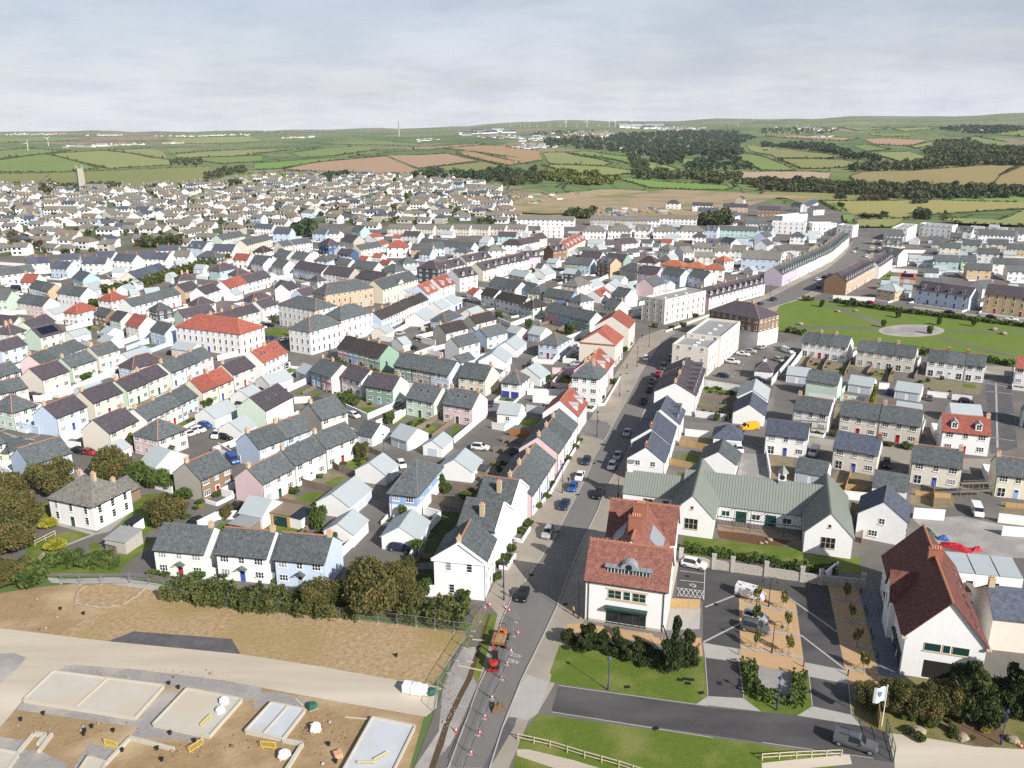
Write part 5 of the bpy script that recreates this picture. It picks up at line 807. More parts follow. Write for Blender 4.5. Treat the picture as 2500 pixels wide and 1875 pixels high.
FIELDS=[
('f1',[(-989.9,1678.9),(-1059.3,1971.2),(-1026.0,1931.0),(-695.1,1455.1),(-706.8,1371.7),(-807.7,1364.4)]),
('f2',[(-1052.2,1970.6),(-1090.3,2322.9),(-677.9,1724.5),(-614.2,1565.5),(-678.1,1457.1),(-827.3,1646.5)]),
('f3',[(-825.7,1302.8),(-780.5,1317.3),(-721.1,1345.3),(-667.6,1230.4),(-641.8,1166.7),(-739.9,1164.5)]),
('f3',[(-720.2,1345.4),(-657.0,1402.5),(-531.0,1528.3),(-437.7,1215.6),(-417.8,1075.0),(-432.0,1047.7),(-576.6,1157.9),(-600.8,1143.1),(-645.6,1198.3)]),
('f1',[(-1444.7,2297.5),(-1418.2,2413.0),(-1500.1,2704.6),(-1184.9,2341.1),(-1069.8,1988.5),(-1016.9,1725.2),(-1032.1,1636.1)]),
('f2',[(-1098.8,2361.7),(-1180.0,2846.0),(-942.5,2340.4),(-691.2,1746.6),(-751.2,1811.9)]),
('f1',[(-1141.8,2876.4),(-1129.9,3173.5),(-784.2,2117.4),(-789.9,2013.5)]),
('f2',[(-780.6,2017.8),(-798.8,2240.1),(-821.4,2865.8),(-610.5,2126.3),(-637.1,1931.1),(-703.4,1828.8)]),
('f1',[(-660.2,1847.6),(-587.5,2045.0),(-500.4,1738.6),(-541.6,1624.3),(-602.9,1698.2)]),
('f4',[(-409.1,1152.5),(-435.6,1311.9),(-395.4,1368.3),(-352.9,1218.2),(-362.1,1133.9)]),
('f1',[(-2811.6,4592.0),(-2506.4,4975.8),(-2197.8,4581.4),(-1943.5,3731.8),(-1880.6,3064.8)]),
('br3',[(-2491.0,4751.7),(-2168.7,5305.0),(-1656.3,4183.8),(-1815.9,3698.5)]),
('f2',[(-1959.6,4954.2),(-1447.0,4813.7),(-1135.0,3970.0),(-1273.8,3651.7),(-1402.7,3665.5)]),
('br1',[(-385.9,1454.7),(-391.1,1707.0),(-309.8,2129.1),(-151.0,1417.6),(-158.2,1362.0),(-263.0,1393.2)]),
('br1',[(-313.5,2196.6),(-169.0,2310.1),(-69.5,1836.5),(-160.9,1512.7)]),
('f4',[(-488.1,1640.7),(-391.0,2023.5),(-371.1,1919.4),(-398.5,1495.2),(-434.6,1457.7)]),
('f5',[(-386.0,2026.2),(-326.6,2455.2),(-216.3,2575.9),(-171.8,2349.0),(-316.2,2194.9),(-349.5,2006.4)]),
('br2',[(-151.7,2335.0),(-94.5,2333.8),(8.4,1768.7),(-5.8,1566.9)]),
('br2',[(-211.5,2695.1),(-105.1,2790.9),(19.2,2687.5),(14.3,1985.4),(-95.9,2370.5)]),
('br1',[(-348.3,2855.6),(-109.9,2920.9),(-87.9,2850.3),(-214.3,2731.7),(-320.2,2683.9)]),
('f2',[(-804.5,2716.9),(-681.8,3102.5),(-664.2,2506.9),(-627.5,2115.6)]),
('f1',[(-576.4,2255.1),(-616.3,2874.1),(-547.6,3156.1),(-410.2,2675.9),(-428.8,2130.2),(-466.7,1947.2)]),
('f1',[(-855.2,3712.9),(-556.2,3807.8),(-344.6,3266.0),(-321.2,3003.2),(-556.7,3313.9)]),
('f4',[(-408.3,1367.8),(-344.5,1398.8),(-253.2,1340.5),(-211.7,1369.7),(-172.5,1341.8),(-204.2,1263.2),(-275.8,1196.2),(-351.8,1175.0)]),
('f3',[(-150.4,1510.5),(-54.7,1763.5),(-7.5,1465.2),(-52.3,1375.4),(-112.7,1424.6)]),
('br2',[(-19.5,2635.1),(73.1,2382.6),(61.9,1774.6),(-11.5,1545.1)]),
('f2',[(80.7,2234.1),(135.0,2226.3),(174.7,1512.4),(153.5,1466.1),(68.1,1579.1)]),
('f4',[(137.9,2224.4),(205.5,2269.0),(236.6,1798.0),(203.2,1508.8),(160.1,2007.1)]),
('f2',[(52.0,1550.5),(152.3,1454.4),(199.9,1369.0),(156.4,1317.4),(85.9,1346.1)]),
('f4',[(153.1,1288.0),(178.5,1280.0),(314.5,1198.7),(291.8,1166.0),(191.8,1194.6)]),
('f2',[(235.1,1601.9),(253.6,1527.5),(268.6,1395.5),(240.1,1351.9),(217.4,1385.4)]),
('f2',[(317.0,1607.2),(359.4,1553.2),(321.6,1419.8),(286.1,1447.3)]),
('f1',[(409.5,1609.5),(495.0,1849.3),(455.3,1519.3),(440.4,1342.2),(391.6,1364.8)]),
('f2',[(645.6,2393.7),(704.3,2381.5),(674.6,2097.0),(487.1,1576.5),(574.8,2096.2)]),
('br4',[(313.9,1310.9),(354.9,1345.2),(457.2,1326.5),(479.8,1303.3),(455.1,1242.8),(341.7,1265.7)]),
('f3',[(594.1,2071.4),(672.9,2098.0),(590.3,1541.3),(528.6,1557.7),(479.8,1578.8)]),
('f3',[(470.1,1539.4),(531.6,1522.9),(569.5,1485.9),(566.1,1376.1),(486.7,1363.5),(457.4,1370.6)]),
('br5',[(492.2,1259.1),(528.9,1304.7),(606.4,1298.9),(750.8,1336.9),(768.4,1319.7),(685.7,1216.6),(621.7,1123.4),(535.2,1175.8),(480.1,1200.4)]),
('br5',[(687.8,1215.8),(784.3,1322.5),(811.2,1258.8),(706.7,1089.6),(627.8,1124.8)]),
('f2',[(691.9,1717.8),(799.1,1758.8),(717.9,1513.7),(674.0,1427.5),(640.2,1439.0)]),
('f1',[(860.6,2201.3),(916.5,2243.7),(843.8,1940.1),(753.6,1841.0)]),
('br1',[(1083.3,2693.2),(1164.8,2696.5),(1177.2,2475.2),(965.9,2123.8),(942.5,2270.1)]),
('br1',[(922.0,3200.0),(1047.5,3213.6),(1097.6,2757.2),(983.6,2583.2),(947.8,2905.0)]),
('f2',[(951.1,2090.8),(1172.8,2410.5),(1006.1,2087.5),(918.0,1981.3)]),
('f1',[(929.9,1989.7),(979.6,2037.6),(837.3,1676.8),(794.4,1662.9)]),
('f1',[(1284.7,2495.9),(1405.3,2655.5),(1247.9,2201.3),(1135.9,2006.1),(1092.0,2030.9)]),
('f1',[(1723.9,3098.8),(1836.5,3016.8),(1487.9,2436.4),(1506.9,2696.9)]),
('f1',[(1497.3,4036.5),(1572.9,3875.2),(1501.1,3507.5),(1377.5,3505.0)]),
('f2',[(1537.0,3558.2),(1700.6,3592.0),(1623.6,3378.6),(1471.1,3289.9)]),
('f1',[(1295.2,3183.0),(1407.8,3099.5),(1280.8,2816.7),(1219.7,2946.1)]),
('f5',[(1601.1,3821.5),(1747.9,3407.1),(1715.2,3524.6),(1633.1,3773.6)]),
('f6',[(377.3,1045.1),(514.9,1031.4),(596.2,992.4),(613.0,959.5),(571.7,949.7),(522.8,939.2),(429.6,906.3),(316.4,756.2),(367.9,978.9)]),
('f2',[(286.7,712.5),(332.6,721.9),(296.0,660.6),(267.4,660.6)]),
('f2',[(358.2,712.5),(569.2,945.3),(603.0,943.0),(425.2,660.6),(364.2,685.6)]),
('f4',[(516.6,1025.9),(553.2,1051.0),(652.9,1025.2),(622.0,974.3),(594.0,992.9)]),
('f4',[(378.1,1023.0),(385.0,1011.0),(370.8,943.8),(270.6,668.7),(274.3,703.3),(364.8,955.9)]),
('f3',[(331.4,1139.3),(402.1,1117.0),(447.4,1076.2),(482.4,1038.3),(445.1,1034.5),(378.0,1047.2),(319.6,1096.8)]),
('site_earth',[(-11.1,845.9),(15.6,977.5),(56.2,1056.0),(121.2,1148.7),(154.0,1157.0),(189.8,1150.9),(161.4,1026.1),(114.1,950.3),(71.5,773.0),(28.1,762.2),(-10.3,784.0)])]
WOODS=[(420,13,'d',[(109.1,3030.7),(219.2,3079.0),(316.4,3134.4),(443.0,3390.6),(718.1,3889.8),(940.8,3730.6),(814.9,2911.5),(667.5,2567.5),(479.2,1790.0),(390.0,1619.6),(353.0,1830.1),(289.8,1679.0),(280.3,2132.0),(214.6,2370.9),(94.2,2611.5)]),(150,9,'m',[(346.1,1216.1),(402.4,1241.6),(438.4,1198.6),(472.0,1179.3),(503.7,1177.6),(524.2,1150.5),(666.5,1097.3),(622.9,1022.1),(518.4,1038.8),(488.1,1035.1),(449.3,1081.1),(403.9,1122.1),(329.8,1156.3)]),(150,10,'m',[(512.2,1336.8),(589.9,1388.3),(656.3,1388.8),(785.0,1597.2),(910.4,1515.8),(789.8,1310.3),(680.1,1341.0),(609.5,1297.9),(527.9,1302.1)]),(80,11,'d',[(731.1,2555.7),(704.7,2317.6),(815.6,2495.8),(811.5,2205.4),(639.0,1635.2),(609.3,1435.4),(588.9,1404.4),(596.4,1557.7),(658.9,1813.9),(696.4,2126.9),(656.2,2290.5)]),(110,11,'m',[(1113.9,2288.0),(1232.9,2356.7),(1031.7,1902.9),(1067.8,1781.2),(922.3,1536.1),(785.0,1597.2),(761.1,1611.0)]),(110,12,'d',[(1629.3,3361.9),(1748.9,3404.4),(1863.5,3137.5),(1796.5,3017.5),(1535.5,2796.6),(1514.7,2940.9)]),(50,9,'m',[(187.2,1344.5),(213.0,1394.0),(264.1,1371.8),(324.4,1301.9),(379.2,1239.7),(357.7,1166.1),(309.6,1205.4),(254.4,1262.8),(188.5,1288.4)]),(26,10,'y',[(43.9,1304.8),(85.9,1346.1),(155.0,1274.7),(142.3,1194.1),(92.5,1188.3),(41.5,1230.0)]),(30,8,'m',[(-17.4,1345.1),(42.8,1450.1),(43.1,1180.7),(-14.6,1120.0)]),(16,10,'d',[(-272.1,1240.4),(-251.8,1313.6),(-237.1,1244.5),(-264.7,1213.4)]),(16,10,'d',[(-145.3,1263.5),(-147.3,1400.7),(-112.7,1424.6),(-92.8,1212.1)]),(34,11,'d',[(-94.3,1304.1),(-18.3,1372.0),(9.0,1238.9),(3.6,1163.1),(-85.4,1200.6)]),(30,7,'m',[(-577.9,1098.5),(-571.7,1147.8),(-435.5,1056.5),(-423.1,1022.2),(-550.0,1044.2)]),(14,7,'b',[(-596.8,1088.6),(-582.4,1098.4),(-539.6,1018.5),(-553.2,1009.7)]),(24,7,'m',[(-408.4,1132.4),(-491.4,1389.8),(-476.0,1539.8),(-424.7,1395.9),(-436.7,1262.0),(-395.5,1113.3)]),(16,6,'m',[(-680.0,1723.8),(-641.2,1793.8),(-560.8,1577.7),(-607.7,1548.7)]),(40,8,'d',[(84.5,4018.5),(379.5,3980.3),(305.1,3194.3),(69.1,3281.5)]),(60,8,'d',[(1134.4,3984.1),(1406.6,4025.5),(1348.4,3553.2),(1131.8,3231.5),(968.5,3395.6)]),(30,9,'d',[(244.3,1562.0),(353.8,2138.1),(325.9,1653.3),(288.1,1467.9),(242.2,1456.9)]),(24,8,'m',[(267.9,2037.5),(241.6,1646.7),(224.6,1420.0),(193.8,1393.5)]),(50,7,'m',[(-1804.6,6130.8),(-1705.4,8543.9),(-1358.3,6798.5),(-1668.9,5667.2)]),(50,7,'m',[(1000.6,4507.7),(1234.4,4205.7),(1234.9,4205.3),(1000.8,4507.1)]),(40,8,'d',[(298.0,1488.2),(418.9,1741.2),(405.9,1569.7),(391.4,1384.7),(306.2,1341.0),(276.5,1377.6)]),(22,5,'m',[(476.5,1018.7),(500.7,1034.5),(491.1,1010.7),(471.3,1004.0)]),(5,9,'d',[(438.3,928.0),(450.7,927.0),(353.3,727.5),(344.9,726.8)]),(10,6,'d',[(409.9,1083.2),(419.7,1081.4),(412.2,1061.3),(402.5,1062.9)]),(20,6,'b',[(431.9,1063.1),(464.0,1062.7),(453.8,1038.4),(424.2,1043.2)]),(8,8,'d',[(-376.2,1153.6),(-369.9,1174.5),(-342.9,1086.7),(-354.7,1086.4)]),(22,8,'m',[(157.4,712.5),(191.9,751.7),(170.3,660.6),(151.7,677.1)]),(16,7,'m',[(47.6,751.7),(74.7,784.0),(67.3,726.7),(47.1,726.7)]),(12,7,'b',[(-343.9,582.3),(-336.7,608.6),(-297.1,535.7),(-322.9,546.7)]),(10,7,'m',[(-249.8,576.0),(-224.0,576.0),(-214.0,549.5),(-238.7,549.5)]),(7,8,'d',[(-169.5,660.6),(-155.7,660.6),(-143.1,601.8),(-154.1,601.8)])]
WALLS=[([(-210.08,338.64),(-208.21,345.81),(-201.19,343.99)],1.8,'W','1l21'),
([(-136.91,234.69),(-129.9,234.25),(-128.36,244.61),(-126.04,256.99),(-125.09,260.19)],2,'W','1f21'),
([(-141.38,289.97),(-138.2,302.28),(-136.56,306.6)],1.8,'W','1r21'),
([(-135.26,285.43),(-132.4,297.38)],1.6,'B','1r21'),
([(-125.96,281.02),(-122.92,291.29)],1.6,'B','1l0'),
([(-127.59,204.73),(-120.58,201.3)],2,'B','1f21'),
([(-136.62,228.17),(-134.77,228.17),(-132.71,230.31),(-134.64,234.25)],1.8,'W','2f21'),
([(-171.31,314.83),(-166.64,325.92)],1.8,'W','1b21'),
([(-156.05,295.32),(-149.15,289.31)],1.8,'W','2r21'),
([(-66.35,236.94),(-62.17,247.33)],1.8,'W','1f1'),
([(-61.71,226.49),(-57.43,227.33)],1.8,'W','2f1'),
([(-45.91,220.77),(-38.67,212.66),(-31.26,225.24)],1.6,'W','3f1'),
([(-35.58,207.19),(-30.1,216.07)],1.6,'W','1l23'),
([(-98.78,271.98),(-92.32,280.4)],1.8,'W','1f0'),
([(-84.47,244.42),(-80.24,244.42),(-76.6,241.57)],1.4,'W','2f0'),
([(-48.43,300.16),(-43.45,297.38)],1.8,'W','1r1'),
([(-44.78,308.07),(-39.74,325.11)],1.8,'W','2r1'),
([(-32.79,296.69),(-27.49,291.96)],2,'W','1f3'),
([(-33.16,275.77),(-27.41,285.43)],1.8,'W','3r1'),
([(-15.9,265.35),(-7.08,278.19)],1.8,'W','1b24'),
([(-5.71,330.9),(-0.47,321.4),(9.79,338.12)],1.8,'W','1r10'),
([(19.51,297.66),(29.26,310.59)],2,'W','2b24'),
([(7.3,269.08),(13.38,267.37),(16.12,278.55)],1.6,'W','3b24'),
([(-8.17,260.95),(-1.25,253.56)],1.6,'W','4b24'),
([(-4.37,248.32),(-0.68,259.65)],1.6,'W','5b24'),
([(4.54,234.69),(17.23,233.54)],1.8,'W','1r24'),
([(6.0,227.49),(14.35,225.82)],2.2,'W','2r24'),
([(-31.44,209.5),(-28.74,217.61)],1.6,'W','2l23'),
([(-14.32,195.05),(-7.1,214.92)],1.6,'W','1f23'),
([(-5.13,205.43),(-1.98,203.69),(3.67,213.79)],1.7,'W','1r23'),
([(12.88,256.47),(20.46,255.42)],2,'P','1r24'),
([(4.01,219.18),(11.23,215.3)],2,'W','1f24'),
([(-61.22,148.51),(-58.82,152.68),(-55.02,152.97)],1.7,'W','1f20'),
([(-71.25,190.46),(-63.31,182.22)],1.8,'P','1b20'),
([(-35.71,145.02),(-33.65,150.83)],1.8,'W','1f22'),
([(-31.31,136.15),(-29.67,141.97)],1.7,'W','2f22'),
([(-53.57,130.73),(-51.55,130.25)],1.6,'W','3f22'),
([(-41.96,129.16),(-40.83,128.54)],1.6,'W','4f22'),
([(-17.88,154.99),(-14.33,152.88),(-15.92,148.03)],1.7,'W','1b19'),
([(-18.44,135.64),(-17.9,139.8)],1.3,'W','1l19'),
([(-17.44,124.37),(-11.32,123.63)],2.0,'W','1f19'),
([(4.25,154.77),(6.11,159.79),(8.26,164.87),(12.33,179.71),(16.72,195.16)],0.6,'W','1l27'),
([(-2.19,132.98),(-0.87,132.66),(0.63,137.35)],0.6,'W','1r19'),
([(0.47,143.45),(1.87,142.7),(3.55,148.03)],0.6,'W','2r19'),
([(24.23,224.0),(26.14,224.83),(33.85,251.32)],0.6,'W','3r24'),
([(58.2,242.98),(69.1,236.04)],2,'W','1f7'),
([(49.67,214.92),(60.3,210.44)],1.7,'W','1l18'),
([(78.81,243.94),(96.07,275.53)],2,'W','1f8'),
([(58.82,313.0),(82.03,342.19)],0.6,'W','1b7'),
([(44.02,200.26),(50.74,198.27)],1.8,'W','2l18'),
([(60.88,187.74),(57.64,173.29)],1.6,'W','1f18'),
([(121.04,233.09),(125.98,231.06)],1.6,'W','1f6'),
([(126.72,230.06),(131.26,228.07)],1.6,'W','2f6'),
([(94.17,229.06),(99.97,226.61)],1.8,'G','1r18'),
([(110.02,240.45),(112.69,239.91)],1.8,'W','3f6'),
([(69.83,162.42),(75.07,161.09)],1.8,'W','1r5'),
([(80.49,153.25),(86.05,152.29)],2.2,'W','1b25'),
([(96.46,151.34),(102.38,149.46)],1.9,'W','2b25'),
([(94.13,145.83),(99.7,144.95)],1.9,'W','3b25'),
([(54.32,129.4),(57.6,132.72)],1.5,'W','1r26'),
([(71.11,199.36),(69.72,200.13)],1.8,'W','1r18'),
([(86.21,252.91),(99.03,277.46)],2,'W','1r8'),
([(-78.52,177.52),(-75.85,180.26)],2,'W','1l20'),
([(205.58,453.31),(217.06,447.52)],2,'W','1r31'),
([(244.75,525.19),(259.8,522.61)],2,'W','1f14'),
([(146.57,378.04),(162.89,372.32)],1.8,'W','1f31'),
([(-121.63,417.23),(-114.98,438.19)],1.8,'W','1l9'),
([(41.91,417.23),(53.04,441.88)],1.8,'W','1l16'),
([(-211.19,434.56),(-190.54,407.45)],1.6,'W','1l11'),
([(-292.06,477.94),(-273.65,471.54)],1.6,'W','2b21')]
FENCES=[([(-47.63,171.24),(-45.52,169.24),(-42.45,167.27),(-38.15,164.87)],1.7,'wood','1b22'),
([(-43.01,181.38),(-39.35,176.98),(-33.86,173.29)],1.7,'wood','2b22'),
([(-48.41,160.24),(-43.92,158.46),(-38.1,156.27)],1.4,'wood','3b22'),
([(-40.65,144.19),(-39.24,149.22)],1.2,'wood','1f22'),
([(-34.55,188.94),(-30.98,185.97)],1.4,'wood','1l23'),
([(-25.01,202.32),(-21.74,207.91),(-19.17,215.3)],1.6,'wood','2l23'),
([(-20.07,197.64),(-17.38,205.08),(-14.66,211.55)],1.6,'wood','1f23'),
([(-0.54,200.29),(2.27,199.29),(6.46,198.3)],1.9,'orange','1f24'),
([(-17.14,161.15),(-14.89,159.79),(-12.68,158.46),(-10.58,156.92),(-7.24,156.27)],1.9,'wood','1b19'),
([(-12.9,167.27),(-10.04,166.3),(-7.19,164.87)],1.7,'wood','2b19'),
([(-4.53,188.94),(1.04,187.74)],1.7,'wood','2f23'),
([(-2.37,195.8),(4.75,194.52)],1.7,'wood','3f23'),
([(-8.11,172.78),(-2.53,172.01)],1.4,'wood','1l27'),
([(-16.37,136.66),(-12.45,135.98)],1.3,'wood','1l19'),
([(41.16,193.25),(44.98,191.39),(48.45,189.25)],1.7,'new','1l18'),
([(36.64,180.82),(42.92,177.52)],1.7,'new','2l18'),
([(70.99,164.59),(76.99,176.24)],1.7,'new','1r5'),
([(69.93,167.94),(76.48,166.25)],1.3,'new','2r5'),
([(86.98,158.23),(91.52,167.94)],1.7,'new','1b25'),
([(85.88,164.04),(89.25,162.96),(92.62,162.42)],1.2,'new','3r5'),
([(69.52,157.21),(71.06,154.72),(65.81,142.35)],1.8,'new','4r5'),
([(101.82,158.23),(105.88,157.21)],1.2,'new','2b25'),
([(-10.66,285.43),(-9.43,282.26),(-5.86,281.02),(-3.98,284.15)],1.7,'wood','1b24'),
([(10.88,324.3),(16.23,329.23)],1.2,'wood','2b24'),
([(17.7,314.83),(21.39,322.68)],1.2,'wood','3b24'),
([(-61.19,234.25),(-58.05,243.46)],1.2,'wood','1f1'),
([(-54.98,236.94),(-51.68,242.51)],1.2,'wood','2f1'),
([(96.18,264.02),(103.07,277.46)],1.5,'wood','1r8'),
([(100.1,260.22),(108.08,276.06)],1.5,'wood','2r8'),
([(104.88,254.1),(113.46,270.59)],1.5,'wood','1f6'),
([(112.48,255.3),(118.82,265.31)],1.5,'wood','2f6'),
([(115.61,247.1),(124.23,262.74)],1.5,'wood','3f6'),
([(125.28,250.56),(133.56,264.02)],1.5,'wood','4f6'),
([(54.77,231.61),(65.68,228.17)],1.5,'wood','1f7'),
([(52.44,223.19),(63.02,219.97)],1.5,'wood','2f7'),
([(-88.33,213.03),(-85.16,215.3)],1.6,'wood','1b20'),
([(-175.31,378.67),(-171.47,389.81)],1.6,'wood','1l11'),
([(25.08,120.38),(30.61,120.02)],1.8,'new','1f13'),
([(26.88,110.88),(28.8,110.74)],0.8,'new','1l26'),
([(-45.3,330.06),(-42.27,330.9),(-40.63,339.52),(-36.55,348.58)],1.4,'orange','1f3')]
CARS=[(1.81,123.45,-1.77,'hatch','black','1f19'),
(6.89,145.9,-1.84,'suv','silver','1f27'),
(10.81,158.46,-1.84,'saloon','navy','1f27'),
(13.18,167.27,-1.84,'hatch','blue','1b27'),
(15.15,173.29,-1.83,'saloon','white','1b27'),
(17.35,182.22,-1.84,'hatch','navy','1b27'),
(18.26,163.46,-1.87,'hatch','black','1r27'),
(18.51,163.69,-1.9,'hatch','black','2r27'),
(23.04,179.27,-1.87,'hatch','white','1r27'),
(24.99,185.38,-1.87,'saloon','silver','1b27'),
(29.35,201.07,-1.85,'saloon','silver','2b27'),
(37.33,226.65,-1.85,'suv','black','1l7'),
(40.85,237.86,-1.85,'hatch','black','1l7'),
(42.98,246.55,-1.85,'hatch','grey','1l7'),
(46.04,254.18,-1.86,'hatch','red','1l7'),
(49.11,262.36,-1.86,'suv','navy','1l7'),
(53.51,273.39,-1.87,'suv','grey','1l7'),
(55.97,278.92,-1.88,'hatch','black','2l7'),
(45.16,273.15,-1.84,'hatch','white','1l7'),
(79.43,278.92,-0.57,'saloon','white','1f8'),
(82.88,282.26,-0.41,'hatch','silver','1r8'),
(88.54,288.01,0.76,'hatch','silver','2r8'),
(95.88,282.64,-1.14,'van','white','1r8'),
(73.37,268.74,-0.51,'suv','white','1f8'),
(89.3,271.28,-1.11,'hatch','silver','3r8'),
(66.24,252.54,-0.49,'hatch','navy','1r7'),
(76.01,248.52,-0.42,'saloon','black','1f8'),
(61.47,204.73,-2.88,'van','yellow','1b18'),
(109.38,364.04,0.83,'hatch','navy','1b8'),
(118.37,374.38,0.83,'suv','navy','1b8'),
(156.8,426.77,0.82,'hatch','white','1l31'),
(162.53,433.84,0.88,'hatch','black','1l31'),
(168.26,441.13,0.92,'hatch','grey','1l31'),
(221.43,541.15,1.1,'hatch','grey','1r15'),
(214.23,526.22,1.1,'hatch','white','1b31'),
(245.93,569.93,1.11,'hatch','white','1l14'),
(233.13,545.57,1.11,'saloon','white','1l14'),
(222.51,524.16,1.11,'hatch','navy','1b31'),
(214.1,507.18,1.11,'suv','white','1b31'),
(149.03,403.66,0.93,'suv','black','1l31'),
(154.03,376.18,-1.03,'saloon','black','1f31'),
(159.01,366.25,-1.03,'hatch','red','1f31'),
(184.05,346.31,-0.93,'saloon','black','1r6'),
(196.57,337.39,-0.75,'hatch','black','1r6'),
(202.88,333.38,-0.5,'saloon','white','1r6'),
(111.32,235.98,1.06,'hatch','blue','1f6'),
(120.01,229.86,1.18,'hatch','grey','1f6'),
(129.02,226.61,-0.56,'hatch','black','1f6'),
(72.15,187.33,-2.13,'van','silver','1r18'),
(86.65,180.34,-1.97,'suv','black','1r18'),
(94.24,155.21,-1.89,'van','white','1b25'),
(54.94,189.67,-1.65,'hatch','white','1f18'),
(-97.72,319.5,-0.37,'saloon','white','1r0'),
(-95.9,322.68,-0.26,'hatch','black','1r0'),
(-91.57,301.29,0.44,'hatch','black','2r0'),
(-89.09,301.86,0.57,'hatch','navy','1l1'),
(-83.34,299.46,1.13,'hatch','silver','1l1'),
(-74.81,239.7,-0.69,'suv','black','1f0'),
(-75.94,224.0,-0.48,'hatch','grey','1f0'),
(-75.09,219.57,-0.81,'hatch','white','1b20'),
(-80.23,206.84,-0.4,'hatch','blue','1b20'),
(-80.68,203.34,-0.5,'hatch','white','2b20'),
(-74.31,199.62,-1.78,'van','white','1b20'),
(-71.83,197.77,-0.47,'suv','black','1b20'),
(-42.71,214.69,-0.78,'hatch','white','1l23'),
(-32.48,224.17,0.98,'hatch','silver','1l23'),
(-42.25,308.81,0.61,'hatch','silver','1f3'),
(-38.22,289.31,-1.7,'hatch','white','1r1'),
(-34.97,286.71,-0.42,'hatch','black','1r1'),
(-34.16,300.72,-0.75,'hatch','black','1f3'),
(-20.49,371.22,-0.63,'hatch','navy','1r10'),
(-21.55,362.04,0.92,'hatch','grey','1f10'),
(5.52,263.13,-1.79,'suv','black','1b24'),
(9.69,220.77,-2.88,'pickup','white','1r24'),
(-6.47,224.41,-1.24,'hatch','navy','1l24'),
(25.52,287.75,-2.89,'hatch','black','1b24'),
(24.36,281.39,-2.89,'hatch','red','1r24'),
(22.93,275.29,-2.9,'hatch','navy','1r24'),
(22.56,271.39,-2.9,'hatch','black','1r24'),
(20.78,266.02,-2.9,'hatch','silver','1r24'),
(-7.72,190.65,-0.23,'suv','white','1f23'),
(-25.55,180.15,-1.2,'hatch','white','1f23'),
(1.05,188.34,1.06,'saloon','navy','1b27'),
(-20.61,139.8,-0.26,'suv','navy','1l19'),
(-65.39,182.79,-0.93,'van','blue','1b20'),
(-33.53,147.45,1.23,'hatch','navy','1r22'),
(-56.53,157.8,1.45,'hatch','black','1f20'),
(-61.75,151.03,0.79,'hatch','black','2f20'),
(-117.56,281.02,1.32,'hatch','black','1l0'),
(-115.47,282.26,0.99,'suv','red','1l0'),
(-126.22,258.05,1.42,'hatch','silver','1r21'),
(-124.42,256.68,1.42,'hatch','black','1r21'),
(-81.05,203.14,0.81,'hatch','white','3b20'),
(-81.61,200.42,0.84,'hatch','white','4b20'),
(-138.44,231.61,0.51,'suv','black','1f21'),
(-104.05,188.46,-0.4,'hatch','black','1b4'),
(-101.42,187.62,-0.34,'hatch','red','1b4'),
(-62.17,150.22,1.37,'hatch','black','3f20'),
(32.44,133.63,-0.45,'suv','white','1r13'),
(39.76,123.7,-0.53,'van','white','1b26'),
(38.75,116.92,-0.56,'hatch','silver','1f26'),
(37.8,113.74,-0.46,'suv','grey','1f26'),
(43.41,88.24,-0.47,'pickup','grey','1f25'),
(-206.84,420.59,-0.31,'hatch','white','1l11'),
(-193.72,410.66,0.0,'hatch','silver','1l11'),
(-197.2,398.09,-0.33,'hatch','blue','1l11'),
(-269.44,626.23,-1.18,'van','white','1b11'),
(-279.9,646.42,-1.18,'hatch','navy','1b11'),
(-240.16,402.72,-0.29,'van','navy','1b21'),
(27.2,486.72,-0.42,'van','white','1f12'),
(69.87,555.18,0.0,'hatch','grey','1l16'),
(136.27,576.04,-1.7,'hatch','blue','1l29'),
(172.08,585.45,-1.43,'hatch','white','1r29')]
LAMPS=[(13.37,99.41,'blue','1f13'),(35.6,95.18,'blue','1f26'),(62.07,88.6,'blue','1f25'),(41.92,120.64,'double','1r26'),(38.75,108.05,'double','1f26'),(10.76,165.35,'street','1l27'),(21.53,199.73,'street','1b27'),(31.31,232.92,'street','1l7'),(40.94,264.57,'street','2l7'),(48.95,290.63,'street','3l7'),(21.49,199.62,'street','2b27'),(32.47,195.05,'street','3b27'),(42.7,228.17,'street','1f7'),(62.77,313.31,'street','1b7'),(-1.34,122.71,'street','1f19'),(10.63,117.26,'street','1f13'),(22.54,163.69,'street','1r27'),(117.96,378.67,'street','1b8'),(-24.09,153.3,'blue','1l19'),(-30.65,187.45,'blue','1l23'),(-115.16,199.95,'blue','1b4'),(-116.55,181.38,'blue','2b4'),(56.45,210.81,'blue','1l18'),(-1.47,126.71,'blue','1f19')]
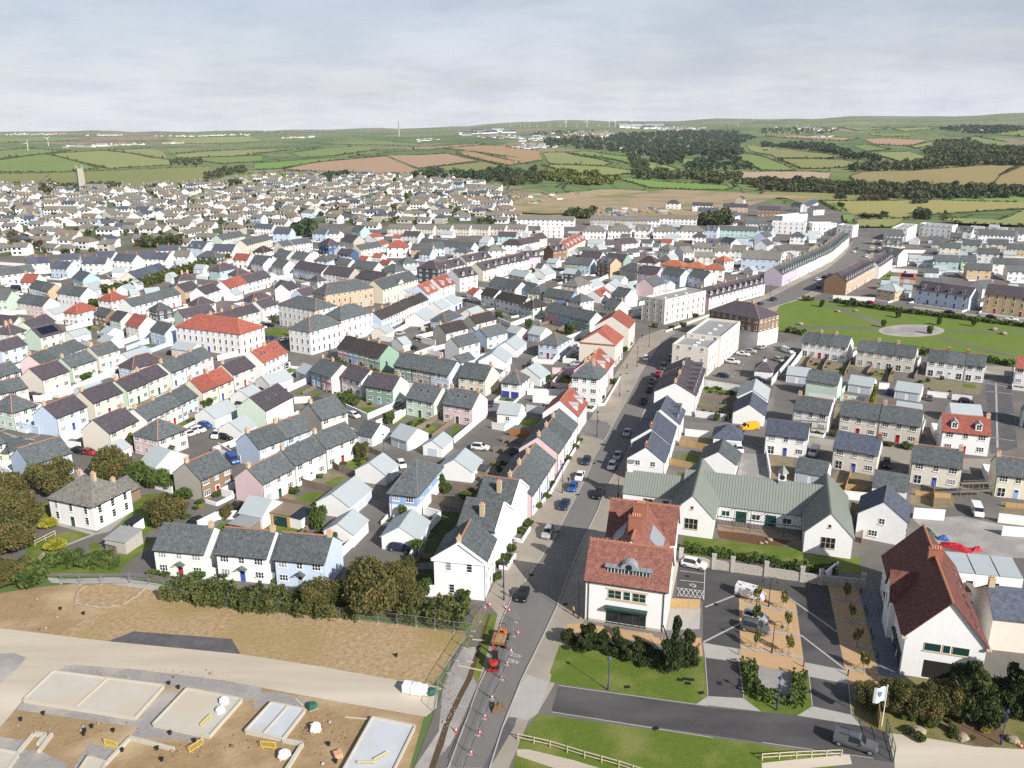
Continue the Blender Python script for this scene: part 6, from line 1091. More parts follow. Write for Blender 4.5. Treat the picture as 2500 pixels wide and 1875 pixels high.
TREES=[(-98.17,164.4,7.5,5.8,'oak','1b4'),(-89.06,171.24,7.5,5.6,'oak','2b4'),(-105.39,159.79,6.5,5.5,'oak','1l4'),(-96.76,147.64,7,6,'oak','2l4'),(-93.25,138.74,6.5,5.6,'oak','3l4'),(-103.11,149.22,7,6,'oak','4l4'),(-68.18,150.43,5.5,4.8,'oak','1f20'),(-82.51,171.24,4,3.5,'green','1l20'),(-77.61,168.25,3.5,3.2,'green','2l20'),(-73.62,166.79,3.5,3,'green','3l20'),(-69.03,162.53,2.5,2.5,'green','1f20'),(-92.2,191.39,3.5,2.2,'green','4l20'),(-82.65,188.34,2.5,2.3,'green','5l20'),(-84.6,139.8,2.2,2.2,'yellow','1f4'),(-85.93,128.54,3.5,4,'oak','1f4'),(-81.92,127.92,3.2,3.8,'green','1f4'),(-89.46,131.05,3,3,'oak','2f4'),(-79.92,135.64,2,2.6,'green','1f4'),(-75.93,134.3,2,2.6,'green','2f4'),(-73.24,135.64,1.8,2.2,'green','3f4'),(-81.74,134.3,2,2.4,'green','4f4'),(-90.73,148.82,2,2,'yellow','1l4'),(-23.68,120.02,7.5,6.6,'oak','1r28'),(-30.12,120.38,4.5,4.2,'oak','1b28'),(-18.09,120.02,4.6,4,'oak','1f19'),(23.0,104.09,8.5,2.9,'dark','1f26'),(25.2,104.36,6.4,2.2,'dark','2f26'),(8.46,109.89,3,1.8,'dark','1f13'),(10.36,108.99,4,2,'dark','2f13'),(11.75,108.69,4.6,2,'dark','3f13'),(13.65,108.1,4,2,'dark','4f13'),(15.35,107.51,4.4,2,'dark','5f13'),(16.99,106.64,3,2.2,'dark','6f13'),(18.66,106.06,4,2.2,'dark','1l26'),(20.26,105.21,3,2.2,'dark','2l26'),(21.38,104.64,3,2,'dark','3l26'),(48.5,96.51,3,2.4,'oak','1f25'),(49.96,95.78,3.2,2.6,'oak','2f25'),(51.68,95.3,3.6,2.8,'oak','3f25'),(53.53,94.82,4,3,'oak','4f25'),(55.65,94.58,4,3,'oak','5f25'),(57.47,94.11,4.6,3,'oak','6f25'),(60.04,93.87,9,4.4,'dark','1f25'),(62.28,93.64,5.5,3.2,'dark','2f25'),(67.7,94.58,9,4,'dark','3f25'),(65.85,94.11,5,3,'dark','4f25'),(69.64,94.11,8,4,'dark','5f25'),(-18.35,126.71,5,3.4,'oak','1l19'),(-15.22,166.3,4,1.4,'birch','1b19'),(-13.76,165.35,2,1.6,'green','1b19'),(-37.79,148.03,4.6,2.3,'green','1r22'),(-35.41,184.8,4,1.9,'oak','1b22'),(-56.85,152.88,3.2,1.6,'oak','2f20'),(-33.22,142.34,2.8,1.3,'green','1f22'),(-21.75,152.88,3,1.2,'green','1l19'),(-17.37,137.35,3,1.3,'palm','1l19'),(-21.17,151.24,1,0.8,'green','1l19'),(101.42,224.21,6,1.3,'cyp','1f6'),(6.36,317.93,4,1.8,'green','1b24'),(21.58,308.81,4.5,2.3,'green','2b24'),(-31.24,308.81,3,1.8,'oak','1f3'),(-5.44,337.77,2.6,2,'green','1r10'),(10.46,247.33,2.6,2.2,'green','1r24'),(-46.52,224.0,4,3.2,'green','1f1'),(-44.43,224.0,3,2.4,'green','2f1'),(-85.29,223.19,2.5,2.6,'green','1f0'),(-87.14,224.0,2.2,2,'green','1f0'),(-180.8,358.09,4,3.6,'green','1b21'),(-132.53,250.31,2,2.5,'green','1f21'),(-93.1,321.08,5,1.6,'birch','1l1'),(-82.74,305.88,4,1.4,'birch','2l1'),(-57.44,267.37,1.8,2,'green','1f1'),(-54.87,265.13,1.6,1.6,'green','2f1'),(-48.84,261.82,1.6,1.6,'oak','1f1'),(-43.79,256.47,1.6,1.8,'green','3f1'),(-32.49,209.35,3,2,'green','1l23'),(40.2,121.31,3.6,0.8,'sapling','1l26'),(44.08,119.98,3.6,0.8,'sapling','1r26'),(42.83,113.68,3.6,0.8,'sapling','1f26'),(36.74,108.89,3.6,0.8,'sapling','2f26'),(41.06,107.5,3.6,0.8,'sapling','3f26'),(38.59,115.82,3.6,0.8,'sapling','4f26'),(55.32,122.67,3.3,0.9,'sapling','1l25'),(53.69,116.29,3.3,0.9,'sapling','2l25'),(52.03,109.59,3.3,0.9,'sapling','3l25'),(50.57,103.64,3.3,0.9,'sapling','1f25'),(146.37,359.98,3,1.3,'green','1f31'),(149.65,359.98,3,1.3,'green','2f31'),(181.64,322.81,3,1.3,'green','1r6'),(158.9,338.4,3,1.3,'green','1b6'),(169.02,324.69,3,1.3,'green','2r6'),(135.13,359.98,3,1.3,'green','3f31'),(145.34,320.96,3,1.3,'green','1l6'),(158.33,310.24,3,1.3,'green','3r6'),(-14.62,124.0,3.2,1.3,'green','1f19'),(-7.99,122.35,1.8,1.6,'green','1f19'),(0.12,139.45,1.4,1.1,'green','1r19'),(-2.46,129.47,1.2,1,'green','2f19'),(54.78,211.55,2,1.2,'green','1l18'),(57.65,211.18,2,0.9,'green','2l18'),(-50.02,129.78,1.3,1.4,'green','1f22'),(-43.72,129.16,1.2,1.3,'green','2f22'),(-40.03,128.54,1.2,1.4,'green','3f22'),(-37.4,128.23,1.2,1.2,'green','4f22'),(-54.21,129.78,1.6,1.6,'green','5f22'),(-62.51,131.05,1.1,1.4,'green','5f4'),(-60.31,130.41,1,1.2,'green','6f4'),(-54.75,129.78,1.2,1.6,'green','6f22'),(-46.47,164.87,1.4,1.4,'green','1b22'),(-42.96,173.29,1,1.0,'green','2b22'),(-62.82,163.46,1.2,1.2,'green','1f20'),(81.45,200.13,1.2,1.5,'green','1r18'),(92.73,193.36,1,1.6,'green','2r18'),(96.32,191.91,1.2,1.8,'green','3r18'),(-86.53,190.77,1.6,1.8,'green','1l20'),(8.45,169.24,1.1,1.3,'green','1l27'),(7.18,162.53,1.1,1.3,'green','2l27'),(5.27,157.58,1.1,1.3,'green','3l27'),(13.01,183.65,1.1,1.3,'green','1b27'),(15.3,191.39,1.1,1.3,'green','2b27'),(16.54,195.8,1.1,1.3,'green','3b27'),(3.23,150.02,1.1,1.3,'green','1f27'),(1.92,146.86,1.1,1.3,'green','2r19'),(-1.06,136.32,1.1,1.3,'green','3r19'),(-1.7,133.97,1.1,1.3,'green','4r19'),(39.52,284.15,1.6,1.6,'green','1l7'),(41.68,290.63,1.6,1.6,'green','2l7'),(67.08,322.68,1.6,1.6,'green','1l8'),(61.84,317.93,1.6,1.6,'green','1b7'),(55.88,321.08,1.6,1.6,'green','2b7'),(76.08,339.52,1.6,1.6,'green','1b8'),(30.85,245.38,1.6,1.6,'green','3l7'),(25.25,229.02,1.6,1.6,'green','1r24')]
SCAT=[('1r8',[(106.5,258.4,0.38),(92.0,260.0,0.79),(104.8,267.4,0.71),(102.3,263.5,0.45),(100.1,266.2,0.78),(107.1,258.4,0.68),(101.0,268.0,0.37),(92.6,265.2,0.54),(96.8,259.2,0.67),(103.2,268.5,0.36),(99.5,269.9,0.66),(108.6,262.2,0.46),(106.2,260.5,0.79),(106.6,261.0,0.82),(95.9,258.0,0.93),(93.7,261.1,0.78)]),('1f6',[(113.5,254.9,0.64),(120.0,255.3,0.85),(110.0,249.9,0.89),(113.3,254.3,0.9),(117.3,255.5,0.48),(110.7,252.4,0.45),(121.2,258.7,0.9),(109.0,248.8,0.77),(114.1,255.1,0.74),(116.5,258.1,0.47),(111.8,249.2,0.72),(106.6,250.7,0.79),(121.7,259.9,0.8)]),('2f6',[(123.0,240.3,0.51),(124.4,237.0,0.41),(129.9,237.3,0.5),(124.1,236.9,0.6),(140.0,250.0,0.57),(124.9,240.0,0.4),(144.6,250.1,0.79),(125.1,246.4,0.84),(128.2,247.6,0.76),(133.6,249.8,0.94),(129.2,250.0,0.56)]),('1f7',[(62.8,235.2,0.42),(60.6,240.4,0.62),(64.7,235.2,0.89),(64.3,234.3,0.77),(62.0,238.9,0.75),(60.2,239.9,0.62),(67.1,239.7,0.7),(60.5,236.8,0.44),(67.9,238.7,0.71),(61.6,240.5,0.68),(58.1,240.2,0.37),(58.3,239.9,0.73),(61.1,233.5,0.91),(68.4,238.9,0.62),(58.6,236.3,0.72),(65.1,235.4,0.5)]),('1b18',[(57.1,222.1,0.35),(53.1,223.3,0.42),(61.0,224.9,0.41),(55.1,225.0,0.48),(58.3,222.7,0.54),(60.2,225.2,0.89),(62.4,220.2,0.61),(57.9,221.6,0.38),(57.0,222.1,0.46),(52.9,219.5,0.57),(57.2,218.3,0.72),(54.6,217.8,0.57)]),('1r24',[(7.8,237.1,0.41),(10.4,236.1,0.75),(7.8,238.6,0.6),(12.3,240.2,0.7),(8.4,239.7,0.57),(16.6,241.1,0.8),(9.4,237.8,0.59),(11.9,236.7,0.59)]),('1f1',[(-52.1,236.1,0.4),(-37.8,228.8,0.93),(-42.0,237.5,0.75),(-38.9,227.7,0.65),(-46.9,231.3,0.83),(-48.3,230.4,0.64),(-35.7,226.6,0.91),(-38.8,233.6,0.49),(-45.1,234.1,0.61),(-40.2,225.1,0.7),(-39.6,236.5,0.56),(-36.2,235.7,0.6),(-53.2,236.6,0.89),(-35.4,228.7,0.43),(-48.6,234.5,0.75),(-41.2,231.6,0.66)]),('1l23',[(-26.8,208.3,0.92),(-23.7,211.6,0.66),(-23.8,210.4,0.89),(-24.8,207.2,0.59),(-21.9,206.6,0.69),(-26.7,209.1,0.37),(-23.9,205.9,0.46),(-24.7,208.8,0.59)]),('1b19',[(-9.0,162.3,0.77),(-10.1,162.2,0.55),(-8.9,163.2,0.81),(-8.5,164.6,0.72),(-10.5,163.2,0.94),(-9.5,165.3,0.63),(-9.0,162.4,0.74),(-8.7,165.3,0.92),(-9.0,163.3,0.89)]),('1b22',[(-34.1,183.2,0.84),(-34.9,182.8,0.8),(-36.4,182.9,0.83),(-39.5,181.2,0.61),(-38.7,181.4,0.63),(-38.8,179.8,0.39),(-40.7,181.7,0.85),(-35.4,180.7,0.64),(-35.6,182.3,0.51),(-37.1,183.5,0.4),(-35.1,182.9,0.8),(-34.7,182.0,0.75)]),('1f4',[(-72.5,133.2,0.43),(-82.5,136.2,0.63),(-81.9,138.7,0.68),(-71.5,136.3,0.67),(-79.3,135.8,0.87),(-79.6,134.5,0.64),(-75.7,132.9,0.4),(-73.6,136.7,0.74),(-73.0,134.5,0.59),(-74.0,138.1,0.73),(-78.9,135.3,0.86),(-73.0,134.7,0.53),(-81.3,135.8,0.49),(-79.1,132.6,0.42),(-73.5,136.2,0.57),(-81.4,138.2,0.62),(-82.3,135.8,0.53),(-70.9,132.8,0.62),(-74.3,132.8,0.55),(-83.9,137.2,0.46),(-75.4,136.3,0.56),(-74.3,137.2,0.84),(-76.0,136.1,0.84),(-78.5,133.1,0.91),(-76.9,134.3,0.92),(-73.4,133.9,0.87),(-70.8,133.9,0.94),(-80.0,134.7,0.75)]),('1f20',[(-67.2,157.7,0.45),(-64.2,158.1,0.64),(-65.1,159.8,0.93),(-69.8,161.3,0.56),(-65.4,152.8,0.88),(-64.9,157.3,0.68),(-66.3,153.6,0.58),(-66.8,155.4,0.44),(-65.6,152.7,0.41),(-69.1,159.6,0.5),(-67.4,159.1,0.56),(-68.4,159.2,0.72),(-67.4,157.9,0.81),(-69.8,160.2,0.86),(-65.5,154.1,0.43),(-64.8,153.5,0.55)]),('1r21',[(-161.1,315.9,0.59),(-159.4,318.3,0.63),(-164.5,319.2,0.85),(-163.3,316.2,0.67),(-156.6,311.9,0.85),(-166.0,318.1,0.66),(-172.7,321.5,0.95)]),('1r31',[(189.7,425.7,0.76),(217.4,450.9,0.53),(215.8,453.0,0.41),(203.9,448.0,0.44),(211.9,450.4,0.93),(212.0,451.8,0.89),(197.6,438.7,0.69),(195.1,438.1,0.39),(191.3,426.2,0.84),(201.0,432.9,0.88),(195.3,438.4,0.43),(199.6,449.9,0.48),(196.9,446.7,0.58),(200.8,427.9,0.89),(207.3,438.0,0.9),(200.7,450.0,0.84),(209.3,446.8,0.58),(199.4,440.2,0.61)]),('1f14',[(232.4,492.2,0.84),(238.3,501.3,0.52),(234.1,487.1,0.49),(237.0,494.9,0.74),(231.3,499.0,0.47),(232.8,498.2,0.74),(235.6,493.7,0.77),(242.9,513.6,0.81),(236.6,491.2,0.71),(235.9,509.2,0.42),(238.2,499.2,0.46),(236.3,487.3,0.89),(239.6,506.5,0.48),(238.3,494.9,0.52)]),('1f9',[(-105.4,426.0,0.6),(-111.1,422.9,0.62),(-110.9,435.5,0.77),(-112.0,419.0,0.48),(-113.1,426.7,0.59),(-108.6,418.8,0.47),(-106.5,423.4,0.82),(-112.0,428.4,0.56)]),('1f25',[(56.3,93.0,0.46),(56.5,93.3,0.63),(57.5,92.7,0.45),(56.5,89.8,0.48),(57.2,90.9,0.88),(59.0,92.7,0.47),(61.1,92.7,0.36),(61.9,93.3,0.54),(54.2,93.0,0.78),(54.1,92.0,0.6),(61.9,94.2,0.7),(51.9,93.5,0.71),(55.5,94.0,0.7),(61.2,90.9,0.65),(59.0,89.6,0.44),(52.2,89.3,0.91),(51.6,90.6,0.87),(56.8,90.6,0.66),(53.2,93.2,0.39),(59.2,93.6,0.72),(54.8,92.0,0.93),(54.7,91.8,0.58),(52.9,93.1,0.67),(61.5,93.8,0.92)]),('1l27',[(-2.4,181.1,0.77),(-3.4,178.2,0.41),(-3.0,178.2,0.82),(-2.7,177.1,0.79),(-4.2,181.2,0.64),(-4.5,180.5,0.54),(-2.9,177.7,0.74),(-1.4,180.8,0.68)]),('1f22',[(-40.1,145.1,0.61),(-40.2,146.4,0.75),(-38.2,144.0,0.56),(-38.8,144.1,0.71),(-39.9,144.6,0.57),(-36.5,145.2,0.83),(-36.8,145.7,0.93),(-40.7,146.3,0.85)])]
HEDGES=[([(-192.7,392.08),(-184.33,401.16),(-178.91,430.98),(-172.67,465.31),(-169.8,510.1)],3,7,'1l11'),([(-57.68,124.94),(-49.58,122.82),(-40.51,120.66)],2.1,4.5,'1b17'),([(-40.77,121.09),(-31.07,119.39),(-24.39,118.56)],2.2,4.5,'1b28'),([(-17.72,118.63),(-12.85,117.67),(-7.28,116.32)],2.4,5,'1f19'),([(144.64,370.55),(162.63,351.05),(182.62,336.38),(203.68,320.04)],1.6,2.5,'1f31'),([(31.68,139.88),(36.81,137.98),(44.69,134.9),(50.04,132.92),(57.11,131.75)],1.3,1.6,'1r13'),([(34.34,105.21),(33.62,97.96),(38.68,96.11),(41.11,102.62)],1.2,1.6,'1f26'),([(105.22,313.74),(110.48,308.52)],1.6,2.5,'1r8'),([(158.51,270.59),(164.83,265.31)],1.6,2.5,'1r6'),([(131.41,374.21),(136.27,374.21)],1.6,2.5,'1l31'),([(141.66,281.02),(143.42,278.88)],1.8,2.5,'1f6')]
VPOLY=[(-760.0,1202.02),(-679.62,1142.57),(-517.11,1032.79),(-477.05,1088.63),(-394.28,1202.02),(-375.96,1298.28),(-271.42,1330.18),(-91.02,1277.84),(-17.24,1032.79),(-3.33,691.73),(-82.3,682.73),(-107.14,694.78),(-116.42,651.58),(-181.32,710.43),(-198.23,651.58),(-212.64,601.48),(-221.22,548.43),(-249.45,558.31),(-262.05,512.07),(-311.96,512.07),(-337.29,520.72)]
VBOX=(-760.0,-3.33,512.07,1330.18)
SLABS=[([(-66.54,96.73),(-49.75,93.13),(-48.55,99.78),(-65.69,102.98)],'slab'),([(-46.89,91.86),(-38.69,89.63),(-36.74,96.85),(-45.17,99.13)],'slab'),([(-34.44,90.51),(-29.18,89.09),(-27.62,94.66),(-32.61,96.11)],'slab_white'),([(-20.57,83.23),(-14.59,82.46),(-12.6,91.41),(-18.42,93.13)],'slab_white'),([(-52.46,82.84),(-49.57,82.46),(-49.86,84.91),(-52.46,85.93)],'slab'),([(-63.2,83.64),(-61.19,83.64),(-61.33,86.44),(-64.77,87.27)],'slab')]
RAILS=[([(0.78,89.36),(4.82,88.07),(9.01,86.19),(13.08,84.58),(16.32,83.01)],'low pale timber rail fence across the bottom lawn'),([(30.94,85.79),(35.32,86.19),(41.04,86.5)],'curved pale timber rail fence by the access lane'),([(-89.35,141.6),(-87.67,145.71)],'old grey rail fence beside the farm track'),([(-85.05,134.3),(-85.17,137.01)],'short broken rail fence by the farm gate')]
SITEF=[([(-77.42,128.01),(-73.97,127.62),(-70.4,127.81),(-65.6,128.01),(-62.18,127.62),(-59.23,126.84)],'behind the curved stone edging'),([(-57.51,124.0),(-51.77,121.27),(-45.54,120.02),(-40.48,119.32)],'below the hedge,left part'),([(-39.84,119.15),(-30.53,117.77),(-24.24,116.59),(-15.02,114.94),(-8.96,113.32),(-6.09,112.84)],'below the hedge,right part'),([(-6.03,113.64),(-4.16,118.98)],'beside the verge near the pediment houses'),([(-6.34,112.37),(-10.08,100.05)],'along the trench'),([(-10.21,99.66),(-10.43,94.58)],'at the end of the haul road'),([(0.59,116.09),(-0.15,108.39),(-1.49,101.64),(-2.82,97.38),(-3.59,93.64)],'on the road,upper part'),([(-3.74,93.4),(-4.48,90.23),(-5.31,86.81),(-6.03,83.79)],'on the road,lower part')]
CONES=[(-3.66,120.91),(-4.41,120.02),(-1.03,120.2),(-0.45,119.32),(0.95,113.0),(-0.66,105.35),(-1.49,102.04),(-2.74,97.63),(-4.19,90.56),(-5.1,87.02),(-0.15,108.39),(-3.6,93.76),(-7.28,91.01),(64.32,88.07)]
BARR=[(-51.66,88.5,-0.33),(-40.37,87.02,0.96),(-40.41,91.35,1.25),(-31.72,88.07,-0.12),(-18.83,84.58,0.0),(-16.86,84.98,0.73)]
PACKS=[(-14.46,99.15,'wrap_white',1.3,1.2),(-13.27,98.82,'wrap_white',1.3,1.2),(-12.18,98.64,'wrap_white',1.1,1.1),(-11.1,98.51,'green_tarp',1.1,1.0),(-25.51,91.12,'wrap_white',1.2,1.2),(-28.37,86.4,'wrap_white',1.3,1.0),(-21.67,86.5,'pot',1.0,0.5),(-26.9,95.54,'green_tarp',1.1,0.9),(-39.02,96.27,'wrap_white',1.1,1.3),(-38.94,94.34,'wrap_white',1.0,1.2)]
DRAINS=[(-62.61,94.34),(-64.96,93.17),(-54.9,91.8),(-55.44,91.01),(-55.27,90.34),(-51.75,91.01),(-49.01,87.44),(-44.75,87.75),(-44.2,90.56),(-40.54,89.14),(-46.63,99.79),(-43.36,85.79),(-73.43,119.85),(-68.99,118.46),(-48.31,100.71),(-17.17,107.22),(-23.27,88.5),(-21.76,85.48)]
DUMPER=(-1.68,110.5,-1.78)
DIGGER=(-2.64,104.64,1.48)
ROCKS=[(52.26,90.68,1.0,'largest one on the verge below the evergreen trees'),(57.73,89.68,0.8,'middle one on the verge below the evergreen trees'),(63.96,89.14,0.8,'beside the blue lamp at the right edge'),(47.91,97.26,1.0,'under the bush near the entrance lane'),(47.81,97.49,0.9,'at the corner of the dark shrubbery'),(138.44,349.96,1.0,'on the upper lawn of the park'),(114.49,325.63,1.1,'on the left lawn of the park'),(186.37,316.41,1.2,'right of the round plaza'),(185.96,309.38,1.2,'lowest on the right lawn of the park'),(146.16,351.05,0.9,'beside shrubs of the park'),(46.94,142.52,0.4,'in the school play bark,left'),(47.92,142.89,0.4,'in the school play bark,middle'),(48.98,143.82,0.5,'in the school play bark,right')]
BOLL=[(28.01,109.03),(33.67,107.64),(58.63,124.75),(57.33,119.65),(56.95,118.03),(55.7,113.23),(55.17,111.32),(53.98,106.82),(53.63,105.21),(42.35,104.68),(48.02,102.62)]
FLAG=(48.38,92.02)
HOARD=[(47.81,91.57),(49.24,95.78)]
GATE=[(48.28,90.68),(47.14,85.58)]
MARKS=[('parking_lines',[[(29.61,132.28),(33.81,131.01),(33.83,131.11),(29.63,132.38)],[(28.99,129.05),(33.18,128.12),(33.2,128.22),(29.01,129.15)],[(28.13,126.48),(32.47,125.41),(32.49,125.51),(28.15,126.58)],[(27.66,124.0),(31.93,123.13),(31.95,123.23),(27.68,124.1)],[(34.35,133.52),(31.74,122.68),(31.84,122.66),(34.45,133.5)]]),('hatched_bay',[[(28.09,126.53),(28.33,123.88),(28.43,123.88),(28.19,126.53)],[(28.83,126.44),(27.62,124.0),(27.7,123.96),(28.91,126.4)],[(28.81,126.35),(29.05,123.74),(29.15,123.74),(28.91,126.35)],[(29.55,126.26),(28.33,123.86),(28.41,123.82),(29.63,126.22)],[(29.53,126.17),(29.76,123.6),(29.86,123.6),(29.63,126.17)],[(30.27,126.08),(29.05,123.72),(29.13,123.68),(30.35,126.04)],[(30.25,125.99),(30.47,123.46),(30.57,123.46),(30.35,125.99)],[(30.99,125.9),(29.76,123.58),(29.84,123.54),(31.07,125.86)],[(30.96,125.81),(31.18,123.32),(31.28,123.32),(31.06,125.81)],[(31.7,125.73),(30.48,123.44),(30.56,123.4),(31.78,125.69)],[(31.68,125.63),(31.89,123.18),(31.99,123.18),(31.78,125.63)],[(32.42,125.55),(31.19,123.31),(31.27,123.27),(32.5,125.51)]]),('disabled_symbol',[[(30.46,127.55),(31.07,127.73),(31.03,127.87),(30.42,127.69)],[(30.99,127.76),(31.41,127.21),(31.53,127.29),(31.11,127.84)],[(31.41,127.29),(31.03,126.68),(31.15,126.6),(31.53,127.21)],[(31.15,126.68),(30.86,127.11),(30.74,127.03),(31.03,126.6)],[(30.35,127.2),(30.79,127.35),(30.75,127.45),(30.31,127.3)]]),('block_strip',[[(31.62,120.33),(37.34,123.9),(37.16,124.2),(31.44,120.63)],[(29.24,110.6),(36.23,115.68),(36.03,115.96),(29.04,110.88)],[(46.72,121.58),(50.34,113.31),(50.66,113.45),(47.04,121.72)],[(44.4,112.57),(47.97,104.09),(48.29,104.23),(44.72,112.71)],[(45.18,125.41),(46.76,121.6),(47.0,121.7),(45.42,125.51)]]),('bay_divider',[[(37.38,121.39),(46.09,118.9),(46.25,119.42),(37.54,121.91)],[(35.66,114.32),(44.42,112.22),(44.54,112.76),(35.78,114.86)],[(34.39,109.19),(42.98,106.56),(43.14,107.08),(34.55,109.71)],[(53.04,123.07),(57.49,121.87),(57.65,122.45),(53.2,123.65)],[(51.44,116.8),(55.64,115.23),(55.86,115.79),(51.66,117.36)],[(49.78,110.46),(53.95,108.75),(54.17,109.31),(50.0,111.02)],[(48.19,104.0),(52.55,102.89),(52.69,103.47),(48.33,104.58)]]),('parking_marks',[[(65.47,256.41),(66.04,256.93),(65.94,257.05),(65.37,256.53)],[(67.81,260.68),(68.39,261.22),(68.29,261.32),(67.71,260.78)],[(70.23,265.08),(70.82,265.63),(70.72,265.73),(70.13,265.18)],[(72.72,269.61),(73.33,270.18),(73.23,270.28),(72.62,269.71)],[(75.3,274.29),(75.92,274.88),(75.82,274.98),(75.2,274.39)],[(77.95,279.12),(78.59,279.73),(78.49,279.83),(77.85,279.22)],[(80.7,284.1),(81.35,284.74),(81.25,284.84),(80.6,284.2)],[(83.53,289.26),(84.2,289.92),(84.1,290.02),(83.43,289.36)],[(86.46,294.59),(87.15,295.27),(87.05,295.37),(86.36,294.69)],[(69.28,252.8),(69.81,253.52),(69.69,253.6),(69.16,252.88)],[(70.94,256.11),(71.48,256.85),(71.36,256.93),(70.82,256.19)],[(72.63,259.51),(73.19,260.26),(73.07,260.34),(72.51,259.59)],[(74.37,262.98),(74.94,263.75),(74.82,263.83),(74.25,263.06)],[(76.15,266.54),(76.73,267.33),(76.61,267.41),(76.03,266.62)],[(77.98,270.19),(78.57,271.01),(78.45,271.09),(77.86,270.27)],[(79.85,273.94),(80.45,274.77),(80.33,274.85),(79.73,274.02)],[(81.77,277.78),(82.38,278.64),(82.26,278.72),(81.65,277.86)],[(83.74,281.72),(84.37,282.6),(84.25,282.68),(83.62,281.8)]]),('lane_edging',[[(6.51,100.3),(26.51,95.95),(26.53,96.09),(6.53,100.44)],[(5.25,94.75),(25.76,89.77),(25.8,89.91),(5.29,94.89)],[(31.83,88.9),(44.87,86.08),(44.89,86.22),(31.85,89.04)],[(28.49,106.97),(26.95,98.21),(27.09,98.19),(28.63,106.95)],[(33.22,105.89),(31.77,97.74),(31.91,97.72),(33.36,105.87)],[(42.35,102.48),(40.62,96.08),(40.76,96.04),(42.49,102.44)],[(47.3,100.73),(45.26,94.33),(45.4,94.29),(47.44,100.69)]]),('setts_line',[[(2.33,128.45),(8.38,145.27),(8.1,145.37),(2.05,128.55)],[(8.38,145.28),(16.0,171.33),(15.72,171.41),(8.1,145.36)],[(16.01,171.33),(18.94,182.5),(18.64,182.58),(15.71,171.41)],[(23.33,197.01),(30.52,220.95),(30.24,221.03),(23.05,197.09)],[(30.52,220.95),(42.38,260.9),(42.1,260.98),(30.24,221.03)],[(42.38,260.89),(54.19,297.1),(53.91,297.2),(42.1,260.99)]]),('close_setts',[[(145.06,245.78),(150.42,241.34),(150.74,241.72),(145.38,246.16)],[(140.71,237.58),(147.18,234.96),(147.34,235.34),(140.87,237.96)],[(147.96,246.09),(118.56,192.03),(119.0,191.79),(148.4,245.85)],[(130.91,218.9),(136.76,216.19),(136.92,216.55),(131.07,219.26)],[(120.49,199.19),(125.54,196.15),(125.74,196.49),(120.69,199.53)]]),('roof_path',[[(-131.67,203.21),(-129.47,207.78),(-130.01,208.04),(-132.21,203.47)],[(-127.04,199.38),(-119.54,196.81),(-119.38,197.29),(-126.88,199.86)],[(-130.59,202.2),(-121.47,196.87),(-121.21,197.31),(-130.33,202.64)],[(-121.49,197.61),(-119.89,200.26),(-120.31,200.52),(-121.91,197.87)]])]
KERBS=[('kerb',[(-2.73,84.55),(-1.23,91.81),(1.37,101.67),(5.08,113.28),(7.37,120.73),(9.45,129.32),(13.46,143.82),(17.63,157.02),(20.0,166.77),(24.78,179.81),(29.14,192.82),(37.38,223.17),(42.79,240.65)]),('kerb',[(-7.77,84.55),(-4.66,100.3),(-3.4,104.89),(-1.63,116.56),(0.21,124.64)]),('kerb',[(82.78,339.21),(118.14,380.97),(147.06,423.91),(175.88,465.44),(206.05,520.72),(238.2,587.87)]),('kerb',[(75.34,320.7),(109.12,354.66),(127.86,374.29),(154.93,412.34),(203.53,486.76),(254.08,594.6)])]
TEXTS=[('ACCESS',0.47,107.8,2.74,0.62),('PUBLIC',0.2,106.35,2.74,0.62)]
PEOPLE=[(-0.27,123.63,-1.2,'cloth_dark','person in dark clothes walking on the pavement by the lamp'),(9.84,118.12,0.4,'hivis','person in a yellow jacket beside the red-tiled shop'),(37.32,262.36,0.4,'cloth_dark','person in dark clothes standing near the cafe tables'),(48.2,302.99,1,'cloth_dark','person in dark clothes by the red-roofed corner shop'),(12.41,170.24,1,'cloth_dark','person in dark clothes beside the parked blue hatchback')]
SHEDS=[('garden_room',-47.43,150.44,-0.345,4.26,4.5,2.6,2.7,'wood_new','wood_fence','flat brown-roofed timber garden room with glazed doors',True,1),('garden_shed',-54.2,146.2,-0.363,4.39,3.5,2.3,2.4,'wood_fence','roof_f','flat grey-roofed brick and timber shed behind the near cottages',True,1),('barn',-75.06,139.58,-0.285,4.49,4.5,2.4,2.9,'stone_pale','roof_f','grey flat-roofed stone barn below the farmhouse',True,0),('greenhouse',-74.82,147.41,-0.385,2.11,2.6,1.9,2.3,'frame_white','glass','small white greenhouse beside the farm barn',True,2),('lean_to',-74.87,139.48,-0.387,2.37,2,1.6,2.1,'wood_fence','roof_f','low timber lean-to against the stone barn',True,0),('garden_shed',-56.78,222.8,-0.499,5.99,3,1.9,2.3,'green_tarp','roof_k','dark green garden shed left of the green cottage',True,0),('conservatory',-43.4,149.21,-0.445,2.83,4,2.4,2.6,'frame_white','glass','white glass canopy beside the timber garden room',True,0),('bin_store',-74.48,258.44,1.203,5.96,3,2.2,2.4,'wall_W','glass','white glass-roofed porch beside the red-roofed pair',True,1),('garden_shed',-81.94,171.53,-0.483,4.98,3.5,2.2,2.3,'wood_fence','roof_f','grey flat-roofed shed below the zinc garage',True,1),('garden_shed',-7.74,174.29,-0.398,2.05,2,1.7,2.1,'wood_fence','roof_k','dark felt shed beside the washing line',True,0)]
SCAF=[(71.44,201.7,-0.191,8.25,5.2,'brown scaffold in front of the white house near the park'),(94.16,161.89,0.075,7.09,3.6,'scaffold round the half-built garage behind the white van'),(76.34,126.56,-1.692,6.36,2.2,'low scaffold beside the unfinished garage block')]
